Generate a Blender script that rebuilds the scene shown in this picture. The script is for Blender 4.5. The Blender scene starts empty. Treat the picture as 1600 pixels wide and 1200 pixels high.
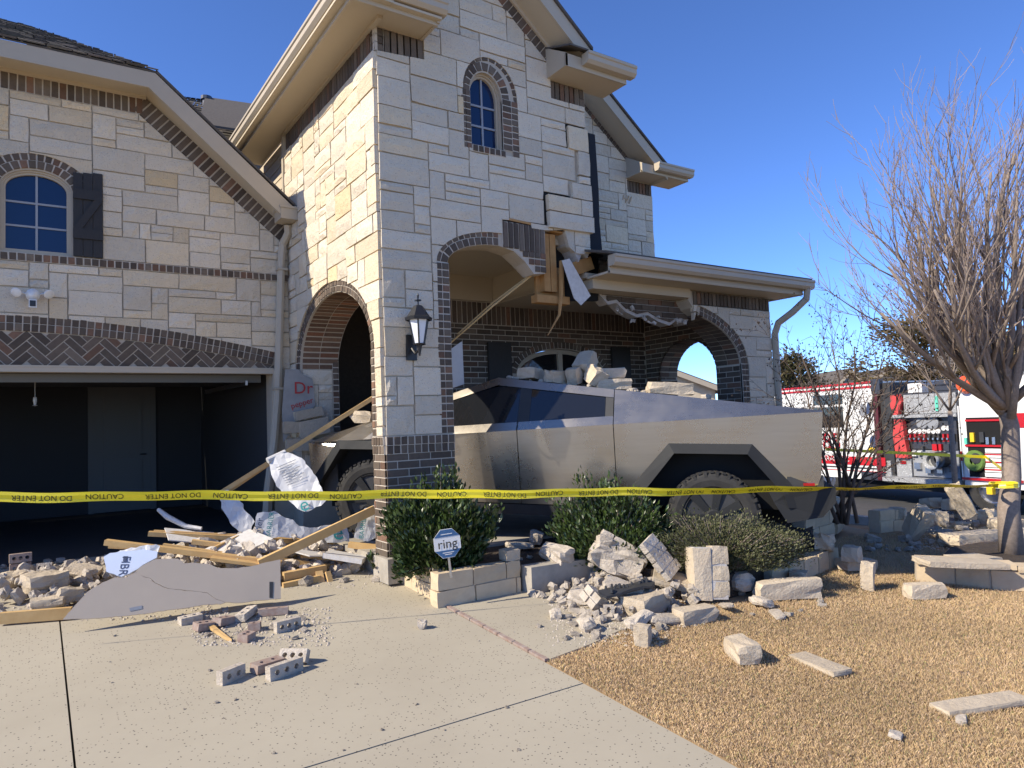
import bpy, bmesh, math, random
import numpy as np
from mathutils import Vector, Matrix, Euler
from mathutils.geometry import delaunay_2d_cdt
from mathutils import noise as mnoise
SC = bpy.context.scene
COL = SC.collection
R = math.radians
# ------------------------------------------------------------------ camera
CZ = 1.32                      # eye height above the garage slab
RIGHT = Vector((0.82995, -0.55656, -0.03765)); UP = Vector((0.0, -0.06749, 0.99772)); FWD = Vector((0.55783, 0.82806, 0.05602))
FPX = 1109.0
cam = bpy.data.cameras.new('camera'); camo = bpy.data.objects.new('camera', cam); COL.objects.link(camo)
mx = Matrix.Identity(4)
for i in range(3):
    mx[i][0] = RIGHT[i]; mx[i][1] = UP[i]; mx[i][2] = -FWD[i]
mx[2][3] = CZ
camo.matrix_world = mx
cam.sensor_width = 36; cam.lens = FPX / 1600 * 36; cam.clip_end = 2000; cam.clip_start = 0.05
SC.camera = camo
# ------------------------------------------------------------------ light
SUN_T, SUN_Q = 0.78, 0.15
LDIR = Vector((1, -SUN_Q, -SUN_T)).normalized()
EL = math.asin(-LDIR.z); AZ = math.atan2(-LDIR.x, -LDIR.y)
world = bpy.data.worlds.new('World'); SC.world = world; world.use_nodes = True
wn = world.node_tree.nodes; wl = world.node_tree.links
sky = wn.new('ShaderNodeTexSky'); sky.sky_type = 'NISHITA'; sky.sun_disc = False
sky.sun_elevation = EL; sky.sun_rotation = AZ; sky.air_density = 0.82; sky.dust_density = 0.0; sky.ozone_density = 7.0; sky.altitude = 3500
bg = wn['Background']; bg.inputs[1].default_value = 0.15
hs = wn.new('ShaderNodeHueSaturation'); hs.inputs['Hue'].default_value = 0.506; hs.inputs['Saturation'].default_value = 1.05; hs.inputs['Value'].default_value = 0.92
wl.new(sky.outputs[0], hs.inputs['Color']); wl.new(hs.outputs[0], bg.inputs[0])
sun = bpy.data.lights.new('sun', 'SUN'); sun.energy = 3.3; sun.angle = R(0.5); sun.color = (1, 0.90, 0.74)
suno = bpy.data.objects.new('sun', sun); COL.objects.link(suno)
suno.rotation_euler = LDIR.to_track_quat('-Z', 'Y').to_euler(); suno.location = (-20, 3, 14)
vs = SC.view_settings
vs.view_transform = 'Standard'; vs.look = 'None'; vs.exposure = 1.12; vs.gamma = 1; vs.use_curve_mapping = False
# ------------------------------------------------------------------ pixel helpers (photo pixels -> points on real surfaces)
def ray(x, y): return RIGHT * (x - 800) - UP * (y - 600) + FWD * FPX
EYE = Vector((0, 0, CZ))
def onY(x, y, Y): r = ray(x, y); return EYE + r * (Y / r.y)
def onX(x, y, X): r = ray(x, y); return EYE + r * (X / r.x)
def onZ(x, y, Z): r = ray(x, y); return EYE + r * ((Z - CZ) / r.z)
def onP(x, y, P, n): r = ray(x, y); return EYE + r * ((P - EYE).dot(n) / r.dot(n))
def proj(p):
    v = Vector(p) - EYE; d = v.dot(FWD)
    return 800 + FPX * v.dot(RIGHT) / d, 600 - FPX * v.dot(UP) / d, d
SL = 0.069
def gz(X, Y):                  # the lot falls to the camera and to the side street
    z = -SL * max(0.0, 9.4 - Y)
    z = max(z, -0.75)
    if X > 9.6: z = min(z, z + (-0.9 - z) * min(1, (X - 9.6) / 3.2))
    return z
def onG(x, y, dz=0.0):
    r = ray(x, y); k = (-SL * 9.4 + dz - CZ) / (r.z - SL * r.y); return EYE + r * k
# ------------------------------------------------------------------ materials
MATS = {}
def M(name, col, rough=0.8, metal=0.0, col2=None, vscale=6.0, var=0.5, bump=0.0, bscale=60.0, tint=False, spec=0.4, detail=4.0, speck=None, trans=0.0, rand=0.0, stretch=None, emit=0.0, rvar=0.0):
    m = bpy.data.materials.new(name); m.use_nodes = True; MATS[name] = m
    nt = m.node_tree; N = nt.nodes; L = nt.links; b = N['Principled BSDF']
    b.inputs['Roughness'].default_value = rough; b.inputs['Metallic'].default_value = metal
    b.inputs['Specular IOR Level'].default_value = spec
    tc = N.new('ShaderNodeTexCoord'); src = tc.outputs['Object']
    if stretch:
        mp = N.new('ShaderNodeMapping'); mp.inputs['Scale'].default_value = stretch; L.new(src, mp.inputs[0]); src = mp.outputs[0]
    out = None
    if col2 is not None:
        nz = N.new('ShaderNodeTexNoise'); nz.inputs['Scale'].default_value = vscale; nz.inputs['Detail'].default_value = detail; nz.inputs['Roughness'].default_value = 0.65
        L.new(src, nz.inputs[0])
        mr = N.new('ShaderNodeMapRange'); mr.inputs[1].default_value = 0.5 - 0.5 * var; mr.inputs[2].default_value = 0.5 + 0.5 * var
        L.new(nz.outputs[0], mr.inputs[0])
        mi = N.new('ShaderNodeMix'); mi.data_type = 'RGBA'; mi.inputs[6].default_value = (*col, 1); mi.inputs[7].default_value = (*col2, 1)
        L.new(mr.outputs[0], mi.inputs[0]); out = mi.outputs[2]
    if speck:                   # (scale, size, colour, amount)
        vo = N.new('ShaderNodeTexVoronoi'); vo.inputs['Scale'].default_value = speck[0]; L.new(tc.outputs['Object'], vo.inputs[0])
        lt = N.new('ShaderNodeMath'); lt.operation = 'LESS_THAN'; lt.inputs[1].default_value = speck[1]; L.new(vo.outputs['Distance'], lt.inputs[0])
        sx = N.new('ShaderNodeSeparateColor'); L.new(vo.outputs['Color'], sx.inputs[0])
        n2 = N.new('ShaderNodeTexNoise'); n2.inputs['Scale'].default_value = 1.1; n2.inputs['Detail'].default_value = 2; L.new(tc.outputs['Object'], n2.inputs[0])
        th = N.new('ShaderNodeMath'); th.operation = 'MULTIPLY'; th.inputs[1].default_value = speck[3] * 2; L.new(n2.outputs[0], th.inputs[0])
        lt2 = N.new('ShaderNodeMath'); lt2.operation = 'LESS_THAN'; L.new(sx.outputs[0], lt2.inputs[0]); L.new(th.outputs[0], lt2.inputs[1])
        mu = N.new('ShaderNodeMath'); mu.operation = 'MULTIPLY'; L.new(lt.outputs[0], mu.inputs[0]); L.new(lt2.outputs[0], mu.inputs[1])
        mi = N.new('ShaderNodeMix'); mi.data_type = 'RGBA'; mi.inputs[7].default_value = (*speck[2], 1)
        if out: L.new(out, mi.inputs[6])
        else: mi.inputs[6].default_value = (*col, 1)
        L.new(mu.outputs[0], mi.inputs[0]); out = mi.outputs[2]
    if tint:
        at = N.new('ShaderNodeAttribute'); at.attribute_name = 'tint'
        mi = N.new('ShaderNodeMix'); mi.data_type = 'RGBA'; mi.blend_type = 'MULTIPLY'; mi.inputs[0].default_value = 1
        if out: L.new(out, mi.inputs[6])
        else: mi.inputs[6].default_value = (*col, 1)
        L.new(at.outputs['Color'], mi.inputs[7]); out = mi.outputs[2]
    if rand:
        oi = N.new('ShaderNodeObjectInfo'); mr = N.new('ShaderNodeMapRange'); mr.inputs[3].default_value = 1 - rand; mr.inputs[4].default_value = 1 + rand
        L.new(oi.outputs['Random'], mr.inputs[0])
        mi = N.new('ShaderNodeMix'); mi.data_type = 'RGBA'; mi.blend_type = 'MULTIPLY'; mi.inputs[0].default_value = 1
        if out: L.new(out, mi.inputs[6])
        else: mi.inputs[6].default_value = (*col, 1)
        L.new(mr.outputs[0], mi.inputs[7]); out = mi.outputs[2]
    if out: L.new(out, b.inputs['Base Color'])
    else: b.inputs['Base Color'].default_value = (*col, 1)
    if bump:
        nb = N.new('ShaderNodeTexNoise'); nb.inputs['Scale'].default_value = bscale; nb.inputs['Detail'].default_value = 6; nb.inputs['Roughness'].default_value = 0.7
        L.new(src, nb.inputs[0])
        bp = N.new('ShaderNodeBump'); bp.inputs['Strength'].default_value = min(1, bump * 40); bp.inputs['Distance'].default_value = bump
        L.new(nb.outputs[0], bp.inputs['Height']); L.new(bp.outputs[0], b.inputs['Normal'])
    if rvar:
        nr = N.new('ShaderNodeTexNoise'); nr.inputs['Scale'].default_value = 2.2; nr.inputs['Detail'].default_value = 7; nr.inputs['Roughness'].default_value = 0.7; L.new(tc.outputs['Object'], nr.inputs[0])
        rm = N.new('ShaderNodeMapRange'); rm.inputs[1].default_value = 0.3; rm.inputs[2].default_value = 0.7; rm.inputs[3].default_value = rough - rvar; rm.inputs[4].default_value = rough + rvar; L.new(nr.outputs[0], rm.inputs[0]); L.new(rm.outputs[0], b.inputs['Roughness'])
    if trans: b.inputs['Transmission Weight'].default_value = trans
    if emit: b.inputs['Emission Strength'].default_value = emit; b.inputs['Emission Color'].default_value = (*col, 1)
    return m
M('limestone', (0.74, 0.645, 0.50), 0.9, col2=(0.62, 0.535, 0.41), vscale=7, var=0.8, bump=0.030, bscale=15, tint=True, detail=9, speck=(60, 0.22, (0.36, 0.31, 0.25), 0.30))
M('fieldstone', (0.58, 0.485, 0.355), 0.9, col2=(0.42, 0.345, 0.25), vscale=9, var=0.7, bump=0.020, bscale=26, rand=0.12)
M('sheathing', (0.34, 0.33, 0.31), 0.8, col2=(0.26, 0.25, 0.235), vscale=6, bump=0.002, bscale=20)
M('rubble', (0.62, 0.55, 0.455), 0.95, col2=(0.34, 0.285, 0.225), vscale=14, var=0.7, bump=0.022, bscale=38, rand=0.15)
M('brick', (0.135, 0.098, 0.070), 0.85, col2=(0.075, 0.057, 0.043), vscale=22, var=0.7, bump=0.004, bscale=80, tint=True)
M('mortar', (0.50, 0.43, 0.335), 0.95, col2=(0.42, 0.36, 0.28), vscale=12, bump=0.004, bscale=70)
M('white_mortar', (0.55, 0.52, 0.48), 0.95, col2=(0.38, 0.35, 0.32), vscale=20, bump=0.012, bscale=60)
M('light_mortar', (0.56, 0.49, 0.40), 0.95, col2=(0.47, 0.41, 0.33), vscale=14, bump=0.003, bscale=80)
M('garden_stone', (0.58, 0.46, 0.30), 0.9, col2=(0.46, 0.36, 0.24), vscale=9, var=0.6, bump=0.010, bscale=30, rand=0.12)
M('trim', (0.47, 0.40, 0.30), 0.55, col2=(0.44, 0.375, 0.28), vscale=3, bump=0.0008, bscale=20)
M('soffit', (0.52, 0.44, 0.32), 0.7, col2=(0.49, 0.415, 0.30), vscale=2)
M('shingle', (0.125, 0.108, 0.092), 0.95, col2=(0.075, 0.066, 0.058), vscale=30, bump=0.004, bscale=90, tint=True)
M('glass', (0.004, 0.018, 0.062), 0.05, spec=0.6)
M('dark_glass', (0.012, 0.013, 0.015), 0.04, spec=0.8)
M('black_wood', (0.018, 0.016, 0.015), 0.6, col2=(0.035, 0.031, 0.028), vscale=10, bump=0.002, bscale=25, stretch=(14, 14, 1))
M('concrete', (0.42, 0.375, 0.285), 0.92, col2=(0.33, 0.29, 0.218), vscale=0.9, var=0.75, bump=0.0025, bscale=120, speck=(52, 0.24, (0.10, 0.085, 0.07), 0.30), detail=8)
M('old_concrete', (0.42, 0.38, 0.32), 0.95, col2=(0.27, 0.245, 0.205), vscale=4, bump=0.008, bscale=40)
M('soil', (0.085, 0.062, 0.045), 1.0, col2=(0.035, 0.027, 0.020), vscale=14, bump=0.03, bscale=25)
M('turf_soil', (0.36, 0.25, 0.135), 1.0, col2=(0.27, 0.185, 0.10), vscale=3, bump=0.004, bscale=120)
M('grass_blade', (0.50, 0.362, 0.208), 0.85, tint=True, spec=0.2)
M('asphalt', (0.06, 0.06, 0.062), 0.9, col2=(0.045, 0.045, 0.047), vscale=6, bump=0.004, bscale=150)
M('steel', (0.46, 0.42, 0.36), 0.28, metal=0.94, col2=(0.39, 0.355, 0.305), vscale=2.2, var=0.7, bump=0.0002, bscale=2, stretch=(1, 1, 14), rvar=0.05)
M('black_plastic', (0.030, 0.031, 0.033), 0.55, col2=(0.045, 0.045, 0.046), vscale=5, bump=0.0008, bscale=200)
M('grey_plastic', (0.026, 0.027, 0.028), 0.68, col2=(0.020, 0.021, 0.022), vscale=6, spec=0.25, rvar=0.08)
M('muntin_grey', (0.30, 0.31, 0.33), 0.5)
M('rubber', (0.020, 0.0195, 0.019), 0.85, col2=(0.042, 0.040, 0.037), vscale=9, bump=0.003, bscale=90)
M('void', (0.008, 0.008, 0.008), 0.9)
M('pine', (0.62, 0.42, 0.19), 0.7, col2=(0.50, 0.31, 0.12), vscale=7, bump=0.002, bscale=20, stretch=(1, 1, 1), rand=0.12)
M('drywall', (0.45, 0.375, 0.295), 0.85, col2=(0.405, 0.34, 0.27), vscale=2.5, bump=0.0015, bscale=30)
M('gypsum', (0.66, 0.64, 0.61), 0.95, col2=(0.5, 0.48, 0.45), vscale=20, bump=0.006, bscale=60)
M('wrap', (0.60, 0.60, 0.60), 0.45, col2=(0.50, 0.50, 0.50), vscale=5, bump=0.006, bscale=9)
M('foam_blue', (0.50, 0.57, 0.70), 0.6, col2=(0.45, 0.52, 0.66), vscale=5, bump=0.004, bscale=10)
M('teal_print', (0.03, 0.24, 0.24), 0.6)
M('navy_print', (0.04, 0.06, 0.12), 0.6)
M('grey_print', (0.25, 0.26, 0.28), 0.7)
M('red_print', (0.42, 0.03, 0.03), 0.6)
M('tape', (0.82, 0.68, 0.02), 0.35, col2=(0.74, 0.60, 0.02), vscale=12, spec=0.5)
M('tape_ink', (0.02, 0.018, 0.01), 0.5)
M('white_paint', (0.74, 0.73, 0.70), 0.35, col2=(0.68, 0.67, 0.64), vscale=4)
M('off_white', (0.55, 0.54, 0.51), 0.6)
M('red_paint', (0.50, 0.012, 0.018), 0.3, col2=(0.42, 0.010, 0.016), vscale=4)
M('chrome', (0.62, 0.62, 0.63), 0.28, metal=1.0, col2=(0.5, 0.5, 0.52), vscale=40)
M('tread', (0.40, 0.40, 0.39), 0.55, metal=0.25, col2=(0.27, 0.27, 0.265), vscale=60, var=0.4, speck=(34, 0.3, (0.62, 0.62, 0.60), 0.8))
M('maroon', (0.09, 0.016, 0.018), 0.35)
M('dark_metal', (0.07, 0.07, 0.075), 0.45, metal=0.7, col2=(0.11, 0.11, 0.12), vscale=20)
M('red_vinyl', (0.60, 0.07, 0.06), 0.55, col2=(0.52, 0.05, 0.05), vscale=8, bump=0.004, bscale=12)
M('green_hose', (0.13, 0.22, 0.045), 0.7, col2=(0.09, 0.16, 0.03), vscale=20)
M('yellow', (0.75, 0.50, 0.02), 0.5)
M('orange_lens', (0.85, 0.10, 0.02), 0.25)
M('red_lens', (0.30, 0.008, 0.012), 0.15)
M('blue_sign', (0.045, 0.12, 0.25), 0.4)
M('teal', (0.12, 0.55, 0.40), 0.5)
M('sign_white', (0.70, 0.69, 0.66), 0.4)
M('lamp_glass', (0.72, 0.73, 0.74), 0.35, spec=0.6)
M('black_iron', (0.015, 0.015, 0.016), 0.4, spec=0.5)
M('felt', (0.014, 0.016, 0.022), 0.85, bump=0.006, bscale=30)
M('interior', (0.055, 0.055, 0.058), 0.9)  # near-black: the garage's gloom is put into the wall and ceiling colour
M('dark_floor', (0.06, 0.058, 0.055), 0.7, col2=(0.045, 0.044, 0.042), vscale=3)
M('dim_door', (0.16, 0.16, 0.155), 0.6)  # pale door darkened; the shade of the garage is put into this colour
M('bark', (0.31, 0.25, 0.205), 0.95, col2=(0.19, 0.15, 0.12), vscale=30, bump=0.006, bscale=50)
M('twig', (0.33, 0.255, 0.21), 0.9, col2=(0.24, 0.185, 0.15), vscale=5)
M('dark_twig', (0.075, 0.055, 0.045), 0.9, col2=(0.15, 0.115, 0.09), vscale=3)
M('pod', (0.035, 0.024, 0.018), 0.9)
M('leaf', (0.040, 0.065, 0.018), 0.36, tint=True, spec=0.5)
M('lumber', (0.50, 0.28, 0.10), 0.75, col2=(0.36, 0.18, 0.06), vscale=8, bump=0.003, bscale=18)
M('leaf_small', (0.082, 0.086, 0.040), 0.6, tint=True, spec=0.35)
M('leaf_cedar', (0.055, 0.058, 0.024), 0.8, tint=True)
M('leaf_oak', (0.085, 0.075, 0.035), 0.8, tint=True)
M('clay', (0.24, 0.145, 0.11), 0.9, col2=(0.36, 0.31, 0.27), vscale=20, bump=0.006, bscale=60)
M('far_stone', (0.66, 0.57, 0.42), 0.9, col2=(0.52, 0.44, 0.32), vscale=5, bump=0.006, bscale=12)
M('rust_stone', (0.50, 0.30, 0.12), 0.9, col2=(0.60, 0.50, 0.38), vscale=14, bump=0.014, bscale=30)
def mat(n): return MATS[n]
# ------------------------------------------------------------------ mesh builder
def thing(name, label, cat, loc=(0, 0, 0), group=None, rotz=0.0):
    o = bpy.data.objects.new(name, None); COL.objects.link(o); o.location = loc; o.rotation_euler = (0, 0, rotz)
    o.empty_display_size = 0.2
    o['label'] = label; o['category'] = cat
    if group: o['group'] = group
    return o
def tag(o, label, cat, group=None, kind=None):
    o['label'] = label; o['category'] = cat
    if group: o['group'] = group
    if kind: o['kind'] = kind
    return o
def wloc(o):
    v = Vector((0, 0, 0))
    while o is not None: v += o.location; o = o.parent
    return v
class MB:
    def __init__(s): s.v = []; s.f = []; s.t = []; s.tint = (1, 1, 1)
    def add(s, vs, fs):
        n = len(s.v); s.v.extend([tuple(p) for p in vs]); s.f.extend([tuple(i + n for i in f) for f in fs]); s.t.extend([s.tint] * len(vs))
        return s
    def box(s, c, d, rot=None, jit=0.0, rnd=None):
        hx, hy, hz = d[0] / 2, d[1] / 2, d[2] / 2
        vs = [Vector((x, y, z)) for z in (-hz, hz) for y in (-hy, hy) for x in (-hx, hx)]
        if jit: vs = [p + Vector((rnd.uniform(-jit, jit), rnd.uniform(-jit, jit), rnd.uniform(-jit, jit))) for p in vs]
        if rot is not None: vs = [rot @ p for p in vs]
        c = Vector(c); vs = [p + c for p in vs]
        return s.add(vs, [(0, 2, 3, 1), (4, 5, 7, 6), (0, 1, 5, 4), (2, 6, 7, 3), (0, 4, 6, 2), (1, 3, 7, 5)])
    def bar(s, a, b, w, h, up=Vector((0, 0, 1))):
        a = Vector(a); b = Vector(b); d = b - a; L_ = d.length; d.normalize()
        x = d.cross(up)
        if x.length < 1e-4: x = d.cross(Vector((1, 0, 0)))
        x.normalize(); y = x.cross(d)
        vs = []
        for p in (a, b):
            for q in ((-1, -1), (1, -1), (1, 1), (-1, 1)): vs.append(p + x * (w / 2 * q[0]) + y * (h / 2 * q[1]))
        return s.add(vs, [(0, 3, 2, 1), (4, 5, 6, 7), (0, 1, 5, 4), (1, 2, 6, 5), (2, 3, 7, 6), (3, 0, 4, 7)])
    def tube(s, pts, rad, n=6, cap=True):
        pts = [Vector(p) for p in pts]
        if not isinstance(rad, (list, tuple)): rad = [rad] * len(pts)
        vs = []; fs = []
        prev = None
        for i, p in enumerate(pts):
            d = (pts[min(i + 1, len(pts) - 1)] - pts[max(i - 1, 0)])
            if d.length < 1e-9: d = Vector((0, 0, 1))
            d.normalize()
            if prev is None: x = d.orthogonal().normalized()
            else:
                x = prev - d * prev.dot(d)
                x = x.normalized() if x.length > 1e-6 else d.orthogonal().normalized()
            prev = x; y = d.cross(x)
            for k in range(n):
                a = 2 * math.pi * k / n; vs.append(p + (x * math.cos(a) + y * math.sin(a)) * rad[i])
        for i in range(len(pts) - 1):
            for k in range(n):
                a = i * n + k; b = i * n + (k + 1) % n; fs.append((a, b, b + n, a + n))
        if cap: fs.append(tuple(range(n - 1, -1, -1))); fs.append(tuple((len(pts) - 1) * n + k for k in range(n)))
        return s.add(vs, fs)
    def prism(s, front, off):      # polygon (3D points) pushed along vector off
        n = len(front); off = Vector(off); vs = [Vector(p) for p in front] + [Vector(p) + off for p in front]
        fs = [tuple(range(n)), tuple(range(2 * n - 1, n - 1, -1))] + [(i, i + n, (i + 1) % n + n, (i + 1) % n) for i in range(n)]
        return s.add(vs, fs)
    def quad(s, *p): return s.add(p, [tuple(range(len(p)))])
    def lathe(s, prof, c, axis, n=24):
        axis = Vector(axis).normalized(); x = axis.orthogonal().normalized(); y = axis.cross(x); c = Vector(c); vs = []; fs = []
        for (r, h) in prof:
            for k in range(n):
                a = 2 * math.pi * k / n; vs.append(c + axis * h + (x * math.cos(a) + y * math.sin(a)) * r)
        for i in range(len(prof) - 1):
            for k in range(n):
                a = i * n + k; b = i * n + (k + 1) % n; fs.append((a, b, b + n, a + n))
        return s.add(vs, fs)
    def build(s, name, m, parent=None, smooth=False, kind=None, base=None):
        me = bpy.data.meshes.new(name)
        o = bpy.data.objects.new(name, me)
        off = wloc(parent) if parent is not None else Vector((0, 0, 0))
        if base is not None:
            o.location = Vector(base) - off; off = Vector(base)
        vs = [(p[0] - off.x, p[1] - off.y, p[2] - off.z) for p in s.v]
        me.from_pydata(vs, [], s.f); me.validate()
        bm = bmesh.new(); bm.from_mesh(me); bmesh.ops.recalc_face_normals(bm, faces=bm.faces); bm.to_mesh(me); bm.free()
        me.materials.append(mat(m) if isinstance(m, str) else m)
        if len(set(s.t)) > 1 or s.tint != (1, 1, 1) or any('tint' == (n.attribute_name if n.type == 'ATTRIBUTE' else '') for n in me.materials[0].node_tree.nodes):
            at = me.attributes.new('tint', 'FLOAT_COLOR', 'POINT')
            if len(at.data) == len(s.t):
                at.data.foreach_set('color', np.array([(t[0], t[1], t[2], 1.0) for t in s.t], dtype=np.float32).ravel())
        if smooth: me.polygons.foreach_set('use_smooth', [True] * len(me.polygons))
        COL.objects.link(o)
        if parent is not None: o.parent = parent
        if kind: o['kind'] = kind
        return o
def struct(o): o['kind'] = 'structure'; return o
def ccw(p):
    p = [(q[0], q[1]) for q in p]
    return p if sum(p[i][0] * p[(i + 1) % len(p)][1] - p[(i + 1) % len(p)][0] * p[i][1] for i in range(len(p))) > 0 else p[::-1]
def _cdt(polys, test, extra=()):
    vs = []; fs = []
    for poly in polys:
        n0 = len(vs); poly = ccw(poly); vs += [Vector(p) for p in poly]; fs.append(list(range(n0, n0 + len(poly))))
    vs += [Vector(p) for p in extra]
    ov, oe, of, _, _, off = delaunay_2d_cdt(vs, [], fs, 0, 1e-5)
    def area(f): return sum(abs((ov[f[i]] - ov[f[0]]).cross(ov[f[i + 1]] - ov[f[0]])) / 2 for i in range(1, len(f) - 1))
    A = sum(area(f) for f, o in zip(of, off) if 0 in o)
    keep = [f for f, o in zip(of, off) if test(o) and area(f) > 1e-9]
    K = sum(map(area, keep)); idx = {}; nv = []; kk = []
    for f in keep:
        g = []
        for i in f:
            if i not in idx: idx[i] = len(nv); nv.append(ov[i])
            g.append(idx[i])
        kk.append(g)
    cnt = {}
    for f in kk:
        for i in range(len(f)):
            e = (f[i], f[(i + 1) % len(f)]); cnt.setdefault(tuple(sorted(e)), []).append(e)
    return nv, kk, [v[0] for v in cnt.values() if len(v) == 1], (K / A if A > 0 else 0), K
def cdt(outer, holes=(), extra=()):
    """triangulate a polygon with holes -> verts2d, tris, boundary edges"""
    n = len(holes)
    return _cdt([outer] + list(holes), lambda o: 0 in o and not any(h in o for h in range(1, n + 1)), extra)[:3]
def inter(a, region, holes=()):
    """stone polygon a clipped to region minus holes"""
    n = len(holes)
    return _cdt([a, region] + list(holes), lambda o: 0 in o and 1 in o and not any(h in o for h in range(2, n + 2)))
class Frame:                   # a vertical wall: s along, t up, d outwards
    def __init__(s, o, u, n): s.o = Vector(o); s.u = Vector(u); s.n = Vector(n)
    def p(s, a, t, d=0.0): return s.o + s.u * a + Vector((0, 0, t)) + s.n * d
def slab(mb, fr, outer, holes, d0, d1):
    ov, tr, bd = cdt(outer, holes); n = len(ov)
    vs = [fr.p(v.x, v.y, d1) for v in ov] + [fr.p(v.x, v.y, d0) for v in ov]
    fs = [tuple(f) for f in tr] + [tuple(i + n for i in reversed(f)) for f in tr] + [(a, b, b + n, a + n) for a, b in bd]
    mb.add(vs, fs)
# ------------------------------------------------------------------ the setting: ground, drive, walk, street
XL, YF, YG, YB = 2.887, 6.556, 9.589, 8.75
def sheet(name, x0, x1, y0, y1, nx, ny, dz, m, keep=None):
    mb = MB(); vs = []; fs = []
    for j in range(ny + 1):
        for i in range(nx + 1):
            X = x0 + (x1 - x0) * i / nx; Y = y0 + (y1 - y0) * j / ny; vs.append((X, Y, gz(X, Y) + dz))
    for j in range(ny):
        for i in range(nx):
            a = j * (nx + 1) + i; fs.append((a, a + 1, a + nx + 2, a + nx + 1))
    mb.add(vs, fs); return mb.build(name, m)
struct(sheet('ground', -150, 170, -60, 260, 400, 400, -0.07, 'turf_soil'))
drive = bpy.data.objects.new('driveway', None); COL.objects.link(drive); struct(drive)
JX = [-3.6, 0.17, 2.985]; JY = [-5.5, -0.6, 3.72, 9.40]
for i in range(2):
    for j in range(3):
        x0, x1, y0, y1 = JX[i] + 0.006, JX[i + 1] - 0.006, JY[j] + 0.006, JY[j + 1] - 0.006
        mb = MB(); n = 8; vs = []; fs = []
        for k in range(n + 1):
            Y = y0 + (y1 - y0) * k / n
            vs += [(x0, Y, gz(x0, Y)), (x1, Y, gz(x1, Y)), (x0, Y, gz(x0, Y) - 0.06), (x1, Y, gz(x1, Y) - 0.06)]
        for k in range(n):
            a = 4 * k; fs += [(a, a + 1, a + 5, a + 4), (a, a + 4, a + 6, a + 2), (a + 1, a + 3, a + 7, a + 5)]
        fs += [(0, 2, 3, 1), (4 * n, 4 * n + 1, 4 * n + 3, 4 * n + 2)]
        mb.add(vs, fs); mb.build('slab', 'concrete', drive)
# concrete walk to the porch, edged with a thin clay strip
def poly_ground(name, pts, dz, th, m, parent=None):
    ov, tr, bd = cdt(pts); n = len(ov)
    vs = [(v.x, v.y, gz(v.x, v.y) + dz) for v in ov] + [(v.x, v.y, gz(v.x, v.y) + dz - th) for v in ov]
    mb = MB(); mb.add(vs, [tuple(f) for f in tr] + [(a, b, b + n, a + n) for a, b in bd]); return mb.build(name, m, parent)
struct(poly_ground('walkway', [(3.035, 4.16), (3.45, 4.22), (3.9, 4.33), (4.4, 4.46), (4.8, 4.6), (4.95, 5.0), (4.95, 5.6), (3.035, 5.66)], 0.004, 0.07, 'concrete'))
mb = MB()
for k in range(7):
    y0 = 4.16 + k * 0.21; mb.box((3.01, y0 + 0.1, gz(3, y0 + 0.1) + 0.002), (0.034, 0.2, 0.02), Matrix.Rotation(math.atan(SL), 3, 'X'))
struct(mb.build('clay_strip', 'clay'))
LAWN = [(2.99, 4.14), (3.45, 4.2), (3.9, 4.31), (4.4, 4.44), (4.8, 4.5), (5.3, 4.28), (6.0, 4.36), (7.2, 4.5), (7.6, 4.95), (8.0, 5.2), (8.6, 5.3), (9.55, 5.0), (12.5, 5.4), (12.5, -4), (2.99, -4)]
def lawn_mesh():
    mb = MB(); vs = []; fs = []; h = 0.15; idx = {}
    def vid(i, j):
        if (i, j) not in idx:
            X = 2.99 + i * h; Y = -4 + j * h; idx[(i, j)] = len(vs); vs.append((X, Y, gz(X, Y) - 0.012))
        return idx[(i, j)]
    for i in range(64):
        for j in range(66):
            X = 2.99 + (i + 0.5) * h; Y = -4 + (j + 0.5) * h
            if Y < 5.3 and not (X < 4.9 and Y > 4.9): fs.append((vid(i, j), vid(i + 1, j), vid(i + 1, j + 1), vid(i, j + 1)))
    mb.add(vs, fs); return mb
struct(lawn_mesh().build('lawn', 'turf_soil'))
struct(poly_ground('planting_bed', [(3.06, 5.70), (3.83, 5.70), (4.6, 5.62), (4.85, 4.95), (5.3, 4.42), (6.0, 4.46), (7.2, 4.66), (7.6, 5.1), (8.4, 5.55), (9.3, 5.9), (9.55, 6.4), (9.55, 8.6), (9.1, 8.6), (9.05, 6.58), (3.06, 6.58)], 0.20, 0.26, 'soil'))
st = MB(); st.quad((13.4, -60, -0.885), (24, -60, -0.885), (30, 240, -0.885), (15, 240, -0.885)); struct(st.build('street', 'asphalt'))
kb = MB()
for k in range(30): kb.box((13.28 + k * 0.004, -30 + k * 3.0, -0.80), (0.16, 2.98, 0.16))
struct(kb.build('kerb', 'old_concrete'))
# ------------------------------------------------------------------ masonry pieces
PIECES = []
def addpiece(kind, part, vs, fs, m, tint): PIECES.append((kind, part, vs, fs, m, tint))
def quadpiece(kind, part, fr, poly, d0, d1, m, tint, ch=0.004):
    n = len(poly); cx = sum(p[0] for p in poly) / n; cy = sum(p[1] for p in poly) / n
    def inset(p):
        dx, dy = cx - p[0], cy - p[1]; l = math.hypot(dx, dy) or 1; k = min(0.4, ch * 1.5 / l); return (p[0] + dx * k, p[1] + dy * k)
    vs = [fr.p(*inset(p), d1) for p in poly] + [fr.p(*p, d1 - ch) for p in poly] + [fr.p(*p, d0) for p in poly]
    fs = [tuple(range(n))] + [(i, i + n, (i + 1) % n + n, (i + 1) % n) for i in range(n)] + [(i + n, i + 2 * n, (i + 1) % n + 2 * n, (i + 1) % n + n) for i in range(n)]
    addpiece(kind, part, vs, fs, m, tint)
RB = random.Random(5)
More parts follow.
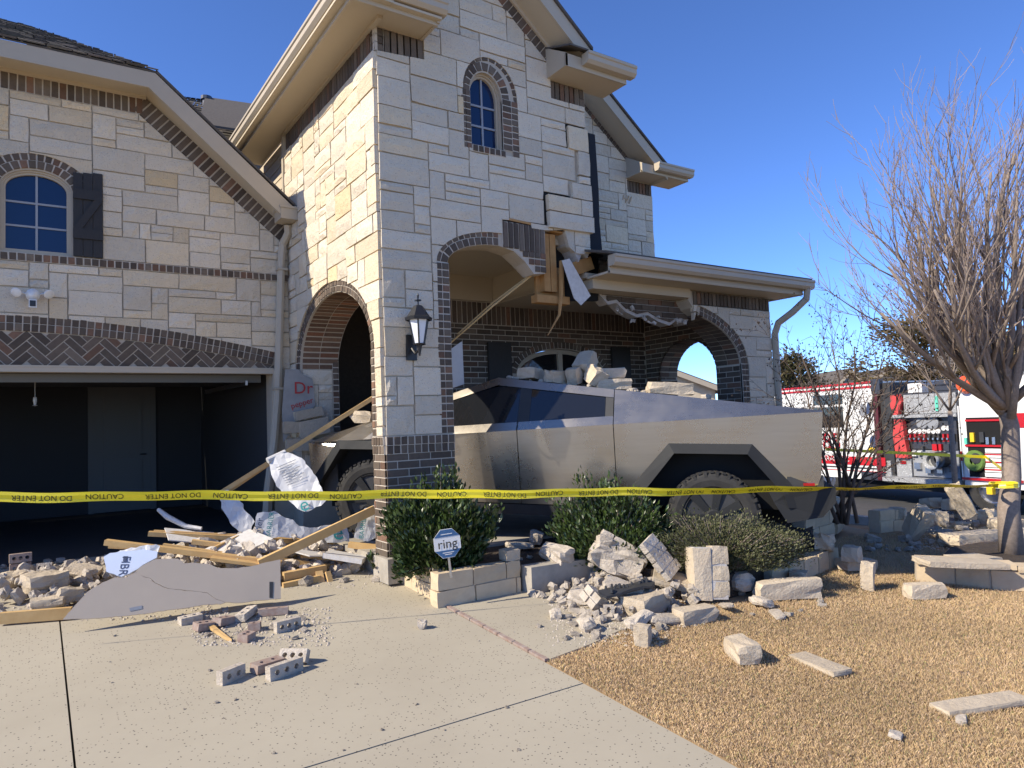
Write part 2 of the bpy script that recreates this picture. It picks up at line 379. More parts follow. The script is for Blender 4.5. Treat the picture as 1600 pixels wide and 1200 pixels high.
def btint():
    k = RB.uniform(0.7, 1.35); c = RB.random()
    if c < 0.12: return (k * 1.5, k * 1.15, k * 1.0)
    if c < 0.3: return (k * 1.25, k * 1.3, k * 1.3)
    return (k, k, k)
def stint(warm=0.5):
    k = RB.uniform(0.86, 1.08); c = RB.random()
    if c < 0.03 * warm * 2: return (k * 1.0, k * 0.89, k * 0.70)
    if c < 0.22 * warm * 2: return (k * 1.02, k * 0.97, k * 0.88)
    if c < 0.5: return (k * 0.98, k * 0.985, k * 0.99)
    return (k, k, k)
BEDS = {}
def bed(part, fr, poly, d, holes=()):
    mb = BEDS.setdefault(part.name, (part, MB()))[1]; slab(mb, fr, poly, holes, d - 0.03, d)
def brow(part, fr, s0, s1, t0, t1, n, d1=0.02, gap=0.015, d0=-0.03, jit=0.002):   # n upright bricks side by side
    w = (s1 - s0) / n; bed(part, fr, [(s0, t0 - 0.006), (s1, t0 - 0.006), (s1, t1 + 0.006), (s0, t1 + 0.006)], d1 - 0.007)
    for i in range(n):
        a = s0 + i * w + gap / 2; b = s0 + (i + 1) * w - gap / 2; j = lambda: RB.uniform(-jit, jit)
        quadpiece('brick', part, fr, [(a + j(), t0 + j()), (b + j(), t0 + j()), (b + j(), t1 + j()), (a + j(), t1 + j())], d0, d1 + RB.uniform(-0.002, 0.003), 'brick', btint())
def bring(part, fr, fn, w0, w1, n, d1=0.022, gap=0.014, d0=-0.05):               # bricks round a curve; fn(u)->(p, outward normal)
    cv = [fn(k / 40) for k in range(41)]; bed(part, fr, [(p[0] + q[0] * (w0 - 0.0), p[1] + q[1] * (w0 - 0.0)) for p, q in cv] + [(p[0] + q[0] * (w1 + 0.006), p[1] + q[1] * (w1 + 0.006)) for p, q in reversed(cv)], d1 - 0.008)
    for i in range(n):
        u0 = i / n; u1 = (i + 1) / n; (p0, n0) = fn(u0); (p1, n1) = fn(u1)
        L_ = math.hypot(p1[0] - p0[0], p1[1] - p0[1]); g = min(0.3, gap / 2 / max(L_, 1e-3))
        def pt(u, w):
            (p, q) = fn(u); return (p[0] + q[0] * w, p[1] + q[1] * w)
        a = u0 + (u1 - u0) * g; b = u1 - (u1 - u0) * g
        quadpiece('brick', part, fr, [pt(a, w0), pt(b, w0), pt(b, w1), pt(a, w1)], d0, d1 + RB.uniform(-0.003, 0.004), 'brick', btint())
def ell(c, z0, a, b, t0, t1):
    # arc-length-ish parametrisation of an elliptic arch from angle t0 to t1
    ts = [t0 + (t1 - t0) * k / 200 for k in range(201)]; P = [(c + a * math.cos(t), z0 + b * math.sin(t)) for t in ts]
    acc = [0]
    for k in range(200): acc.append(acc[-1] + math.dist(P[k], P[k + 1]))
    def fn(u):
        s = u * acc[-1]; k = min(199, max(0, int(np.searchsorted(acc, s) - 1))); r = (s - acc[k]) / max(1e-9, acc[k + 1] - acc[k])
        t = ts[k] + (ts[k + 1] - ts[k]) * r; p = (c + a * math.cos(t), z0 + b * math.sin(t)); n = (math.cos(t) / a, math.sin(t) / b); l = math.hypot(*n)
        return p, (n[0] / l, n[1] / l)
    fn.len = acc[-1]; return fn
def bricks_plain(part, fr, s0, s1, t0, t1, d1=0.018, region=None, holes=(), L_=0.235, H=0.068, gap=0.011, d0=-0.03, seed=1):
    r = random.Random(seed); row = 0; t = t0
    if not region: bed(part, fr, [(s0, t0), (s1, t0), (s1, t1), (s0, t1)], d1 - 0.007, holes)
    while t < t1 - 0.02:
        s = s0 - (L_ + gap) * (0.5 if row % 2 else 0.0)
        while s < s1:
            a = max(s, s0); b = min(s + L_, s1); h = min(H, t1 - t)
            if b - a > 0.03:
                poly = [(a, t), (b, t), (b, t + h), (a, t + h)]
                if region or holes:
                    c = ((a + b) / 2, t + h / 2)
                    ov, keep, bd, frac, K = inter(poly, region or [(-99, -99), (99, -99), (99, 99), (-99, 99)], holes)
                    if frac > 0.97: quadpiece('brick', part, fr, poly, d0, d1 + r.uniform(-0.002, 0.002), 'brick', btint())
                    elif K > 0.0015:
                        n = len(ov); dd = d1
                        vs = [fr.p(v.x, v.y, dd) for v in ov] + [fr.p(v.x, v.y, d0) for v in ov]
                        addpiece('brick', part, vs, [tuple(f) for f in keep] + [(x, y, y + n, x + n) for x, y in bd], 'brick', btint())
                else: quadpiece('brick', part, fr, poly, d0, d1 + r.uniform(-0.002, 0.002), 'brick', btint())
            s += L_ + gap
        t += H + gap; row += 1
CRACKS = MB()  # near-black plates under shifted stones, painting the shade inside the open gaps
def ashlar(part, fr, s0, s1, t0, t1, region, holes=(), seed=1, warm=0.5, d1=0.044, shift=None, us=0.062, ut=0.0985, big=1.0):
    r = random.Random(seed); nx = int(round((s1 - s0) / us)); nt = int(round((t1 - t0) / ut)); us = (s1 - s0) / nx; ut = (t1 - t0) / nt
    occ = [[False] * nx for _ in range(nt)]
    for j in range(nt):
        i = 0
        while i < nx:
            if occ[j][i]: i += 1; continue
            free = 0
            while i + free < nx and not occ[j][i + free]: free += 1
            h = r.choices((1, 2, 3), (0.27, 0.50, 0.23))[0]; h = min(h, nt - j)
            w = {1: r.randint(4, 9), 2: r.randint(5, 10), 3: r.randint(5, 9)}[h]; w = int(w * big)
            if r.random() < 0.12: w = r.randint(2, 4)
            w = min(w, free)
            if free - w in (1, 2): w = free
            for jj in range(j, j + h):
                if any(occ[jj][k] for k in range(i, i + w)): h = jj - j; break
            for jj in range(j, j + h):
                for k in range(i, i + w): occ[jj][k] = True
            g = 0.0065
            a, b, c, d = s0 + i * us + g, s0 + (i + w) * us - g, t0 + j * ut + g, t0 + (j + h) * ut - g
            i += w
            jj_ = lambda: r.uniform(-0.003, 0.003)
            poly = [(a + jj_(), c + jj_()), (b + jj_(), c + jj_()), (b + jj_(), d + jj_()), (a + jj_(), d + jj_())]
            ov, keep, bd, frac, K = inter(poly, region, holes)
            if K < 0.0016: continue
            sh = (0, 0, 0)
            if shift:
                sh = shift((a + b) / 2, (c + d) / 2)
                if sh[2] and not shift((a + b) / 2 - (b - a) * 0.5 - 0.12, (c + d) / 2)[2]:
                    CRACKS.prism([fr.p(a - 0.012, c - 0.01, 0.0165), fr.p(a + 0.07, c - 0.01, 0.0165), fr.p(a + 0.07, d + 0.012, 0.0165), fr.p(a - 0.012, d + 0.012, 0.0165)], fr.n * -0.002)
                    CRACKS.prism([fr.p(a - 0.012, d - 0.05, 0.0172), fr.p(b, d - 0.05, 0.0172), fr.p(b, d + 0.012, 0.0172), fr.p(a - 0.012, d + 0.012, 0.0172)], fr.n * -0.002)
            dd = d1 + r.uniform(-0.007, 0.007) + sh[2]; tn = stint(warm)
            if frac > 0.985:
                mx_, mz_ = 4, 3; vs = []
                for kz in range(mz_):
                    for kx in range(mx_):
                        u, v = kx / (mx_ - 1), kz / (mz_ - 1)
                        S = (poly[0][0] * (1 - u) + poly[1][0] * u) * (1 - v) + (poly[3][0] * (1 - u) + poly[2][0] * u) * v
                        T = (poly[0][1] * (1 - u) + poly[1][1] * u) * (1 - v) + (poly[3][1] * (1 - u) + poly[2][1] * u) * v
                        edge = kx in (0, mx_ - 1) or kz in (0, mz_ - 1)
                        dep = dd - (r.uniform(0.008, 0.016) if edge else r.uniform(-0.006, 0.004))
                        vs.append(fr.p(S + sh[0] + r.uniform(-0.003, 0.003), T + sh[1] + r.uniform(-0.003, 0.003), dep))
                per = [0, 1, 2, 3, 7, 11, 10, 9, 8, 4]
                n0 = len(vs)
                for k in per:
                    kz, kx = divmod(k, mx_); u, v = kx / (mx_ - 1), kz / (mz_ - 1)
                    S = (poly[0][0] * (1 - u) + poly[1][0] * u) * (1 - v) + (poly[3][0] * (1 - u) + poly[2][0] * u) * v
                    T = (poly[0][1] * (1 - u) + poly[1][1] * u) * (1 - v) + (poly[3][1] * (1 - u) + poly[2][1] * u) * v
                    vs.append(fr.p(S + sh[0], T + sh[1], -0.02))
                fs = [(q, q + 1, q + mx_ + 1, q + mx_) for q in (0, 1, 2, 4, 5, 6)]
                fs += [(per[k], n0 + k, n0 + (k + 1) % 10, per[(k + 1) % 10]) for k in range(10)]
            else:
                n = len(ov); vs = [fr.p(v.x + sh[0], v.y + sh[1], dd - 0.008) for v in ov] + [fr.p(v.x + sh[0], v.y + sh[1], -0.02) for v in ov]
                fs = [tuple(f) for f in keep] + [(x, y, y + n, x + n) for x, y in bd]
            addpiece('stone', part, vs, fs, 'limestone', tn)
def flush_pieces():
    for part, mb in BEDS.values(): mb.build('mortar_bed', 'light_mortar', part, kind='stuff')
    lists = {}
    for q in PIECES: lists.setdefault(q[0], []).append(q)
    for kind, L in lists.items():
        sc = []
        for q in L:
            ps = [proj(v) for v in q[2]]
            xs = [p[0] for p in ps]; ys = [p[1] for p in ps]; d = min(p[2] for p in ps)
            a = (max(xs) - min(xs)) * (max(ys) - min(ys)) if d > 0.3 else 0
            if max(xs) < 0 or min(xs) > 1600 or max(ys) < 0 or min(ys) > 1200: a = 0
            sc.append(a)
        order = sorted(range(len(L)), key=lambda i: -sc[i])
        rest = {}
        for rank, i in enumerate(order):
            k_, part, vs, fs, m, tn = L[i]
            if rank < 300:
                mb = MB(); mb.tint = tn; mb.add(vs, fs); mb.build(kind, m, part)
            else: rest.setdefault((part.name, m), (part, []))[1].append((vs, fs, tn))
        for (pn, m), (part, Q) in rest.items():
            mb = MB()
            for vs, fs, tn in Q: mb.tint = tn; mb.add(vs, fs)
            mb.tint = (1, 1, 1); mb.build(kind + 'work', m, part, kind='stuff')
# ------------------------------------------------------------------ the house
house = thing('brick_and_stone_house', 'two storey pale limestone house with brown brick trim and a smashed open porch', 'house', (XL, YF, 0))
FG = Frame((0, YG, 0), (1, 0, 0), (0, -1, 0)); FT = Frame((0, YF, 0), (1, 0, 0), (0, -1, 0)); FL = Frame((XL, 0, 0), (0, 1, 0), (-1, 0, 0))
F2 = Frame((0, YB, 0), (1, 0, 0), (0, -1, 0))
def arc(c, z0, a, b, t0, t1, n): return [(c + a * math.cos(t0 + (t1 - t0) * k / n), z0 + b * math.sin(t0 + (t1 - t0) * k / n)) for k in range(n + 1)]
PI = math.pi
# --- garage front
GA = lambda x, k=0.0: 2.74 - k - 0.0364 * (x + 0.41) ** 2          # crown line of the garage arch ring
rk0, rk1 = (1.13, 5.47), (2.887, 4.03)                              # under the rake soldier course
rks = (rk1[1] - rk0[1]) / (rk1[0] - rk0[0])
wall_out = [(-3.7, 0), (-3.42, 0), (-3.42, 2.17), (2.62, 2.17), (2.62, 0), (2.887, 0), (2.887, 4.33), (1.20, 5.72), (-2.02, 5.72), (-3.7, 4.33)]
gwin = [(-0.32, 3.452), (0.352, 3.452), (0.352, 4.20)] + arc(0.016, 4.20, 0.336, 0.215, 0, PI, 14)[1:-1] + [(-0.32, 4.20)]
wallG = MB(); slab(wallG, FG, wall_out, [gwin], -0.30, 0.013); wallG = wallG.build('garage_wall', 'mortar', house)
ledge_t, ledge_b = 3.44, 3.352
herr = [(x, GA(x, 0.01)) for x in np.linspace(-3.42, 2.66, 30)] + [(2.66, 2.17), (-3.42, 2.17)]
ashlar(wallG, FG, -1.6, 2.85, 2.17, ledge_b - 0.004, [(-1.6, 2.17), (2.85, 2.17), (2.85, ledge_b), (-1.6, ledge_b)], [herr], 11, 0.75)
sh_r = [(0.36, 3.44), (0.672, 3.44), (0.672, 4.47), (0.36, 4.42)]
wring = [(-0.48, 3.44), (0.37, 3.44), (0.46, 4.28)] + arc(0.016, 4.20, 0.54, 0.40, 0.2, PI, 14)
ashlar(wallG, FG, -1.6, 2.85, ledge_t + 0.004, 5.30, [(-1.6, ledge_t), (2.85, ledge_t), (2.85, rk0[1] - 0.245 + rks * (2.85 - rk0[0])), (rk0[0] - 0.09, 5.30), (-1.6, 5.30)], [wring, sh_r], 12, 0.75)
brow(wallG, FG, -1.6, rk0[0] - 0.02, 5.305, 5.525, 34, d1=0.03)
brow(wallG, FG, -1.6, 2.86, ledge_b + 0.004, ledge_t - 0.004, 56, d1=0.045)
nr = 26
bed(wallG, FG, [(rk0[0], rk0[1] + 0.05), (rk1[0] - 0.012, rk1[1] + 0.06), (rk1[0] - 0.012, rk1[1] - 0.215), (rk1[0] - 0.14, rk1[1] - 0.11), (rk0[0] - 0.136, rk0[1] - 0.116)], 0.022)
nr = 26
for i in range(nr):                                                 # soldier bricks under the rake
    u = i / nr; v = (i + 1) / nr; a = (rk0[0] + (rk1[0] - rk0[0]) * u, rk0[1] + (rk1[1] - rk0[1]) * u + 0.05); b = (rk0[0] + (rk1[0] - rk0[0]) * v, rk0[1] + (rk1[1] - rk0[1]) * v + 0.05)
    nx_, nz_ = 0.634, 0.773; g = 0.11
    P = [(a[0] + (b[0] - a[0]) * g, a[1] + (b[1] - a[1]) * g), (b[0] - (b[0] - a[0]) * g, b[1] - (b[1] - a[1]) * g)]
    q = [P[0], P[1], (P[1][0] - nx_ * 0.215, P[1][1] - nz_ * 0.215), (P[0][0] - nx_ * 0.215, P[0][1] - nz_ * 0.215)]
    ov, keep, bd, fr_, K = inter(q, [(-2, 0), (2.875, 0), (2.875, 9), (-2, 9)])
    if fr_ > 0.95: quadpiece('brick', wallG, FG, q, -0.03, 0.032, 'brick', btint())
def gfn(w):
    xs = np.linspace(-1.2, 2.66, 120); ps = [(x, GA(x)) for x in xs]; acc = [0]
    for k in range(119): acc.append(acc[-1] + math.dist(ps[k], ps[k + 1]))
    def fn(u):
        s = u * acc[-1]; k = min(118, max(0, int(np.searchsorted(acc, s) - 1))); x = xs[k] + (xs[k + 1] - xs[k]) * (s - acc[k]) / (acc[k + 1] - acc[k])
        n = (0.0728 * (x + 0.41), 1.0); l = math.hypot(*n); return (x, GA(x)), (n[0] / l, n[1] / l)
    return fn
bring(wallG, FG, gfn(0), -0.086, 0.0, 50, d1=0.034); bring(wallG, FG, gfn(0), -0.178, -0.094, 50, d1=0.034)
# herringbone panel: brick pairs laid at 45 degrees
hreg = [(x, GA(x, 0.187)) for x in np.linspace(-1.5, 2.64, 24)] + [(2.64, 2.178), (-1.5, 2.178)]
bed(wallG, FG, hreg, 0.012); hb, hl = 0.072, 0.235; hc, hs = math.cos(PI / 4), math.sin(PI / 4)
u_ = hb + 0.011; n_ = 3
for i in range(-30, 60):
    for j in range(-30, 60):
        for orient in (0, 1):
            k = (i - j) % (2 * n_)
            if orient == 0:
                if k != 0: continue
                x0, y0, w, h = i * u_, j * u_, n_ * u_ - 0.011, hb
            else:
                if k != 2 * n_ - 1: continue
                x0, y0, w, h = i * u_, j * u_, hb, n_ * u_ - 0.011
            P = [(x0, y0), (x0 + w, y0), (x0 + w, y0 + h), (x0, y0 + h)]
            P = [((p[0] - p[1]) * hc - 0.9, (p[0] + p[1]) * hs + 0.35) for p in P]
            if min(p[0] for p in P) > 2.66 or max(p[0] for p in P) < -1.3 or max(p[1] for p in P) < 2.17 or min(p[1] for p in P) > 2.62: continue
            ov, keep, bd, fr_, K = inter(P, hreg)
            if fr_ > 0.985: quadpiece('brick', wallG, FG, P, -0.03, 0.02, 'brick', btint())
            elif K > 0.0012:
                n = len(ov); vs_ = [FG.p(v.x, v.y, 0.02) for v in ov] + [FG.p(v.x, v.y, -0.02) for v in ov]
                addpiece('brick', wallG, vs_, [tuple(f) for f in keep] + [(x, y, y + n, x + n) for x, y in bd], 'brick', btint())
# garage head trim, jamb, raised door, interior
mb = MB(); mb.box((-0.4, YG + 0.02, 2.135), (6.04, 0.16, 0.07)); mb.box((-0.4, YG + 0.0, 2.165), (6.04, 0.13, 0.022)); mb.build('lintel_trim', 'trim', house)
mb = MB(); mb.bar((2.665, YG - 0.02, 2.16), (2.60, YG - 0.02, 1.1), 0.09, 0.10, Vector((0, 1, 0))); mb.bar((2.60, YG - 0.02, 1.1), (2.50, YG + 0.05, 0.0), 0.09, 0.10, Vector((0, 1, 0))); mb.build('door_jamb', 'trim', house)
gd = MB()
gd.box((-0.4, YG + 0.33, 2.06), (5.9, 0.05, 0.10)); gdo = gd.build('garage_door', 'dim_door', house)
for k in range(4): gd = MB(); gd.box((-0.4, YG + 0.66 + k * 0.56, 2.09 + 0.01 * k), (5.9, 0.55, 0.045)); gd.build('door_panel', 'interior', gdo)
mb = MB()
for sx in (-3.2, 2.35): mb.bar((sx, YG + 0.25, 2.0), (sx, YG + 3.0, 2.04), 0.03, 0.06)
mb.build('track', 'chrome', gdo)
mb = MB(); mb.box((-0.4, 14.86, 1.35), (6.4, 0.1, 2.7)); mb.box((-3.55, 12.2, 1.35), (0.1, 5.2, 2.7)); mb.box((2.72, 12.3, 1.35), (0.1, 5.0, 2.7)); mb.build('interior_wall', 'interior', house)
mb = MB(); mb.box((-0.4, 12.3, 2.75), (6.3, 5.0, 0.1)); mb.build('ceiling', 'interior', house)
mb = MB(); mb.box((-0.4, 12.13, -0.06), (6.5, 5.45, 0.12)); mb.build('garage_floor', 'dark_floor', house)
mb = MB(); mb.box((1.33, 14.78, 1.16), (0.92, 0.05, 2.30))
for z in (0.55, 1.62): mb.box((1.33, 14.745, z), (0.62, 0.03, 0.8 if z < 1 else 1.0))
dr = mb.build('interior_door', 'dim_door', house)
mb = MB(); mb.tube([(1.70, 14.74, 1.02), (1.70, 14.68, 1.02), (1.60, 14.68, 1.02)], 0.014, 6); mb.build('handle', 'dark_metal', dr)
mb = MB()
for sx in (0.83, 1.83): mb.box((sx, 14.77, 1.2), (0.09, 0.05, 2.42))
mb.box((1.33, 14.77, 2.37), (1.09, 0.05, 0.09)); mb.build('door_casing', 'dim_door', house)
mb = MB(); mb.tube([(0.0, 10.6, 2.1), (0.0, 10.6, 1.86)], 0.004, 5); mb.lathe([(0.0, 0.06), (0.02, 0.05), (0.022, 0.0), (0.012, -0.04), (0.03, -0.05), (0.0, -0.06)], (0.0, 10.6, 1.82), (0, 0, 1), 8); mb.build('release_cord', 'off_white', house)
# garage window
def window(name, fr, c, z0, z1, hw, rise, fw, dep, nv, nh, fmat='trim', gm='glass'):
    zs = z1 - rise
    def outl(k): return [(c - hw + k, z0 + k), (c + hw - k, z0 + k), (c + hw - k, zs)] + arc(c, zs, hw - k, max(0.02, rise - k), 0, PI, 16)[1:-1] + [(c - hw + k, zs)]
    w = MB(); ov, tr, bd = cdt(outl(fw)); w.add([fr.p(v.x, v.y, dep) for v in ov], [tuple(f) for f in tr]); wo = w.build(name, gm, house)
    f = MB(); slab(f, fr, outl(0), [outl(fw)], dep - 0.03, dep + 0.035); slab(f, fr, outl(0.0), [outl(fw * 0.45)], dep - 0.02, dep + 0.055); f.build('frame', fmat, wo)
    g = MB(); b = 0.011
    g.add(*boxf(fr, c - b, c + b, z0 + fw, z1 - fw, dep + 0.001, dep + 0.016))
    for k in range(1, nh):
        z = z0 + fw + (zs + rise * 0.55 - z0 - fw) * k / nh; g.add(*boxf(fr, c - hw + fw, c + hw - fw, z - b, z + b, dep + 0.002, dep + 0.015))
    g.build('muntin', 'muntin_grey', wo); return wo
def boxf(fr, a, b, c, d, e, f):
    vs = [fr.p(x, z, q) for q in (e, f) for z in (c, d) for x in (a, b)]
    return vs, [(0, 2, 3, 1), (4, 5, 7, 6), (0, 1, 5, 4), (2, 6, 7, 3), (0, 4, 6, 2), (1, 3, 7, 5)]
window('window', FG, 0.016, 3.452, 4.415, 0.336, 0.215, 0.045, -0.07, 1, 3)
bring(wallG, FG, ell(0.016, 4.20, 0.345, 0.225, PI - 0.05, 0.05), 0.008, 0.095, 12, d1=0.03); bring(wallG, FG, ell(0.016, 4.20, 0.345, 0.225, PI - 0.12, 0.12), 0.103, 0.185, 14, d1=0.03)
def shutter(c, w):
    o = MB(); 
    for k in range(3):
        a = c - w / 2 + k * w / 3; o.add(*boxf(FG, a + 0.003, a + w / 3 - 0.003, 3.455, 4.44 + 0.012 * k, 0.032, 0.06))
    so = o.build('shutter', 'black_wood', house)
    for z_ in (3.66, 4.13): b = MB(); b.add(*boxf(FG, c - w / 2, c + w / 2, z_, z_ + 0.12, 0.06, 0.085)); b.build('batten', 'black_wood', so)
    d = MB(); d.prism([FG.p(c - w / 2, 3.78, 0.082), FG.p(c - w / 2 + 0.09, 3.78, 0.082), FG.p(c + w / 2, 4.13, 0.082), FG.p(c + w / 2 - 0.09, 4.13, 0.082)], (0, 0.022, 0)); d.build('brace', 'black_wood', so)
shutter(0.516, 0.30); shutter(-0.50, 0.30)
# garage roof: clipped gable with fascia, soffit and shingles
ov_ = 0.45; FR = Frame((0, YG - ov_, 0), (1, 0, 0), (0, -1, 0))
top = [(-3.62, 4.26), (-2.01, 5.65), (1.19, 5.65), (2.80, 4.26)]; low = [(2.70, 4.09), (1.12, 5.46), (-1.94, 5.46), (-3.52, 4.09)]
mb = MB(); slab(mb, FR, top + low, [], -0.03, 0.02); mb.build('fascia', 'trim', house)
mb = MB(); mb.prism([(-1.98, YG - ov_ + 0.03, 5.53), (1.14, YG - ov_ + 0.03, 5.53), (1.14, YG + 0.02, 5.53), (-1.98, YG + 0.02, 5.53)], (0, 0, 0.03)); mb.prism([(-1.98, YG - ov_ + 0.03, 5.53), (-3.6, YG - ov_ + 0.03, 4.125), (-3.6, YG + 0.02, 4.125), (-1.98, YG + 0.02, 5.53)], (-0.02, 0, 0.03))
mb.prism([(1.14, YG - ov_ + 0.03, 5.53), (2.78, YG - ov_ + 0.03, 4.125), (2.78, YG + 0.02, 4.125), (1.14, YG + 0.02, 5.53)], (0.02, 0, 0.03))
mb.prism([FG.p(-1.95, 5.53, 0.05), FG.p(1.14, 5.53, 0.05), FG.p(1.14, 5.49, 0.05), FG.p(-1.95, 5.49, 0.05)], (0, 0.05, 0)); mb.build('soffit', 'soffit', house)
def shingles(name, P00, P10, P01, P11, rows, cols, seed, th=0.014):
    # P00-P10 eave, P01-P11 ridge
    r = random.Random(seed); mb = MB(); P00, P10, P01, P11 = map(Vector, (P00, P10, P01, P11)); nn = (P10 - P00).cross(P01 - P00).normalized()
    if nn.z < 0: nn = -nn
    for i in range(rows):
        v0, v1 = i / rows, (i + 1.25) / rows
        u = -r.random() / cols
        while u < 1:
            w = r.uniform(0.6, 1.5) / cols; a, b = max(0, u), min(1, u + w - 0.004); u += w
            if b - a < 0.003: continue
            k = r.uniform(0.7, 1.3); mb.tint = (k, k * r.uniform(0.95, 1.02), k * r.uniform(0.9, 1.0)); e = th * r.uniform(0.7, 1.5)
            q = lambda s, t: (P00 * (1 - s) + P10 * s) * (1 - t) + (P01 * (1 - s) + P11 * s) * min(t, 1)
            A, B, C_, D_ = q(a, v0) + nn * e, q(b, v0) + nn * e, q(b, v1) + nn * 0.002, q(a, v1) + nn * 0.002
            mb.add([A, B, C_, D_, q(a, v0) - nn * 0.004, q(b, v0) - nn * 0.004], [(0, 1, 2, 3), (4, 5, 1, 0)])
    mb.tint = (1, 1, 1); return mb
roof = MB(); roof.prism([(-2.02, YG - 0.47, 5.655), (1.2, YG - 0.47, 5.655), (-0.1, YG + 1.75, 6.95), (-0.72, YG + 1.75, 6.95)], (0, 0, 0.02)); roof.prism([(-2.02, YG - 0.47, 5.655), (-3.65, YG - 0.47, 4.27), (-3.65, 14.5, 4.27), (-0.72, 14.5, 6.95), (-0.72, YG + 1.75, 6.95)], (0, 0, 0.02)); roof.prism([(1.2, YG - 0.47, 5.655), (2.83, YG - 0.47, 4.27), (2.83, 14.5, 4.27), (-0.1, 14.5, 6.95), (-0.1, YG + 1.75, 6.95)], (0, 0, 0.02))
roof = roof.build('garage_roof', 'shingle', house)
a = shingles('shingle_course', (-2.04, YG - 0.50, 5.68), (1.22, YG - 0.50, 5.68), (-0.72, YG + 1.75, 6.98), (-0.1, YG + 1.75, 6.98), 17, 18, 3); a.build('shinglework', 'shingle', roof, kind='stuff')
mb = MB(); mb.prism([(1.2, YG - 0.475, 5.665), (2.83, YG - 0.475, 4.275), (2.83, YG - 0.475, 4.30), (1.2, YG - 0.475, 5.695)], (0, 0.6, 0)); mb.build('drip_edge', 'shingle', roof)
# gutter end and bent downspout between garage and tower
mb = MB(); mb.box((2.745, YG - 0.33, 4.16), (0.21, 0.30, 0.14)); mb.box((2.745, YG - 0.33, 4.245), (0.24, 0.33, 0.03)); gt = mb.build('gutter', 'trim', house)
mb = MB(); dp = [(2.80, YG - 0.22, 4.08), (2.81, YG - 0.2, 3.98), (2.765, YG - 0.1, 3.84), (2.745, YG - 0.085, 3.6), (2.70, YG - 0.085, 2.6), (2.66, YG - 0.09, 1.75), (2.60, YG - 0.1, 1.2), (2.49, YG - 0.15, 0.55), (2.45, YG - 0.2, 0.02)]
mb.tube(dp, 0.052, 8); mb.build('downspout', 'trim', gt)
mb = MB()
for z in (3.5, 1.9): mb.box((2.745 if z > 3 else 2.668, YG - 0.085, z), (0.13, 0.13, 0.03))
mb.build('bracket', 'trim', gt)
# --- tower
TA = (3.99, 6.90); TS = 0.83
ledge = lambda x: TA[1] - 0.12 - TS * abs(x - TA[0])
arch_in = arc(4.30, 3.05, 0.66, 0.26, PI, PI / 2, 10)
open_front = [(3.64, -0.2), (3.64, 3.05)] + arch_in[1:] + [(4.5, 3.27), (4.64, 3.17), (4.78, 3.05), (4.94, 3.06), (4.95, 3.56), (5.23, 3.60), (5.29, 3.42), (5.44, 3.33), (5.56, 3.41), (5.70, 3.38), (5.70, -0.2)]
twin = [(3.985, 4.40), (4.41, 4.40), (4.41, 4.99)] + arc(4.1975, 4.99, 0.2125, 0.28, 0, PI, 14)[1:-1] + [(3.985, 4.99)]
wallT = MB(); slab(wallT, FT, [(XL + 0.002, 0), (5.63, 0), (5.63, ledge(5.63)), TA and (TA[0], ledge(TA[0])), (XL + 0.002, ledge(XL))], [open_front, twin], -0.24, 0.013); wallT = wallT.build('tower_wall', 'mortar', house)
CR = [(5.63, 5.02), (5.42, 5.02), (5.30, 5.06), (5.29, 4.86), (5.12, 4.88), (5.12, 4.74), (5.25, 4.70), (5.24, 4.58), (5.06, 4.58), (5.05, 4.30), (4.98, 4.28), (4.98, 3.95), (4.96, 3.6)]
def right_of_crack(s, t):           # the crack steps down along the joints from the eave return to the broken arch
    return 3.62 < t < 5.08 and s > 4.93 + (t - 3.6) * 0.44
def tshift(s, t):
    if right_of_crack(s, t):
        k = (5.1 - t) / 1.5; return (0.012 + 0.022 * k, -0.014 - 0.022 * k, 0.012 + 0.045 * k)
    return (0, 0, 0)
wreg = [(3.862, 4.33), (4.655, 4.33), (4.655, 5.0)] + arc(4.2585, 5.02, 0.396, 0.46, 0, PI, 14)[1:-1] + [(3.862, 5.0)]
wreg_small = [(p[0] + (4.2 - p[0]) * 0.08, p[1] + (4.9 - p[1]) * 0.05) for p in wreg]
f_arch = [(3.50, -0.2), (3.50, 3.05)] + arc(4.30, 3.05, 0.80, 0.40, PI, PI / 2, 10)[1:] + [(4.34, 3.45), (4.34, 3.61), (4.74, 3.63), (4.75, 3.56), (4.95, 3.56), (5.23, 3.60), (5.29, 3.40), (5.44, 3.30), (5.56, 3.36), (5.72, 3.36), (5.72, -0.2)]
TREG = [(XL, 1.24), (5.63, 1.24), (5.63, 5.18), (5.11, 5.18), (5.11, ledge(5.11) - 0.27), (TA[0], ledge(TA[0]) - 0.27), (3.43, ledge(3.43) - 0.26), (3.43, 5.21), (XL, 5.17)]
ashlar(wallT, FT, XL - 0.005, 5.63, 1.245, 6.70, TREG, [f_arch, wreg_small], 23, 0.25, shift=tshift)
CRACKS.build('crack', 'void', wallT, kind='stuff')
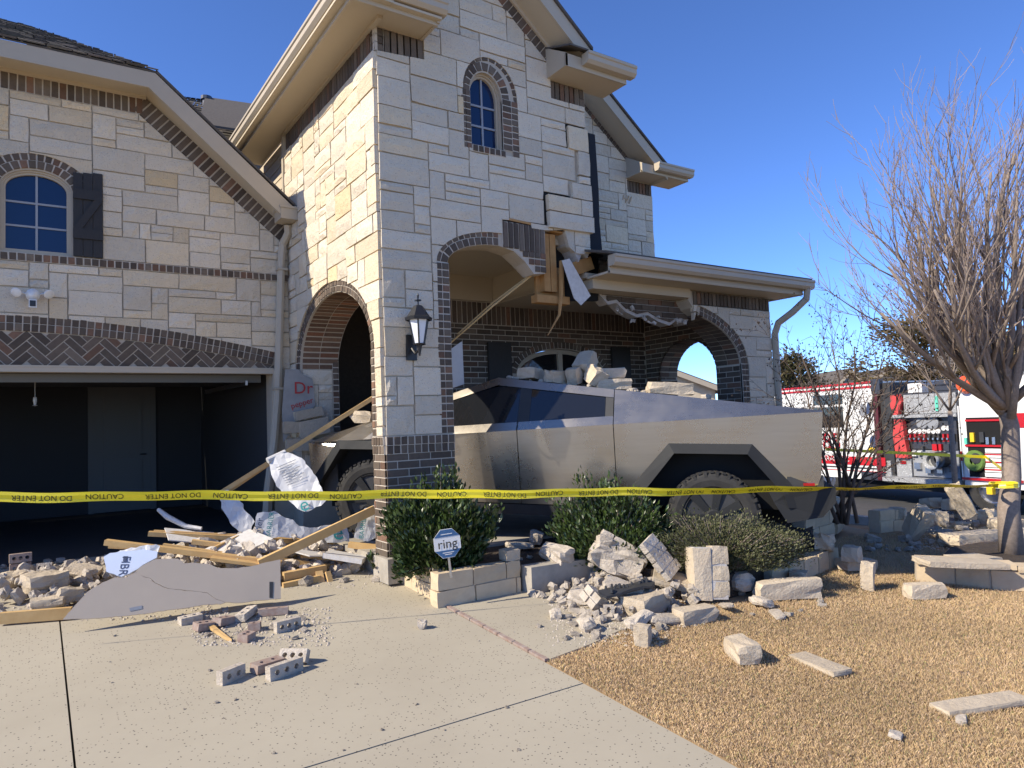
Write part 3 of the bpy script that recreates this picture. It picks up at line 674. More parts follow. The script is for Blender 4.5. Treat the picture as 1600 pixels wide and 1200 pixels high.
# brick: wainscot, jamb and arch rings, window surround, soldier courses
brow(wallT, FT, XL - 0.012, 3.645, 1.155, 1.235, 10, d1=0.045); brow(wallT, FT, XL - 0.012, 3.645, 1.068, 1.148, 10, d1=0.038)
bricks_plain(wallT, FT, XL - 0.012, 3.645, 0.05, 1.06, d1=0.03, seed=4)
def col(part, fr, s0, s1, t0, t1, n, d1=0.03):
    h = (t1 - t0) / n; bed(part, fr, [(s0 - 0.005, t0), (s1 + 0.005, t0), (s1 + 0.005, t1), (s0 - 0.005, t1)], d1 - 0.008)
    for i in range(n):
        j = lambda: RB.uniform(-0.002, 0.002)
        quadpiece('brick', part, fr, [(s0 + j(), t0 + i * h + 0.007), (s1 + j(), t0 + i * h + 0.007), (s1 + j(), t0 + (i + 1) * h - 0.007), (s0 + j(), t0 + (i + 1) * h - 0.007)], -0.05, d1 + RB.uniform(-0.003, 0.003), 'brick', btint())
col(wallT, FT, 3.486, 3.56, 1.245, 3.05, 23); col(wallT, FT, 3.57, 3.645, 1.245, 3.05, 23)
bring(wallT, FT, ell(4.30, 3.05, 0.665, 0.265, PI, PI / 2), 0.0, 0.078, 10); bring(wallT, FT, ell(4.30, 3.05, 0.665, 0.265, PI, PI / 2), 0.087, 0.165, 11)
col(wallT, FT, 3.868, 3.925, 4.35, 5.02, 9); col(wallT, FT, 3.93, 3.985, 4.35, 5.02, 9); col(wallT, FT, 4.415, 4.53, 4.42, 5.02, 8); col(wallT, FT, 4.54, 4.64, 4.36, 5.02, 9)
bring(wallT, FT, ell(4.20, 5.0, 0.215, 0.285, PI, 0), 0.005, 0.10, 11); bring(wallT, FT, ell(4.25, 5.0, 0.275, 0.36, PI, 0), 0.055, 0.13, 14)
brow(wallT, FT, 3.99, 4.43, 4.335, 4.40, 6, d1=0.045)
window('window', FT, 4.1975, 4.40, 5.27, 0.2125, 0.28, 0.04, -0.09, 1, 3)
brow(wallT, FT, XL + 0.09, 3.43, 5.185, 5.42, 6); brow(wallT, FT, XL - 0.02, XL + 0.085, 5.18, 5.255, 1); brow(wallT, FT, XL - 0.02, XL + 0.085, 5.262, 5.335, 1); brow(wallT, FT, XL - 0.02, XL + 0.085, 5.342, 5.42, 1)
brow(wallT, FT, 5.11, 5.55, 5.185, 5.40, 6); brow(wallT, FT, 5.555, 5.645, 5.185, 5.285, 1); brow(wallT, FT, 5.555, 5.645, 5.292, 5.40, 1)
for sgn in (1, -1):
    cc = Vector((sgn * 0.7695, -0.6386)); nn_ = Vector((-sgn * 0.6386, -0.7695))
    e0 = Vector((TA[0], ledge(TA[0]) - 0.02)); e1 = e0 + cc * (1.72 if sgn > 0 else 1.1); bed(wallT, FT, [tuple(e0), tuple(e1), tuple(e1 + nn_ * 0.215), tuple(e0 + nn_ * 0.215)], 0.021)
    for i in range(20):
        p = Vector((TA[0], ledge(TA[0]) - 0.02)) + cc * (0.03 + i * 0.083); q = p + cc * 0.072
        if q.y < 5.47: break
        quadpiece('brick', wallT, FT, [tuple(p), tuple(q), tuple(q + nn_ * 0.21), tuple(p + nn_ * 0.21)], -0.03, 0.03, 'brick', btint())
# torn-open corner: backing brick, framing timbers, hanging board
bp_ = [(4.345, 3.605), (4.345, 3.33), (4.46, 3.31), (4.60, 3.22), (4.77, 3.03), (4.93, 3.05), (4.945, 3.58)]
mb = MB(); slab(mb, FT, bp_, [], -0.2, 0.018); bpo = mb.build('backing_brick', 'light_mortar', wallT)
for i in range(8):
    s = 4.36 + i * 0.073; q = [(s, 3.30 - (0.0 if i < 3 else 0.02)), (s + 0.055, 3.30 - (0.0 if i < 3 else 0.02)), (s + 0.055, 3.585), (s, 3.595)]
    ov, keep, bd, fr_, K = inter(q, bp_)
    if K > 0.002: quadpiece('brick', wallT, FT, q, -0.05, 0.034, 'brick', btint())
for t_ in (3.06, 3.14, 3.22):
    for i in range(4):
        s = 4.62 + i * 0.083; q = [(s, t_), (s + 0.07, t_), (s + 0.07, t_ + 0.062), (s, t_ + 0.062)]
        ov, keep, bd, fr_, K = inter(q, bp_)
        if fr_ > 0.8: quadpiece('brick', wallT, FT, q, -0.05, 0.032, 'brick', btint())
mb = MB(); mb.prism([FT.p(4.36, 3.60, 0.022), FT.p(5.22, 3.585, 0.022), FT.p(5.22, 3.68, 0.022), FT.p(4.98, 3.665, 0.022), FT.p(4.96, 3.64, 0.022), FT.p(4.36, 3.655, 0.022)], (0, 0.02, 0)); mb.build('lintel_gap_shade', 'void', wallT)  # flat black strip on the wall face, painting the darkness of the opening
mb = MB()
for (a, b, c) in ((4.965, 5.055, 2.86), (5.065, 5.15, 2.86)): mb.box(((a + b) / 2, YF + 0.1, (3.55 + c) / 2), (b - a, 0.1, 3.55 - c))
mb.box((5.12, YF + 0.16, 3.0), (0.42, 0.04, 0.36)); mb.box((5.06, YF + 0.07, 2.76), (0.48, 0.12, 0.09)); mb.box((5.52, YF + 0.06, 3.20), (0.36, 0.09, 0.16), Matrix.Rotation(-0.35, 3, 'Y'))
mb.box((4.66, YF - 0.005, 3.615), (0.58, 0.06, 0.025), Matrix.Rotation(0.05, 3, 'Y')); mb.box((5.05, YF + 0.06, 3.60), (0.5, 0.1, 0.05), Matrix.Rotation(0.05, 3, 'Y'))
mb.build('framing_timber', 'lumber', wallT)
mb = MB(); mb.prism([onY(852, 375, YF + 0.2), onY(935, 372, YF + 0.2), onY(935, 470, YF + 0.2), onY(852, 470, YF + 0.2)], (0, 0.05, 0)); mb.build('cavity_shade', 'void', wallT)  # flat black sheet behind the timbers, painting the shade of the hollow
rr = random.Random(3)
mb = MB()
pts = [(5.28, 3.72), (5.62, 3.70), (5.63, 3.40), (5.58, 3.30), (5.50, 3.36), (5.44, 3.24), (5.36, 3.38), (5.28, 3.44)]
slab(mb, FT, pts, [], -0.22, 0.02); mb.build('broken_stone', 'white_mortar', wallT)
mb = MB(); P = [onY(878, 407, YF - 0.12), onY(890, 404, YF - 0.12), onY(923, 462, YF - 0.1), onY(908, 477, YF - 0.1), onY(897, 466, YF - 0.1)]; mb.prism(P, (0.006, 0.014, 0)); mb.build('hanging_board', 'gypsum', wallT)
mb = MB(); mb.tube([onY(877, 408, YF + 0.02), onY(877, 460, YF - 0.02), onY(874, 492, YF - 0.05), onY(856, 524, YF - 0.1)], [0.026, 0.024, 0.018, 0.006], 5); mb.build('splinter', 'lumber', wallT)
mb = MB(); mb.tube([onY(835, 427, YF + 0.1), onY(770, 478, YF + 0.25), onY(705, 535, YF + 0.5)], [0.012, 0.012, 0.010], 5); mb.tube([onY(832, 427, YF + 0.12), onY(770, 473, YF + 0.3), onY(715, 522, YF + 0.5)], [0.010, 0.010, 0.008], 5); mb.build('dangling_lath', 'pine', wallT)
mb = MB(); P = [(5.67, 4.92), (5.86, 4.92), (5.88, 4.2), (5.87, 3.8), (5.90, 3.36), (5.70, 3.36), (5.72, 4.0)]; slab(mb, FT, P, [], -0.34, -0.06); mb.build('torn_felt', 'felt', wallT)
# left face of the tower with its arch
LREG = [(6.545, 1.24), (9.66, 1.24), (9.66, 5.20), (6.545, 5.17)]
l_arch = [(6.69, -0.2), (6.69, 2.13)] + arc(8.01, 2.13, 1.32, 0.92, PI, 0, 20)[1:-1] + [(9.33, 2.13), (9.33, -0.2)]
l_open = [(6.82, -0.2), (6.82, 2.13)] + arc(8.01, 2.13, 1.19, 0.79, PI, 0, 20)[1:-1] + [(9.20, 2.13), (9.20, -0.2)]
wallL = MB(); slab(wallL, FL, [(YF + 0.002, 0), (9.66, 0), (9.66, 5.46), (YF + 0.002, 5.46)], [l_open], -0.50, 0.013); wallL = wallL.build('tower_wall', 'mortar', house)
ashlar(wallL, FL, 6.53, 9.64, 1.245, 5.17, LREG, [l_arch], 31, 0.9, d1=0.048)
fnl = ell(8.01, 2.13, 1.195, 0.795, PI, 0)
bring(wallL, FL, fnl, 0.0, 0.062, 38, d0=-0.06); bring(wallL, FL, fnl, 0.07, 0.135, 42, d0=-0.06)
col(wallL, FL, 6.755, 6.82, 1.245, 2.13, 11)
col(wallL, FL, 6.70, 6.75, 1.245, 2.13, 11)
brow(wallL, FL, 6.65, 9.6, 5.185, 5.43, 34); brow(wallL, FL, 6.536, 6.645, 5.185, 5.265, 1); brow(wallL, FL, 6.536, 6.645, 5.272, 5.35, 1); brow(wallL, FL, 6.536, 6.645, 5.357, 5.43, 1)
brow(wallL, FL, 6.54, 6.82, 1.155, 1.235, 4, d1=0.045); brow(wallL, FL, 6.54, 6.82, 1.068, 1.148, 4, d1=0.038); bricks_plain(wallL, FL, 6.54, 6.82, 0.05, 1.06, d1=0.03, seed=8)
# brick soffit of the left arch (two bricks deep) and the reveal of the far jamb
for i in range(40):
    u0, u1 = i / 40 + 0.0035, (i + 1) / 40 - 0.0035
    for (da, db) in ((-0.018, -0.235), (-0.247, -0.49)):
        (p, n) = fnl(u0); (q, m_) = fnl(u1); w = -0.012; tn = btint()
        A = (p[0] + n[0] * w, p[1] + n[1] * w); B = (q[0] + m_[0] * w, q[1] + m_[1] * w); A2 = (p[0] + n[0] * 0.02, p[1] + n[1] * 0.02); B2 = (q[0] + m_[0] * 0.02, q[1] + m_[1] * 0.02)
        vs_ = [FL.p(*A, da), FL.p(*B, da), FL.p(*B, db), FL.p(*A, db), FL.p(*A2, da), FL.p(*B2, da), FL.p(*B2, db), FL.p(*A2, db)]
        addpiece('brick', wallL, vs_, [(0, 1, 2, 3), (0, 4, 5, 1), (1, 5, 6, 2), (2, 6, 7, 3), (3, 7, 4, 0)], 'brick', (tn[0] * 1.5, tn[1] * 1.2, tn[2] * 1.05))
FJ = Frame((0, 9.20, 0), (1, 0, 0), (0, -1, 0))
ashlar(wallL, FJ, XL + 0.02, 3.30, 0.62, 2.13, [(XL + 0.02, 0.6), (3.30, 0.6), (3.30, 2.13), (XL + 0.02, 2.13)], [], 41, 0.3, d1=0.03)
col(wallL, FJ, 3.31, 3.385, 0.5, 2.4, 24, d1=0.02)
# dislodged stones and the exposed printed sheet beside the garage door
SHP = [(446, 577), (466, 577), (472, 584), (488, 592), (491, 612), (492, 634), (474, 650), (443, 690), (441, 640)]
mb = MB(); mb.prism([onY(x, y, 9.14) for x, y in SHP], (0, 0.012, 0)); shb = mb.build('exposed_sheet', 'sheathing', wallG)
def text_mesh(body, size, m, name, parent, mtx, font_scale=1.0, ext=0.0, align='CENTER', base=None):
    cu = bpy.data.curves.new(name, 'FONT'); cu.body = body; cu.size = size; cu.align_x = align; cu.align_y = 'CENTER'; cu.extrude = ext; cu.resolution_u = 3
    o = bpy.data.objects.new(name + '_tmp', cu); COL.objects.link(o)
    bpy.context.view_layer.update()
    me = bpy.data.meshes.new_from_object(o); bpy.data.objects.remove(o); bpy.data.curves.remove(cu)
    off = wloc(parent) if parent is not None else (Vector(base) if base is not None else Vector((0, 0, 0)))
    me.transform(Matrix.Translation(-off) @ mtx); me.materials.clear(); me.materials.append(mat(m))
    o = bpy.data.objects.new(name, me); COL.objects.link(o)
    if parent is not None: o.parent = parent
    elif base is not None: o.location = base
    return o
def wall_mtx(p, right, up, sx=1.0):
    r_ = Vector(right).normalized(); u_2 = Vector(up); u_2 = (u_2 - r_ * u_2.dot(r_)).normalized(); n_2 = r_.cross(u_2)
    m = Matrix.Identity(4)
    for i in range(3): m[i][0] = r_[i] * sx; m[i][1] = u_2[i]; m[i][2] = n_2[i]; m[i][3] = p[i]
    return m
text_mesh('Dr', 0.22, 'red_print', 'lettering', shb, wall_mtx(onY(474, 607, 9.13), (1, 0, 0), (0, 0, 1)))
text_mesh('pepper', 0.105, 'red_print', 'lettering', shb, wall_mtx(onY(472, 630, 9.13), (1, 0, 0.28), (-0.28, 0, 1)))
for (x, y, w, h, a) in ((482, 646, 0.36, 0.11, 0.2), (490, 668, 0.40, 0.22, 0.16), (455, 668, 0.2, 0.15, 0.0), (468, 695, 0.34, 0.16, 0.04)):
    p = onY(x, y, 9.10); mb = MB(); mb.box(p, (w, 0.10, h), Matrix.Rotation(-a, 3, 'Y'), 0.008, rr); mb.build('loose_stone', 'fieldstone', wallG)
# eaves of the tower
mb = MB(); mb.box((XL - 0.24, 8.55, 5.455), (0.50, 4.9, 0.025)); mb.box((XL - 0.03, 8.0, 5.43), (0.05, 3.3, 0.05)); mb.box((XL + 0.27, YF - 0.22, 5.452), (0.54, 0.46, 0.025)); mb.build('soffit', 'soffit', house)
def gutter(a, b, out, name='gutter'):
    a, b, o = Vector(a) + Vector(out) * 0.004, Vector(b) + Vector(out) * 0.004, Vector(out); pr_ = [(0, 0), (0.085, 0.0), (0.12, 0.035), (0.12, 0.09), (0.135, 0.10), (0.135, 0.13), (0, 0.13)]
    mb = MB(); n = len(pr_); vs = [a + o * p[0] + Vector((0, 0, p[1])) for p in pr_] + [b + o * p[0] + Vector((0, 0, p[1])) for p in pr_]
    mb.add(vs, [tuple(range(n)), tuple(range(2 * n - 1, n - 1, -1))] + [(i, (i + 1) % n, (i + 1) % n + n, i + n) for i in range(n)]); return mb.build(name, 'trim', house)
mb = MB(); mb.box((XL - 0.39, 8.6, 5.50), (0.03, 4.8, 0.2)); mb.box((2.95, YF - 0.37, 5.50), (0.93, 0.03, 0.2)); mb.box((3.41, YF - 0.2, 5.55), (0.03, 0.42, 0.26)); mb.build('fascia', 'trim', house)
gutter((XL - 0.405, 6.08, 5.48), (XL - 0.405, 11.0, 5.48), (-1, 0, 0)); gutter((XL - 0.53, YF - 0.385, 5.48), (3.47, YF - 0.385, 5.48), (0, -1, 0))
# right return of the tower eaves
mb = MB(); mb.box((5.53, YF - 0.17, 5.42), (0.94, 0.41, 0.025)); mb.build('soffit', 'soffit', house)
mb = MB(); mb.box((5.53, YF - 0.385, 5.48), (0.94, 0.03, 0.15)); mb.prism([(5.06, YF - 0.4, 5.41), (5.06, YF, 5.41), (5.06, YF, 5.80), (5.06, YF - 0.4, 5.56)], (0.03, 0, 0)); mb.build('fascia', 'trim', house)
gutter((5.30, YF - 0.40, 5.46), (6.06, YF - 0.40, 5.46), (0, -1, 0))
def rake(fr_y, apex, slope, x_end, face_y, side, name='rake_board', wall_z=None):
    # sloping barge board and its soffit on one side of a gable
    s = 1 if side > 0 else -1; x0, z0 = apex; x1 = x_end; z1 = z0 - slope * abs(x1 - x0)
    mb = MB(); mb.prism([(x0, fr_y, z0), (x1, fr_y, z1), (x1, fr_y, z1 - 0.21), (x0, fr_y, z0 - 0.21)], (0, 0.035, 0)); mb.build(name, 'trim', house)
    mb = MB(); mb.prism([(x0, fr_y + 0.035, z0 - 0.20), (x1, fr_y + 0.035, z1 - 0.20), (x1, face_y + 0.02, z1 - 0.20), (x0, face_y + 0.02, z0 - 0.20)], (0, 0, 0.03)); mb.prism([(x0, face_y - 0.055, z0 - 0.20), (x1, face_y - 0.055, z1 - 0.20), (x1, face_y - 0.055, z1 - 0.25), (x0, face_y - 0.055, z0 - 0.25)], (0, 0.05, 0)); mb.build('rake_soffit', 'soffit', house)
    mb = MB(); mb.prism([(x0, fr_y - 0.025, z0 + 0.002), (x1 + s * 0.03, fr_y - 0.025, z1 - 0.02), (x1 + s * 0.03, fr_y - 0.025, z1 + 0.02), (x0, fr_y - 0.025, z0 + 0.045)], (0, 5.5, 0)); mb.build('tower_roof', 'shingle', house)
rake(YF - 0.37, (TA[0], 6.94), TS, 5.46, YF, 1); rake(YF - 0.37, (TA[0], 6.94), TS, XL - 0.30, YF, -1)
mb = MB(); mb.prism([(5.06, YF - 0.5, 5.60), (6.06, YF - 0.5, 5.60), (5.9, YF, 5.78), (5.06, YF, 5.78)], (0, 0, 0.02)); mb.build('return_roof', 'shingle', house)
mb = MB(); mb.box((5.57, YF + 1.25, 4.55), (0.10, 2.0, 2.0)); mb.build('side_wall', 'soffit', house)
for k in range(9): mb = MB(); mb.box((2.95 - 0.004, 10.95, 4.55 + k * 0.17), (0.03, 2.45, 0.185), Matrix.Rotation(0.06, 3, 'Y')); mb.build('siding_board', 'soffit', house)
mb = MB(); mb.box((XL - 0.02, 9.69, 5.0), (0.06, 0.07, 1.3)); mb.build('corner_post', 'trim', house)
# second gable behind the porch roof
S2 = 0.79; A2 = (6.3, 7.65); led2 = lambda x: A2[1] - S2 * abs(x - A2[0])
wall2 = MB(); slab(wall2, F2, [(5.64, 3.2), (8.99, 3.2), (8.99, led2(8.99)), (A2[0], led2(A2[0])), (5.64, led2(5.64))], [], -0.3, 0.013); wall2 = wall2.build('gable_wall', 'mortar', house)
ashlar(wall2, F2, 6.0, 8.985, 3.4, 6.9, [(6.0, 3.4), (8.985, 3.4), (8.985, 5.20), (8.40, 5.20), (8.40, led2(8.40) - 0.25), (6.4, led2(6.4) - 0.25), (6.0, 6.5)], [], 51, 0.3)
brow(wall2, F2, 8.40, 8.985, 5.21, 5.41, 8)
for i in range(40):
    p = Vector((6.9, led2(6.9) - 0.03)) + Vector((0.785, -0.62)) * i * 0.083; q = p + Vector((0.785, -0.62)) * 0.072; n2 = Vector((-0.62, -0.785)) * 0.2
    if q.x > 8.55: break
    quadpiece('brick', wall2, F2, [tuple(p), tuple(q), tuple(q + n2), tuple(p + n2)], -0.03, 0.03, 'brick', btint())
def rake2():
    fy = YB - 0.42; x0, z0 = A2[0], A2[1] + 0.06; x1 = 8.98; z1 = z0 - S2 * (x1 - x0)
    mb = MB(); mb.prism([(x0, fy, z0), (x1, fy, z1), (x1, fy, z1 - 0.21), (x0, fy, z0 - 0.21)], (0, 0.035, 0)); mb.build('rake_board', 'trim', house)
    mb = MB(); mb.prism([(x0, fy + 0.035, z0 - 0.20), (x1, fy + 0.035, z1 - 0.20), (x1, YB + 0.02, z1 - 0.20), (x0, YB + 0.02, z0 - 0.20)], (0, 0, 0.03)); mb.build('rake_soffit', 'soffit', house)
    mb = MB(); mb.prism([(x0, fy - 0.025, z0 + 0.002), (x1 + 0.05, fy - 0.025, z1 - 0.02), (x1 + 0.05, fy - 0.025, z1 + 0.02), (x0, fy - 0.025, z0 + 0.045)], (0, 5.0, 0)); mb.build('gable_roof', 'shingle', house)
    mb = MB(); mb.box((8.93, YB - 0.2, 5.44), (1.1, 0.46, 0.025)); mb.build('soffit', 'soffit', house)
    mb = MB(); mb.box((8.93, YB - 0.41, 5.50), (1.1, 0.03, 0.15)); mb.prism([(8.39, YB - 0.42, 5.43), (8.39, YB, 5.43), (8.39, YB, 5.82), (8.39, YB - 0.42, 5.58)], (0.03, 0, 0)); mb.build('fascia', 'trim', house)
    gutter((8.65, YB - 0.43, 5.47), (9.50, YB - 0.43, 5.47), (0, -1, 0))
rake2()
mb = MB(); mb.box((8.7, YB - 0.012, 4.95), (0.25, 0.03, 0.12)); 
for k in range(7): mb.tube([F2.p(8.26 + k * 0.03, 5.03 + 0.04 * math.sin(k * 2.1), 0.05), F2.p(8.30 + k * 0.028, 5.10 + 0.03 * math.cos(k * 3.3), 0.05)], 0.012, 5)
mb.build('rust_stained_stone', 'rust_stone', wall2)
# --- porch: front wall with the surviving right arch, side wall, back wall, floor and ceiling
r_in = lambda t0, t1, n, k=0.0: arc(6.90, 2.05, 1.46 + k, 0.72 + k, t0, t1, n)
wallP = MB(); op = r_in(0, 1.25, 12); slab(wallP, FT, [(8.36, 0), (9.07, 0), (9.07, 3.03), (7.36, 3.03), (7.33, 2.90), (7.41, 2.80)] + list(reversed(r_in(0, 1.16, 10)))[1:-1] + [(8.36, 2.05)], [], -0.44, 0.013); wallP = wallP.build('porch_wall', 'mortar', house)
ring = [(8.50, 0), (8.50, 2.05)] + r_in(0, 1.2, 12, 0.13) + [(7.2, 2.0), (7.2, 0)]
ashlar(wallP, FT, 7.4, 9.065, 0.3, 2.84, [(7.36, 0.3), (9.065, 0.3), (9.065, 2.84), (7.36, 2.84)], [ring], 61, 0.2)
brow(wallP, FT, 7.42, 9.065, 2.85, 3.02, 21)
fnr = ell(6.90, 2.05, 1.465, 0.725, 0, 1.13); bring(wallP, FT, fnr, 0.0, 0.062, 13); bring(wallP, FT, fnr, 0.07, 0.132, 14)
col(wallP, FT, 8.365, 8.425, 0.3, 2.05, 22); col(wallP, FT, 8.435, 8.495, 0.3, 2.05, 22)
for i in range(14):                                       # brick reveal of the arch
    (p, n) = fnr(i / 14 + 0.006); (q, m_) = fnr((i + 1) / 14 - 0.006)
    for (da, db) in ((-0.018, -0.22), (-0.23, -0.43)):
        A = (p[0] - n[0] * 0.012, p[1] - n[1] * 0.012); B = (q[0] - m_[0] * 0.012, q[1] - m_[1] * 0.012); A2_ = (p[0] + n[0] * 0.02, p[1] + n[1] * 0.02); B2_ = (q[0] + m_[0] * 0.02, q[1] + m_[1] * 0.02)
        addpiece('brick', wallP, [FT.p(*A, da), FT.p(*B, da), FT.p(*B, db), FT.p(*A, db), FT.p(*A2_, da), FT.p(*B2_, da), FT.p(*B2_, db), FT.p(*A2_, db)], [(0, 1, 2, 3), (0, 4, 5, 1), (1, 5, 6, 2), (2, 6, 7, 3), (3, 7, 4, 0)], 'brick', btint())
FRV = Frame((8.36, 0, 0), (0, 1, 0), (-1, 0, 0)); bricks_plain(wallP, FRV, YF + 0.015, YF + 0.43, 0.3, 2.05, d1=0.012, seed=14)
# broken inner leaf over the missing pier
FI = Frame((0, YF + 0.22, 0), (1, 0, 0), (0, -1, 0))
jag = [(5.95, 2.93), (6.1, 2.80), (6.25, 2.83), (6.4, 2.72), (6.6, 2.66), (6.8, 2.70), (7.0, 2.62), (7.2, 2.58), (7.35, 2.66), (7.5, 2.60), (7.62, 2.72), (7.62, 2.95), (5.95, 2.95)]
mb = MB(); slab(mb, FI, jag, [], -0.18, -0.006); mb.build('broken_mortar_bed', 'white_mortar', wallP)
bricks_plain(wallP, FI, 5.95, 7.6, 2.605, 2.945, region=[(p[0], min(2.94, p[1] + 0.045)) for p in jag[1:11]] + [(7.6, 2.945), (5.97, 2.945)], seed=15, d1=0.012)
mb = MB()
r9 = random.Random(9)
for k in range(13):
    x = r9.uniform(6.2, 7.5); mb.box((x, YF + 0.2 + r9.uniform(-0.03, 0.1), 2.60 + r9.uniform(0, 0.1) + (0.1 if x < 6.5 else 0)), (r9.uniform(0.03, 0.08), 0.05, r9.uniform(0.02, 0.045)), Euler((r9.random(), r9.random() - 0.5, r9.random())).to_matrix(), 0.01, r9)
mb.build('mortar_crumb', 'white_mortar', wallP, kind='stuff')
mb = MB(); mb.box((6.48, YF + 0.10, 2.985), (1.72, 0.30, 0.12)); mb.build('porch_beam', 'soffit', house)
# side wall with arch
FS = Frame((8.66, 0, 0), (0, 1, 0), (-1, 0, 0))
s_open = [(7.22, -0.2), (7.22, 2.0)] + arc(7.82, 2.0, 0.60, 0.56, PI, 0, 14)[1:-1] + [(8.42, 2.0), (8.42, -0.2)]
wallS = MB(); slab(wallS, FS, [(YF + 0.44, 0), (YB, 0), (YB, 3.1), (YF + 0.44, 3.1)], [s_open], -0.40, 0.010); wallS = wallS.build('porch_wall', 'mortar', house)
bricks_plain(wallS, FS, YF + 0.45, YB - 0.03, 0.2, 3.0, holes=[s_open], seed=16)
fns = ell(7.82, 2.0, 0.60, 0.56, PI, 0)
for i in range(20):
    (p, n) = fns(i / 20 + 0.005); (q, m_) = fns((i + 1) / 20 - 0.005)
    for (da, db) in ((0.018, -0.18), (-0.19, -0.39)):
        A = (p[0] - n[0] * 0.012, p[1] - n[1] * 0.012); B = (q[0] - m_[0] * 0.012, q[1] - m_[1] * 0.012); C_ = (p[0] + n[0] * 0.02, p[1] + n[1] * 0.02); D_ = (q[0] + m_[0] * 0.02, q[1] + m_[1] * 0.02)
        addpiece('brick', wallS, [FS.p(*A, da), FS.p(*B, da), FS.p(*B, db), FS.p(*A, db), FS.p(*C_, da), FS.p(*D_, da), FS.p(*D_, db), FS.p(*C_, db)], [(0, 1, 2, 3), (0, 4, 5, 1), (1, 5, 6, 2), (2, 6, 7, 3), (3, 7, 4, 0)], 'brick', btint())
FSR = Frame((0, 8.42, 0), (1, 0, 0), (0, -1, 0)); bricks_plain(wallS, FSR, 8.665, 9.05, 0.3, 2.0, d1=0.012, seed=19)
# back wall with window and shutters
bw_open = [(5.98, 0.9), (7.72, 0.9), (7.72, 2.06)] + arc(6.85, 2.06, 0.87, 0.40, 0, PI, 14)[1:-1] + [(5.98, 2.06)]
wallB = MB(); slab(wallB, F2, [(5.3, 0), (8.66, 0), (8.66, 3.12), (4.80, 3.12), (4.80, 1.75), (5.3, 1.65)], [bw_open], -0.25, 0.010); wallB = wallB.build('porch_wall', 'mortar', house)
bwr = [(5.90, 0.9), (7.80, 0.9), (7.80, 2.06)] + arc(6.85, 2.06, 0.97, 0.50, 0, PI, 14)[1:-1] + [(5.90, 2.06)]
bricks_plain(wallB, F2, 4.82, 8.65, 0.9, 2.77, holes=[bwr, [(4.7, 0.8), (5.3, 0.8), (5.3, 1.65), (4.7, 1.75)]], seed=17); brow(wallB, F2, 4.82, 8.65, 2.785, 3.10, 46)
bring(wallB, F2, ell(6.85, 2.06, 0.88, 0.41, PI, 0), 0.0, 0.10, 28)
window('window', F2, 6.85, 0.92, 2.45, 0.86, 0.40, 0.06, -0.08, 2, 2, 'trim', 'dark_glass')
mb = MB(); mb.add(*boxf(F2, 6.81, 6.89, 0.95, 2.42, -0.078, -0.03)); mb.build('mullion', 'trim', house)
for c in (5.66, 8.05):
    mb = MB(); mb.add(*boxf(F2, c - 0.2, c + 0.2, 0.95, 2.52, 0.03, 0.07)); so = mb.build('shutter', 'black_wood', house)
    for z in (1.2, 1.75): mb = MB(); mb.add(*boxf(F2, c - 0.2, c + 0.2, z, z + 0.1, 0.07, 0.09)); mb.build('batten', 'black_wood', so)
mb = MB(); mb.box((4.10, 11.05, 1.74), (1.6, 0.1, 3.48)); mb.box((4.88, 9.9, 1.74), (0.1, 2.3, 3.48)); mb.box((3.36, 10.2, 1.74), (0.1, 1.6, 3.48)); mb.build('entry_wall', 'brick', house)
mb = MB(); mb.box((4.23, 8.9, 3.50), (2.7, 4.4, 0.08)); mb.box((7.1, 7.65, 3.09), (3.1, 2.2, 0.06)); mb.box((5.58, 7.65, 3.28), (0.06, 2.0, 0.42)); mb.box((5.0, YB - 0.05, 3.3), (1.2, 0.08, 0.38)); mb.build('porch_ceiling', 'soffit', house)
mb = MB(); mb.box((5.95, 8.05, -0.09), (6.1, 2.95, 0.24)); mb.build('porch_floor', 'old_concrete', house)
# porch eaves
mb = MB(); mb.box((7.45, YF - 0.2, 3.055), (3.75, 0.44, 0.025)); mb.build('soffit', 'soffit', house)
mb = MB(); mb.box((7.45, YF - 0.40, 3.12), (3.75, 0.03, 0.17)); mb.box((9.32, YF + 0.9, 3.12), (0.03, 2.6, 0.17)); mb.build('fascia', 'trim', house)
pg = gutter((5.55, YF - 0.415, 3.11), (9.44, YF - 0.415, 3.11), (0, -1, 0)); gutter((9.335, YF - 0.53, 3.11), (9.335, YB, 3.11), (1, 0, 0))
mb = MB(); mb.prism([(5.5, YF - 0.5, 3.245), (9.45, YF - 0.5, 3.245), (9.2, YB, 3.95), (5.64, YB, 3.95)], (0, 0, 0.03)); mb.build('porch_roof', 'shingle', house)
mb = MB(); mb.tube([(9.34, YF - 0.48, 3.12), (9.34, YF - 0.46, 2.98), (9.22, YF - 0.30, 2.80), (9.12, YF - 0.12, 2.66), (9.105, YF - 0.06, 2.5), (9.105, YF - 0.06, 0.1)], 0.05, 8); mb.build('downspout', 'trim', pg)
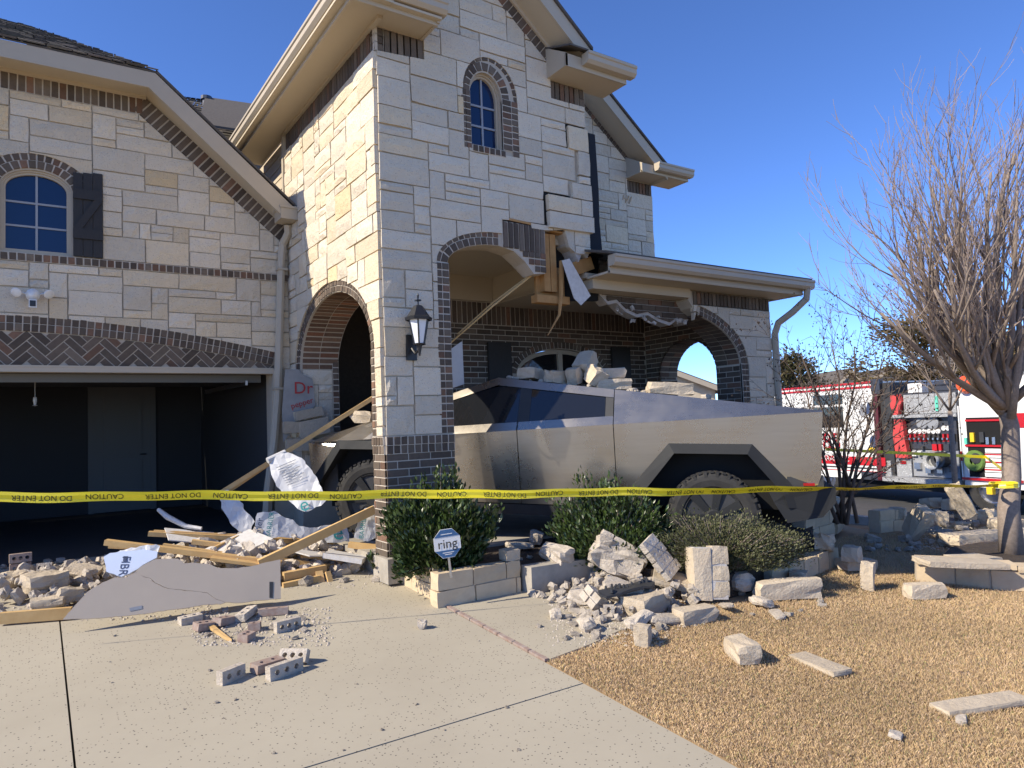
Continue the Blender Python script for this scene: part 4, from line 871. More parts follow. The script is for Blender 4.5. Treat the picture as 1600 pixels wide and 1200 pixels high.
# main roof behind
mb = MB(); mb.prism([(0.6, 13.2, 6.2), (6.2, 13.2, 6.2), (4.6, 15.8, 8.4), (2.3, 15.6, 8.1)], (0, 0, 0.04)); mb.prism([(2.2, 12.1, 6.35), (4.0, 11.9, 6.35), (4.0, 13.6, 7.6), (2.6, 13.6, 7.5)], (0, 0, 0.04)); mr_ = mb.build('main_roof', 'shingle', house)
a = shingles('s', (1.2, 12.6, 6.15), (4.4, 12.6, 6.15), (2.15, 14.2, 7.72), (4.4, 14.2, 7.9), 22, 22, 7); a.build('shinglework', 'shingle', mr_, kind='stuff')
mb = MB(); mb.tube([(2.62, 13.6, 7.3), (2.62, 13.6, 7.5)], 0.07, 10); mb.lathe([(0.10, 0.0), (0.10, 0.06), (0.0, 0.08)], (2.62, 13.6, 7.48), (0, 0, 1), 10); mb.build('roof_vent', 'dark_metal', mr_)
flush_pieces()
# wall lantern
ln = thing('wall_lantern', 'black iron wall lantern with frosted panes on the stone pier', 'lantern', (3.18, YF - 0.02, 2.1))
c = Vector((3.185, YF - 0.2, 2.30))
mb = MB(); mb.box((3.17, YF - 0.045, 2.13), (0.11, 0.03, 0.26)); mb.build('backplate', 'black_iron', ln)
mb = MB(); mb.tube([(3.17, YF - 0.06, 2.12), (3.175, YF - 0.13, 2.06), (3.185, YF - 0.2, 2.10), (3.185, YF - 0.2, 2.14)], 0.014, 6); mb.tube([(3.185, YF - 0.2, 2.03), (3.185, YF - 0.2, 2.14)], [0.008, 0.03], 8); mb.build('arm', 'black_iron', ln)
def ngon(r, z, n=6, a0=0.0): return [c + Vector((r * math.cos(a0 + 2 * PI * k / n), r * math.sin(a0 + 2 * PI * k / n), z)) for k in range(n)]
b0, b1 = ngon(0.055, -0.15), ngon(0.105, 0.10)
gp = MB()
for k in range(6): gp.quad(b0[k], b0[(k + 1) % 6], b1[(k + 1) % 6], b1[k])
gp.build('pane', 'lamp_glass', ln)
mb = MB()
for k in range(6): mb.tube([b0[k], b1[k]], 0.009, 5)
mb.lathe([(0.06, -0.16), (0.065, -0.145)], c, (0, 0, 1), 6); mb.build('cage', 'black_iron', ln)
mb = MB(); mb.lathe([(0.135, 0.085), (0.14, 0.115), (0.115, 0.13), (0.045, 0.235), (0.0, 0.25)], c, (0, 0, 1), 6); mb.lathe([(0.008, 0.24), (0.008, 0.28), (0.035, 0.285), (0.035, 0.295), (0.008, 0.30), (0.012, 0.34), (0.0, 0.37)], c, (0, 0, 1), 8); mb.build('roof', 'black_iron', ln)
# floodlight camera over the garage
fl = thing('floodlight_camera', 'white twin floodlight security camera above the garage arch', 'security camera', (-0.02, YG - 0.03, 2.95))
c = Vector((-0.02, YG - 0.11, 2.95))
mb = MB(); mb.lathe([(0.0, 0.0), (0.06, 0.0), (0.07, -0.06), (0.0, -0.08)], c + Vector((0, 0, 0.01)), (0, 1, 0.2), 12); mb.build('body', 'white_paint', fl, True)
for s in (-1, 1):
    mb = MB(); mb.lathe([(0.0, 0.03), (0.03, 0.02), (0.055, -0.03), (0.05, -0.035), (0.0, -0.03)], c + Vector((s * 0.14, -0.04, 0.03)), (-s * 0.5, 1, 0.6), 12); mb.tube([c, c + Vector((s * 0.12, -0.03, 0.03))], 0.012, 6); mb.build('lamp_head', 'white_paint', fl, True)
mb = MB(); mb.box(c + Vector((0.0, -0.06, -0.10)), (0.075, 0.05, 0.09)); mb.build('camera_housing', 'white_paint', fl)
mb = MB(); mb.box(c + Vector((0.0, -0.088, -0.10)), (0.055, 0.008, 0.065)); mb.build('lens', 'black_iron', fl)
# ------------------------------------------------------------------ the crashed pickup
HD = R(130); TN = Vector((3.444, 9.198, -0.0345)); TP = 0.0385; TK = 1.05
def T(l, w, z): return Vector((TN.x + TK * (-l * math.cos(HD) - w * math.sin(HD)), TN.y + TK * (-l * math.sin(HD) + w * math.cos(HD)), TN.z + TK * (z + TP * (2.7 - l))))
truck = thing('pickup_truck', 'angular stainless steel pickup truck rammed through the porch', 'pickup truck', T(2.8, 0, 0))
sh_z = lambda l: 1.06 + (l - 0.1) * 0.0632
APX = (2.3, 1.79, 0.66)
def rf(l):                                            # roof edge: (z, w)
    if l < APX[0]: k = (APX[0] - l) / (APX[0] - 0.1); return APX[1] + (1.085 - APX[1]) * k, APX[2] + (0.86 - APX[2]) * k
    k = (l - APX[0]) / (5.54 - APX[0]); return APX[1] + (1.415 - APX[1]) * k, APX[2] + (0.965 - APX[2]) * k
def side_w(l, z): return 1.0 - 0.075 * (sh_z(l) - z) / (sh_z(l) - 0.42) - max(0, 0.5 - l) * 0.16
FWC, RWC = 0.88, 4.515
def archcut(c, k=0.0): return [(c - 0.74 - k, 0.30), (c - 0.70 - k, 0.62), (c - 0.36 - k * 0.5, 1.01 + k), (c + 0.36 + k * 0.5, 1.01 + k), (c + 0.70 + k, 0.62), (c + 0.74 + k, 0.30)]
def panel(name, pts, side, m, parent, wf=side_w, th=0.025, holes=(), off=0.0):
    ov, tr, bd, _, _ = _cdt([pts] + list(holes), lambda o: 0 in o and not any(h in o for h in range(1, len(holes) + 1))); n = len(ov)
    mb = MB(); mb.add([T(v.x, side * (wf(v.x, v.y) + off), v.y) for v in ov] + [T(v.x, side * (wf(v.x, v.y) + off - th), v.y) for v in ov], [tuple(f) for f in tr] + [tuple(i + n for i in f) for f in tr] + [(a, b, b + n, a + n) for a, b in bd])
    return mb.build(name, m, parent)
core = MB()
prof = [(0.12, 0.42), (5.45, 0.45), (5.50, 1.36), (2.35, 1.72), (0.12, 1.02)]
for (l0, l1, zt0, zt1, w0) in ((0.15, 2.3, 1.0, 1.0, 0.80), (2.3, 5.45, 1.2, 1.3, 0.80)):
    vs = [T(l, s * w0, z) for l, zt in ((l0, zt0), (l1, zt1)) for s in (-1, 1) for z in (0.46, zt)]
    core.add(vs, [(0, 1, 3, 2), (4, 6, 7, 5), (0, 4, 5, 1), (2, 3, 7, 6), (1, 5, 7, 3), (0, 2, 6, 4)])
core.build('chassis', 'void', truck)
def wf_crumple(l, z): return side_w(l, z) - max(0, 2.15 - l) * 0.14
for s in (1, -1):
    wf = wf_crumple if s > 0 else side_w
    fc = [(0.08, sh_z(0.08)), (1.50, sh_z(1.5)), (1.50, 0.44), (1.64, 0.42), (0.14, 0.56)]
    panel('fender', [(0.07, sh_z(0.07)), (1.56, sh_z(1.56)), (1.62, 0.45), (0.20, 0.50), (0.08, 0.62)], s, 'steel', truck, holes=[archcut(FWC)])
    d = panel('door', [(1.57, sh_z(1.57)), (2.577, sh_z(2.577)), (2.577, 0.45), (1.63, 0.45)] if s < 0 else [(1.57, sh_z(1.57)), (1.86, sh_z(1.86)), (2.15, sh_z(2.15)), (2.577, sh_z(2.577)), (2.577, 0.45), (2.19, 0.45), (1.9, 0.45), (1.63, 0.45)], s, 'steel', truck, wf)
    panel('door', [(2.585, sh_z(2.585)), (3.586, sh_z(3.586)), (3.586, 0.45), (2.585, 0.45)], s, 'steel', truck)
    panel('quarter_panel', [(3.594, sh_z(3.594)), (5.54, sh_z(5.54)), (5.50, 0.80), (5.47, 0.72), (5.40, 0.70), (5.2, 0.69), (3.66, 0.46), (3.594, 0.45)], s, 'steel', truck, holes=[archcut(RWC)])
    # sill belt, glass, cant rail, sail
    def up(l, k): z1, w1 = rf(l); z0 = sh_z(l); return T(l, s * (1.0 + (w1 - 1.0) * k), z0 + (z1 - z0) * k)
    def upper(name, la, lb, ka, kb, m, n=6, inset=0.0, par=truck):
        mb = MB(); P = []
        for i in range(n + 1):
            l = la + (lb - la) * i / n; a = ka(l); b = kb(l)
            P.append((up(l, a), up(l, b)))
        iv = (T(0, 0, 0) - T(0, s, 0)) * inset
        for i in range(n): mb.quad(P[i][0] + iv, P[i + 1][0] + iv, P[i + 1][1] + iv, P[i][1] + iv)
        for i in range(n): mb.quad(P[i][0] + iv * 1 + T(0, -s * 0.03, 0) - T(0, 0, 0), P[i + 1][0] + iv + T(0, -s * 0.03, 0) - T(0, 0, 0), P[i + 1][1] + iv + T(0, -s * 0.03, 0) - T(0, 0, 0), P[i][1] + iv + T(0, -s * 0.03, 0) - T(0, 0, 0))
        return mb.build(name, m, par)
    hgt = lambda l: max(0.05, rf(l)[0] - sh_z(l))
    sill = lambda l: min(0.9, 0.085 / hgt(l)); rail = lambda l: max(sill(l) + 0.005, 1 - 0.085 / hgt(l))
    upper('sill_trim', 1.10, 2.574, lambda l: 0.0, sill, 'steel'); upper('sill_trim', 2.588, 3.586, lambda l: 0.0, sill, 'steel')
    upper('cant_rail', 0.55, 2.3, rail, lambda l: 1.0, 'steel', 4); upper('cant_rail', 2.3, 3.586, rail, lambda l: 1.0, 'steel', 4)
    upper('side_window', 0.9, 2.57, sill, rail, 'dark_glass', 8, 0.012); upper('side_window', 2.70, 3.50, sill, rail, 'dark_glass', 4, 0.012)
    upper('window_pillar', 2.572, 2.70, sill, rail, 'black_plastic', 2, 0.008); upper('window_pillar', 3.503, 3.584, sill, rail, 'black_plastic', 2, 0.008)
    upper('sail_panel', 3.594, 5.54, lambda l: 0.0, lambda l: 1.0, 'steel', 8)
    # wheel arch flares
    for c, nm in ((FWC, 'f'), (RWC, 'r')):
        o_ = [(c - 0.82, 0.50), (c - 0.78, 0.66), (c - 0.39, 1.095), (c + 0.39, 1.095), (c + 0.78, 0.66), (c + 0.82, 0.50)]; i_ = [(c - 0.68, 0.50), (c - 0.65, 0.62), (c - 0.34, 1.0), (c + 0.34, 1.0), (c + 0.65, 0.62), (c + 0.68, 0.50)]
        mb = MB()
        for k in range(5):
            A = T(o_[k][0], s * (side_w(*o_[k]) + 0.004), o_[k][1]); B = T(o_[k + 1][0], s * (side_w(*o_[k + 1]) + 0.004), o_[k + 1][1]); C_ = T(i_[k + 1][0], s * (side_w(*i_[k + 1]) + 0.06), i_[k + 1][1]); D_ = T(i_[k][0], s * (side_w(*i_[k]) + 0.06), i_[k][1])
            E_ = T(i_[k][0], s * 0.80, i_[k][1]); F_ = T(i_[k + 1][0], s * 0.80, i_[k + 1][1])
            mb.quad(A, B, C_, D_); mb.quad(D_, C_, F_, E_)
        mb.build('wheel_flare', 'grey_plastic', truck)
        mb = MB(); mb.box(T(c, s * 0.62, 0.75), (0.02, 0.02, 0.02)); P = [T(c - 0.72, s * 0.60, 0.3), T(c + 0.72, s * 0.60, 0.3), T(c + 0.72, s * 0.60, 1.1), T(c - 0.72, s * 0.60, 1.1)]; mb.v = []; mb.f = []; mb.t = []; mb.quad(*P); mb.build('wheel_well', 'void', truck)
    mb = MB(); vs = [T(l, s * w, z) for l in (1.66, 3.62) for (w, z) in ((0.93, 0.44), (0.90, 0.33), (0.72, 0.33), (0.72, 0.46))]
    mb.add(vs, [(0, 1, 2, 3), (4, 7, 6, 5), (0, 4, 5, 1), (1, 5, 6, 2), (3, 2, 6, 7)]); mb.build('rocker', 'black_plastic', truck)
# top surfaces
def strip(name, la, lb, m, n, zo=0.0, parent=truck):
    mb = MB()
    for i in range(n):
        a = la + (lb - la) * i / n; b = la + (lb - la) * (i + 1) / n
        (za, wa), (zb, wb) = rf(a), rf(b); mb.quad(T(a, wa, za + zo), T(b, wb, zb + zo), T(b, -wb, zb + zo), T(a, -wa, za + zo)); mb.quad(T(a, wa, za + zo - 0.02), T(b, wb, zb + zo - 0.02), T(b, -wb, zb + zo - 0.02), T(a, -wa, za + zo - 0.02))
    return mb.build(name, m, parent)
strip('hood', 0.1, 1.0, 'steel', 2); strip('windshield', 1.005, 2.3, 'dark_glass', 3); strip('roof_glass', 2.305, 3.58, 'dark_glass', 3); strip('bed_cover', 3.60, 5.54, 'black_plastic', 4, -0.015)
for s in (1, -1):                                     # fender tops beside the hood
    mb = MB()
    for i in range(3):
        a = 0.08 + i * 0.36; b = a + 0.36; (za, wa), (zb, wb) = rf(a), rf(b)
        mb.quad(T(a, s * side_w(a, sh_z(a)), sh_z(a)), T(b, s * side_w(b, sh_z(b)), sh_z(b)), T(b, s * wb, zb), T(a, s * wa, za))
    mb.build('fender_top', 'steel', truck)
mb = MB(); wn_ = side_w(0.08, 1.0); P = [T(0.07, wn_, sh_z(0.07)), T(0.07, -wn_, sh_z(0.07)), T(0.10, -0.86, 1.085), T(0.10, 0.86, 1.085)]; mb.quad(*P); mb.quad(T(0.07, wn_, sh_z(0.07)), T(0.07, -wn_, sh_z(0.07)), T(0.10, -0.86, 0.98), T(0.10, 0.86, 0.98)); mb.build('light_bar', 'black_plastic', truck)
mb = MB(); P = [T(0.09, 0.87, 1.0), T(0.09, -0.87, 1.0), T(0.10, -0.85, 0.50), T(0.10, 0.85, 0.50)]; mb.prism(P, T(0.3, 0, 0) - T(0, 0, 0)); mb.build('front_bumper', 'black_plastic', truck)
# tail
mb = MB(); P = [T(5.545, 0.94, 1.40), T(5.545, -0.94, 1.40), T(5.50, -0.90, 0.80), T(5.50, 0.90, 0.80)]; mb.prism(P, T(-0.06, 0, 0) - T(0, 0, 0)); mb.build('tailgate', 'steel', truck)
mb = MB(); P = [(5.02, 0.67), (5.22, 0.665), (5.62, 0.70), (5.62, 0.56), (5.50, 0.42), (5.18, 0.36), (5.07, 0.55)]
vs = [T(l, s * (0.985 if l < 5.5 else 0.93), z) for s in (1, -1) for (l, z) in P]; n = len(P)
mb.add(vs, [tuple(range(n)), tuple(range(2 * n - 1, n - 1, -1))] + [(i, i + n, (i + 1) % n + n, (i + 1) % n) for i in range(n)]); mb.build('rear_bumper', 'grey_plastic', truck)
mb = MB(); mb.prism([T(5.34, 0.972, 0.735), T(5.44, 0.965, 0.737), T(5.44, 0.965, 0.712), T(5.34, 0.972, 0.71)], T(0, -0.03, 0) - T(0, 0, 0)); mb.build('marker_light', 'red_lens', truck)
mb = MB(); mb.prism([T(5.20, 0.955, 0.79), T(5.52, 0.945, 0.81), T(5.52, 0.945, 0.69), T(5.20, 0.955, 0.67)], T(0, -0.03, 0) - T(0, 0, 0)); mb.build('tail_recess', 'black_plastic', truck)
# mirror torn against the pier
mb = MB(); c = T(1.72, 1.02, 1.16); rot = Matrix.Rotation(HD, 3, 'Z')
mb.lathe([(0.0, 0.10), (0.05, 0.09), (0.085, 0.03), (0.085, -0.05), (0.06, -0.09), (0.0, -0.10)], c, T(0, 1, 0.2) - T(0, 0, 0), 10); mb.build('mirror', 'black_plastic', truck, True)
# wheels
def wheel(l, s, steer=0.0):
    c = T(l, s * 0.86, 0.44 if l < 2 else 0.385); ax = (T(0, s, 0) - T(0, 0, 0)).normalized()
    if steer: ax = Matrix.Rotation(steer, 3, 'Z') @ ax
    w = thing_part('wheel', truck, c)
    mb = MB(); Rw = 0.442
    mb.lathe([(q[0] * TK, q[1]) for q in [(0.28, 0.115), (0.30, 0.135), (0.36, 0.145), (0.405, 0.135), (0.425, 0.115), (0.432, 0.07), (0.432, -0.07), (0.425, -0.115), (0.36, -0.145), (0.28, -0.13)]], c, ax, 48)
    x = ax.orthogonal().normalized(); y = ax.cross(x)
    for k in range(48):
        a = 2 * PI * k / 48; rd = x * math.cos(a) + y * math.sin(a); tg = ax.cross(rd)
        rot = Matrix((tg, ax, rd)).transposed()
        for (o, wd, sk) in ((0.095, 0.07, 0.2), (0.0, 0.08, -0.25), (-0.095, 0.07, 0.2)):
            mb.box(c + rd * 0.436 * TK + ax * o + tg * (0.012 if o == 0 else 0), (0.036, wd, 0.018), rot @ Matrix.Rotation(sk, 3, 'Z'))
        if k % 2 == 0: mb.box(c + rd * 0.415 * TK + ax * 0.132, (0.03, 0.016, 0.045), rot)
    mb.build('tyre', 'rubber', w)
    mb = MB(); mb.lathe([(0.30, 0.12), (0.295, 0.128), (0.275, 0.105), (0.05, 0.100), (0.0, 0.100)], c, ax, 32); mb.build('rim', 'black_plastic', w)
    mb = MB()
    for k in range(7):
        a = 2 * PI * (k + 0.25) / 7; rd = x * math.cos(a) + y * math.sin(a); tg = ax.cross(rd)
        mb.prism([c + rd * 0.06 + tg * 0.03 + ax * 0.112, c + rd * 0.06 - tg * 0.03 + ax * 0.112, c + rd * 0.30 - tg * 0.046 + ax * 0.142, c + rd * 0.30 + tg * 0.046 + ax * 0.142], ax * -0.02)
    mb.lathe([(0.085, 0.10), (0.085, 0.128), (0.07, 0.134), (0.0, 0.134)], c, ax, 14); mb.build('wheel_cover', 'grey_plastic', w)
def thing_part(name, parent, loc):
    o = bpy.data.objects.new(name, None); COL.objects.link(o); o.parent = parent; o.location = Vector(loc) - wloc(parent); o.empty_display_size = 0.1; return o
wheel(RWC, 1); wheel(RWC, -1); wheel(FWC, 1, R(6)); wheel(FWC, -1, R(6))
# ------------------------------------------------------------------ garden walls
def rock_mesh(mb, c, size, rot, seed, rough=0.05, n=3, cut=0.25):
    """a squared stone: subdivided box with worn corners and uneven faces"""
    r = random.Random(seed); vs = {}; fs = []; out = []
    def key(i, j, k): return (i, j, k)
    def vert(i, j, k):
        q = key(i, j, k)
        if q not in vs:
            p = Vector((i / n - 0.5, j / n - 0.5, k / n - 0.5)); e = sum(1 for a in (i, j, k) if a in (0, n))
            if e == 3: p *= 1 - cut * r.uniform(0.1, 0.7)
            elif e == 2: p *= 1 - cut * r.uniform(0.0, 0.35)
            p = Vector((p.x * size[0], p.y * size[1], p.z * size[2]))
            m = min(size) * rough; p += Vector((r.uniform(-m, m), r.uniform(-m, m), r.uniform(-m, m)))
            vs[q] = len(out); out.append(rot @ p + Vector(c))
        return vs[q]
    for a in range(n):
        for b in range(n):
            fs.append((vert(a, b, 0), vert(a, b + 1, 0), vert(a + 1, b + 1, 0), vert(a + 1, b, 0))); fs.append((vert(a, b, n), vert(a + 1, b, n), vert(a + 1, b + 1, n), vert(a, b + 1, n)))
            fs.append((vert(a, 0, b), vert(a + 1, 0, b), vert(a + 1, 0, b + 1), vert(a, 0, b + 1))); fs.append((vert(a, n, b), vert(a, n, b + 1), vert(a + 1, n, b + 1), vert(a + 1, n, b)))
            fs.append((vert(0, a, b), vert(0, a, b + 1), vert(0, a + 1, b + 1), vert(0, a + 1, b))); fs.append((vert(n, a, b), vert(n, a + 1, b), vert(n, a + 1, b + 1), vert(n, a, b + 1)))
    mb.add(out, fs)
I3 = Matrix.Identity(3)
def rz(a): return Matrix.Rotation(a, 3, 'Z')
def eu(x, y, z): return Euler((R(x), R(y), R(z)), 'XYZ').to_matrix()
SEED = [100]
def nseed(): SEED[0] += 1; return SEED[0]
def garden_wall(name, label, path, zb, heights, depth, lens, m='garden_stone', cap=None, seed=1, mort='mortar'):
    """courses of stones along a ground path [(x,y),...]; zb(x,y) foot height"""
    base = Vector((path[0][0], path[0][1], zb(*path[0]))); t = thing(name, label, 'garden wall', base); r = random.Random(seed)
    L = [0]
    for a, b in zip(path, path[1:]): L.append(L[-1] + math.dist(a, b))
    def at(s):
        s = min(max(s, 0), L[-1] - 1e-6)
        for i in range(len(path) - 1):
            if s <= L[i + 1]:
                k = (s - L[i]) / (L[i + 1] - L[i]); a, b = Vector(path[i]), Vector(path[i + 1]); return a.lerp(b, k), (b - a).normalized()
    z = 0
    core = MB(); n = max(2, int(L[-1] / 0.3))
    H = sum(heights)
    for i in range(n):
        p, d = at(L[-1] * i / n); q, _ = at(L[-1] * (i + 1) / n); c = (p + q) / 2
        core.bar((p.x, p.y, zb(*p) + H / 2 - 0.004), (q.x, q.y, zb(*q) + H / 2 - 0.004), depth - 0.035, H - 0.01)
    core.build('mortar_core', mort, t)
    for ci, h in enumerate(heights):
        s = -r.random() * 0.1 if ci % 2 else 0
        while s < L[-1] - 0.02:
            w = r.uniform(*lens); e = min(s + w, L[-1]); a = max(s, 0); s += w
            if e - a < 0.04: continue
            p, d = at((a + e) / 2); ang = math.atan2(d.y, d.x)
            mb = MB(); rock_mesh(mb, (p.x, p.y, zb(*p) + z + h / 2), (e - a - 0.008, depth, h - 0.008), rz(ang), nseed(), 0.035, 2, 0.06); mb.build('stone', m, t)
        z += h
    if cap:
        s = 0
        while s < L[-1] - 0.02:
            w = r.uniform(0.35, 0.6); e = min(s + w, L[-1])
            p, d = at((s + e) / 2); ang = math.atan2(d.y, d.x)
            mb = MB(); rock_mesh(mb, (p.x, p.y, zb(*p) + z + cap / 2), (e - s - 0.006, depth + 0.05, cap), rz(ang), nseed(), 0.03, 2, 0.04); mb.build('cap_stone', m, t); s = e
    return t
lv = lambda z: (lambda x, y: z)
garden_wall('planter_wall', 'low two course limestone planter wall at the corner of the driveway', [(3.05, 6.62), (3.05, 5.68), (3.80, 5.68)], lambda x, y: -0.285 + 0.05 * (y - 5.65), [0.165, 0.155], 0.14, (0.3, 0.55), seed=3)
garden_wall('bed_edging', 'low limestone edging stones in front of the clipped hedge', [(5.85, 4.44), (6.4, 4.46), (7.1, 4.58), (7.5, 4.85)], lambda x, y: gz(x, y) - 0.02, [0.21], 0.16, (0.22, 0.5), seed=4)
garden_wall('raised_bed_wall', 'curved two course stone wall with flat cap in the shade behind the truck', [(7.75, 5.35), (8.15, 5.45), (8.75, 5.55), (9.2, 5.75), (9.5, 6.1)], lambda x, y: gz(x, y) - 0.02, [0.17, 0.16], 0.17, (0.3, 0.5), cap=0.05, seed=6)
garden_wall('broken_bed_wall', 'sunlit broken stone wall end beside the heap of rubble', [(9.25, 5.25), (9.75, 5.2)], lambda x, y: gz(x, y) - 0.02, [0.16, 0.14], 0.18, (0.2, 0.36), seed=9)
garden_wall('tree_ring_wall', 'pale limestone ring wall with flat caps round the big bare tree', [(7.35, 3.78), (7.62, 3.35), (8.0, 2.85), (8.8, 2.35)], lambda x, y: gz(x, y) - 0.02, [0.20], 0.17, (0.25, 0.5), cap=0.055, seed=7)
garden_wall('tree_ring_wall', 'far low limestone ring wall round the thin sapling', [(11.2, 5.35), (11.6, 4.95), (12.3, 4.75)], lambda x, y: -0.62, [0.18], 0.2, (0.3, 0.5), cap=0.05, seed=8)
kc = thing('concrete_curb', 'weathered grey concrete curb between the walkway and the shrubs', 'curb', (3.85, 5.56, -0.27))
mb = MB(); mb.prism([(3.83, 5.48, -0.29), (5.15, 5.46, -0.29), (5.15, 5.46, -0.045), (3.83, 5.48, -0.02)], (0, 0.17, 0)); mb.build('curb_face', 'old_concrete', kc)
mb = MB(); rock_mesh(mb, (3.73, 5.69, 0.085), (0.15, 0.14, 0.10), I3, 5, 0.04, 2, 0.08); o = mb.build('cap_stone', 'fieldstone', None, base=(3.73, 5.69, 0.035)); tag(o, 'single upright end stone on top of the driveway planter wall', 'stone')
# soil inside the tree ring
struct(poly_ground('tree_bed', [(7.55, 3.72), (7.72, 3.38), (8.08, 2.95), (8.85, 2.45), (9.5, 2.6), (9.5, 3.8), (8.6, 4.0)], 0.12, 0.14, 'soil'))
for (px, py, w, d_, h, a) in ((1500, 879, 0.75, 0.32, 0.05, -35), (1520, 872, 0.5, 0.3, 0.045, -10)):
    p = onG(px, py, 0.25 if w > 0.6 else 0.14); mb = MB(); rock_mesh(mb, p, (w, d_, h), eu(0, 4, a), nseed(), 0.05, 2, 0.05); o = mb.build('loose_cap_stone', 'fieldstone', None, base=p); tag(o, 'flat grey cap stone loose on the tree ring wall, %s' % ('larger one at left' if w > 0.6 else 'smaller one by trunk'), 'cap stone')
# porch foundation block showing at the pier foot
mb = MB(); mb.box((2.90, 6.62, -0.06), (0.16, 0.36, 0.24)); o = mb.build('footing', 'old_concrete', house)
# ------------------------------------------------------------------ debris
def stone(px, py, size, rot, label, name='stone_block', m='fieldstone', cat='stone', dz=0.0, rough=0.06, n=3, cut=0.2, group=None, lift=None, pos=None):
    p = Vector(pos) if pos is not None else onG(px, py, dz)
    mb = MB(); rock_mesh(mb, (0, 0, 0), size, rot, nseed(), rough, n, cut)
    zmin = min(v[2] for v in mb.v); lo = -zmin if lift is None else lift
    mb.v = [(v[0] + p.x, v[1] + p.y, v[2] + p.z + lo - 0.006) for v in mb.v]
    o = mb.build(name, m, None, base=p); return tag(o, label, cat, group)
# lawn and bed edge
stone(1160, 1029, (0.30, 0.17, 0.13), eu(0, 0, 62), 'sharp edged limestone block lying alone on the dry lawn nearest the driveway')
stone(1280, 1040, (0.42, 0.16, 0.035), eu(0, 0, 78), 'flat greenish stone slab on the dry lawn', cut=0.05)
stone(1533, 1103, (0.62, 0.15, 0.035), eu(0, 0, -20), 'long narrow flat stone slab near the right edge of the lawn', cut=0.05)
stone(1445, 934, (0.36, 0.15, 0.13), eu(0, 0, -28), 'long white rounded stone on the lawn left of the tree ring')
stone(1357, 921, (0.15, 0.12, 0.25), eu(4, -5, 20), 'small yellowish stone standing upright on the lawn')
stone(1209, 912, (0.20, 0.16, 0.42), eu(8, -26, 10), 'long pitted limestone block leaning against the bed edging')
stone(1232, 935, (0.62, 0.14, 0.17), eu(0, 0, -25), 'long limestone kerb block lying in the grass below the leaning block')
stone(1250, 915, (0.18, 0.15, 0.14), eu(0, 0, 25), 'squat cube of stone on the bed edge right of the leaning block')
stone(1338, 890, (0.38, 0.22, 0.11), eu(0, 4, -20), 'flat white stone at the end of the hedge edging')
stone(1332, 876, (0.20, 0.16, 0.15), eu(0, 0, 15), 'chunky white stone stacked on the hedge edging', dz=0.12)
stone(1288, 862, (0.28, 0.2, 0.18), eu(6, 10, 35), 'rough white stone with mortar on the bed behind the hedge edging', dz=0.16, cut=0.4, rough=0.09)
stone(1005, 1008, (0.115, 0.11, 0.15), eu(0, 0, 30), 'small rough stone cube on the lawn at the edge of the rubble', cut=0.15)
stone(1086, 971, (0.36, 0.17, 0.12), eu(0, 0, -12), 'cream limestone block lying at the grass edge of the rubble')
stone(1010, 956, (0.42, 0.24, 0.15), eu(0, 0, 12), 'broad flat topped stone in the middle of the walkway rubble')
stone(1065, 930, (0.46, 0.50, 0.05), eu(14, -10, 40), 'large thin tan flagstone tilted on the rubble', cut=0.06, lift=0.16)
# two column chunks of stacked veneer
def cluster(px, py, label, cells, rot, dz=0.0, m='fieldstone', cat='masonry chunk', name='masonry_chunk', mort='white_mortar', lift=0.0):
    p = onG(px, py, dz); t = thing(name, label, cat, p)
    lo = 0
    allv = []
    for (c, s) in cells:
        mb = MB(); rock_mesh(mb, (0, 0, 0), s, I3, nseed(), 0.04, 2, 0.07); mb.v = [tuple(rot @ (Vector(v) + Vector(c))) for v in mb.v]; allv.append(mb)
    lo = -min(v[2] for mb in allv for v in mb.v) + lift
    for mb in allv:
        mb.v = [(v[0] + p.x, v[1] + p.y, v[2] + p.z + lo - 0.008) for v in mb.v]; mb.build('stone', m, t)
    x0 = min(c[0] - s[0] / 2 for c, s in cells); x1 = max(c[0] + s[0] / 2 for c, s in cells); y0 = min(c[1] - s[1] / 2 for c, s in cells); y1 = max(c[1] + s[1] / 2 for c, s in cells); z0 = min(c[2] - s[2] / 2 for c, s in cells); z1 = max(c[2] + s[2] / 2 for c, s in cells)
    mb = MB(); mb.box((0, 0, 0), (x1 - x0 - 0.03, y1 - y0 - 0.03, z1 - z0 - 0.03)); mb.v = [tuple(rot @ (Vector(v) + Vector(((x0 + x1) / 2, (y0 + y1) / 2, (z0 + z1) / 2)))) for v in mb.v]
    mb.v = [(v[0] + p.x, v[1] + p.y, v[2] + p.z + lo - 0.008) for v in mb.v]; mb.build('mortar', mort, t)
    return t
cluster(1107, 938, 'upright chunk of tan stone veneer at the grass edge, stones still mortared in a column', [((-0.085, 0, 0.23), (0.16, 0.30, 0.46)), ((0.08, 0, 0.10), (0.15, 0.28, 0.14)), ((0.08, 0, 0.24), (0.15, 0.28, 0.13)), ((0.08, 0, 0.40), (0.15, 0.28, 0.16))], eu(-8, 3, -32))
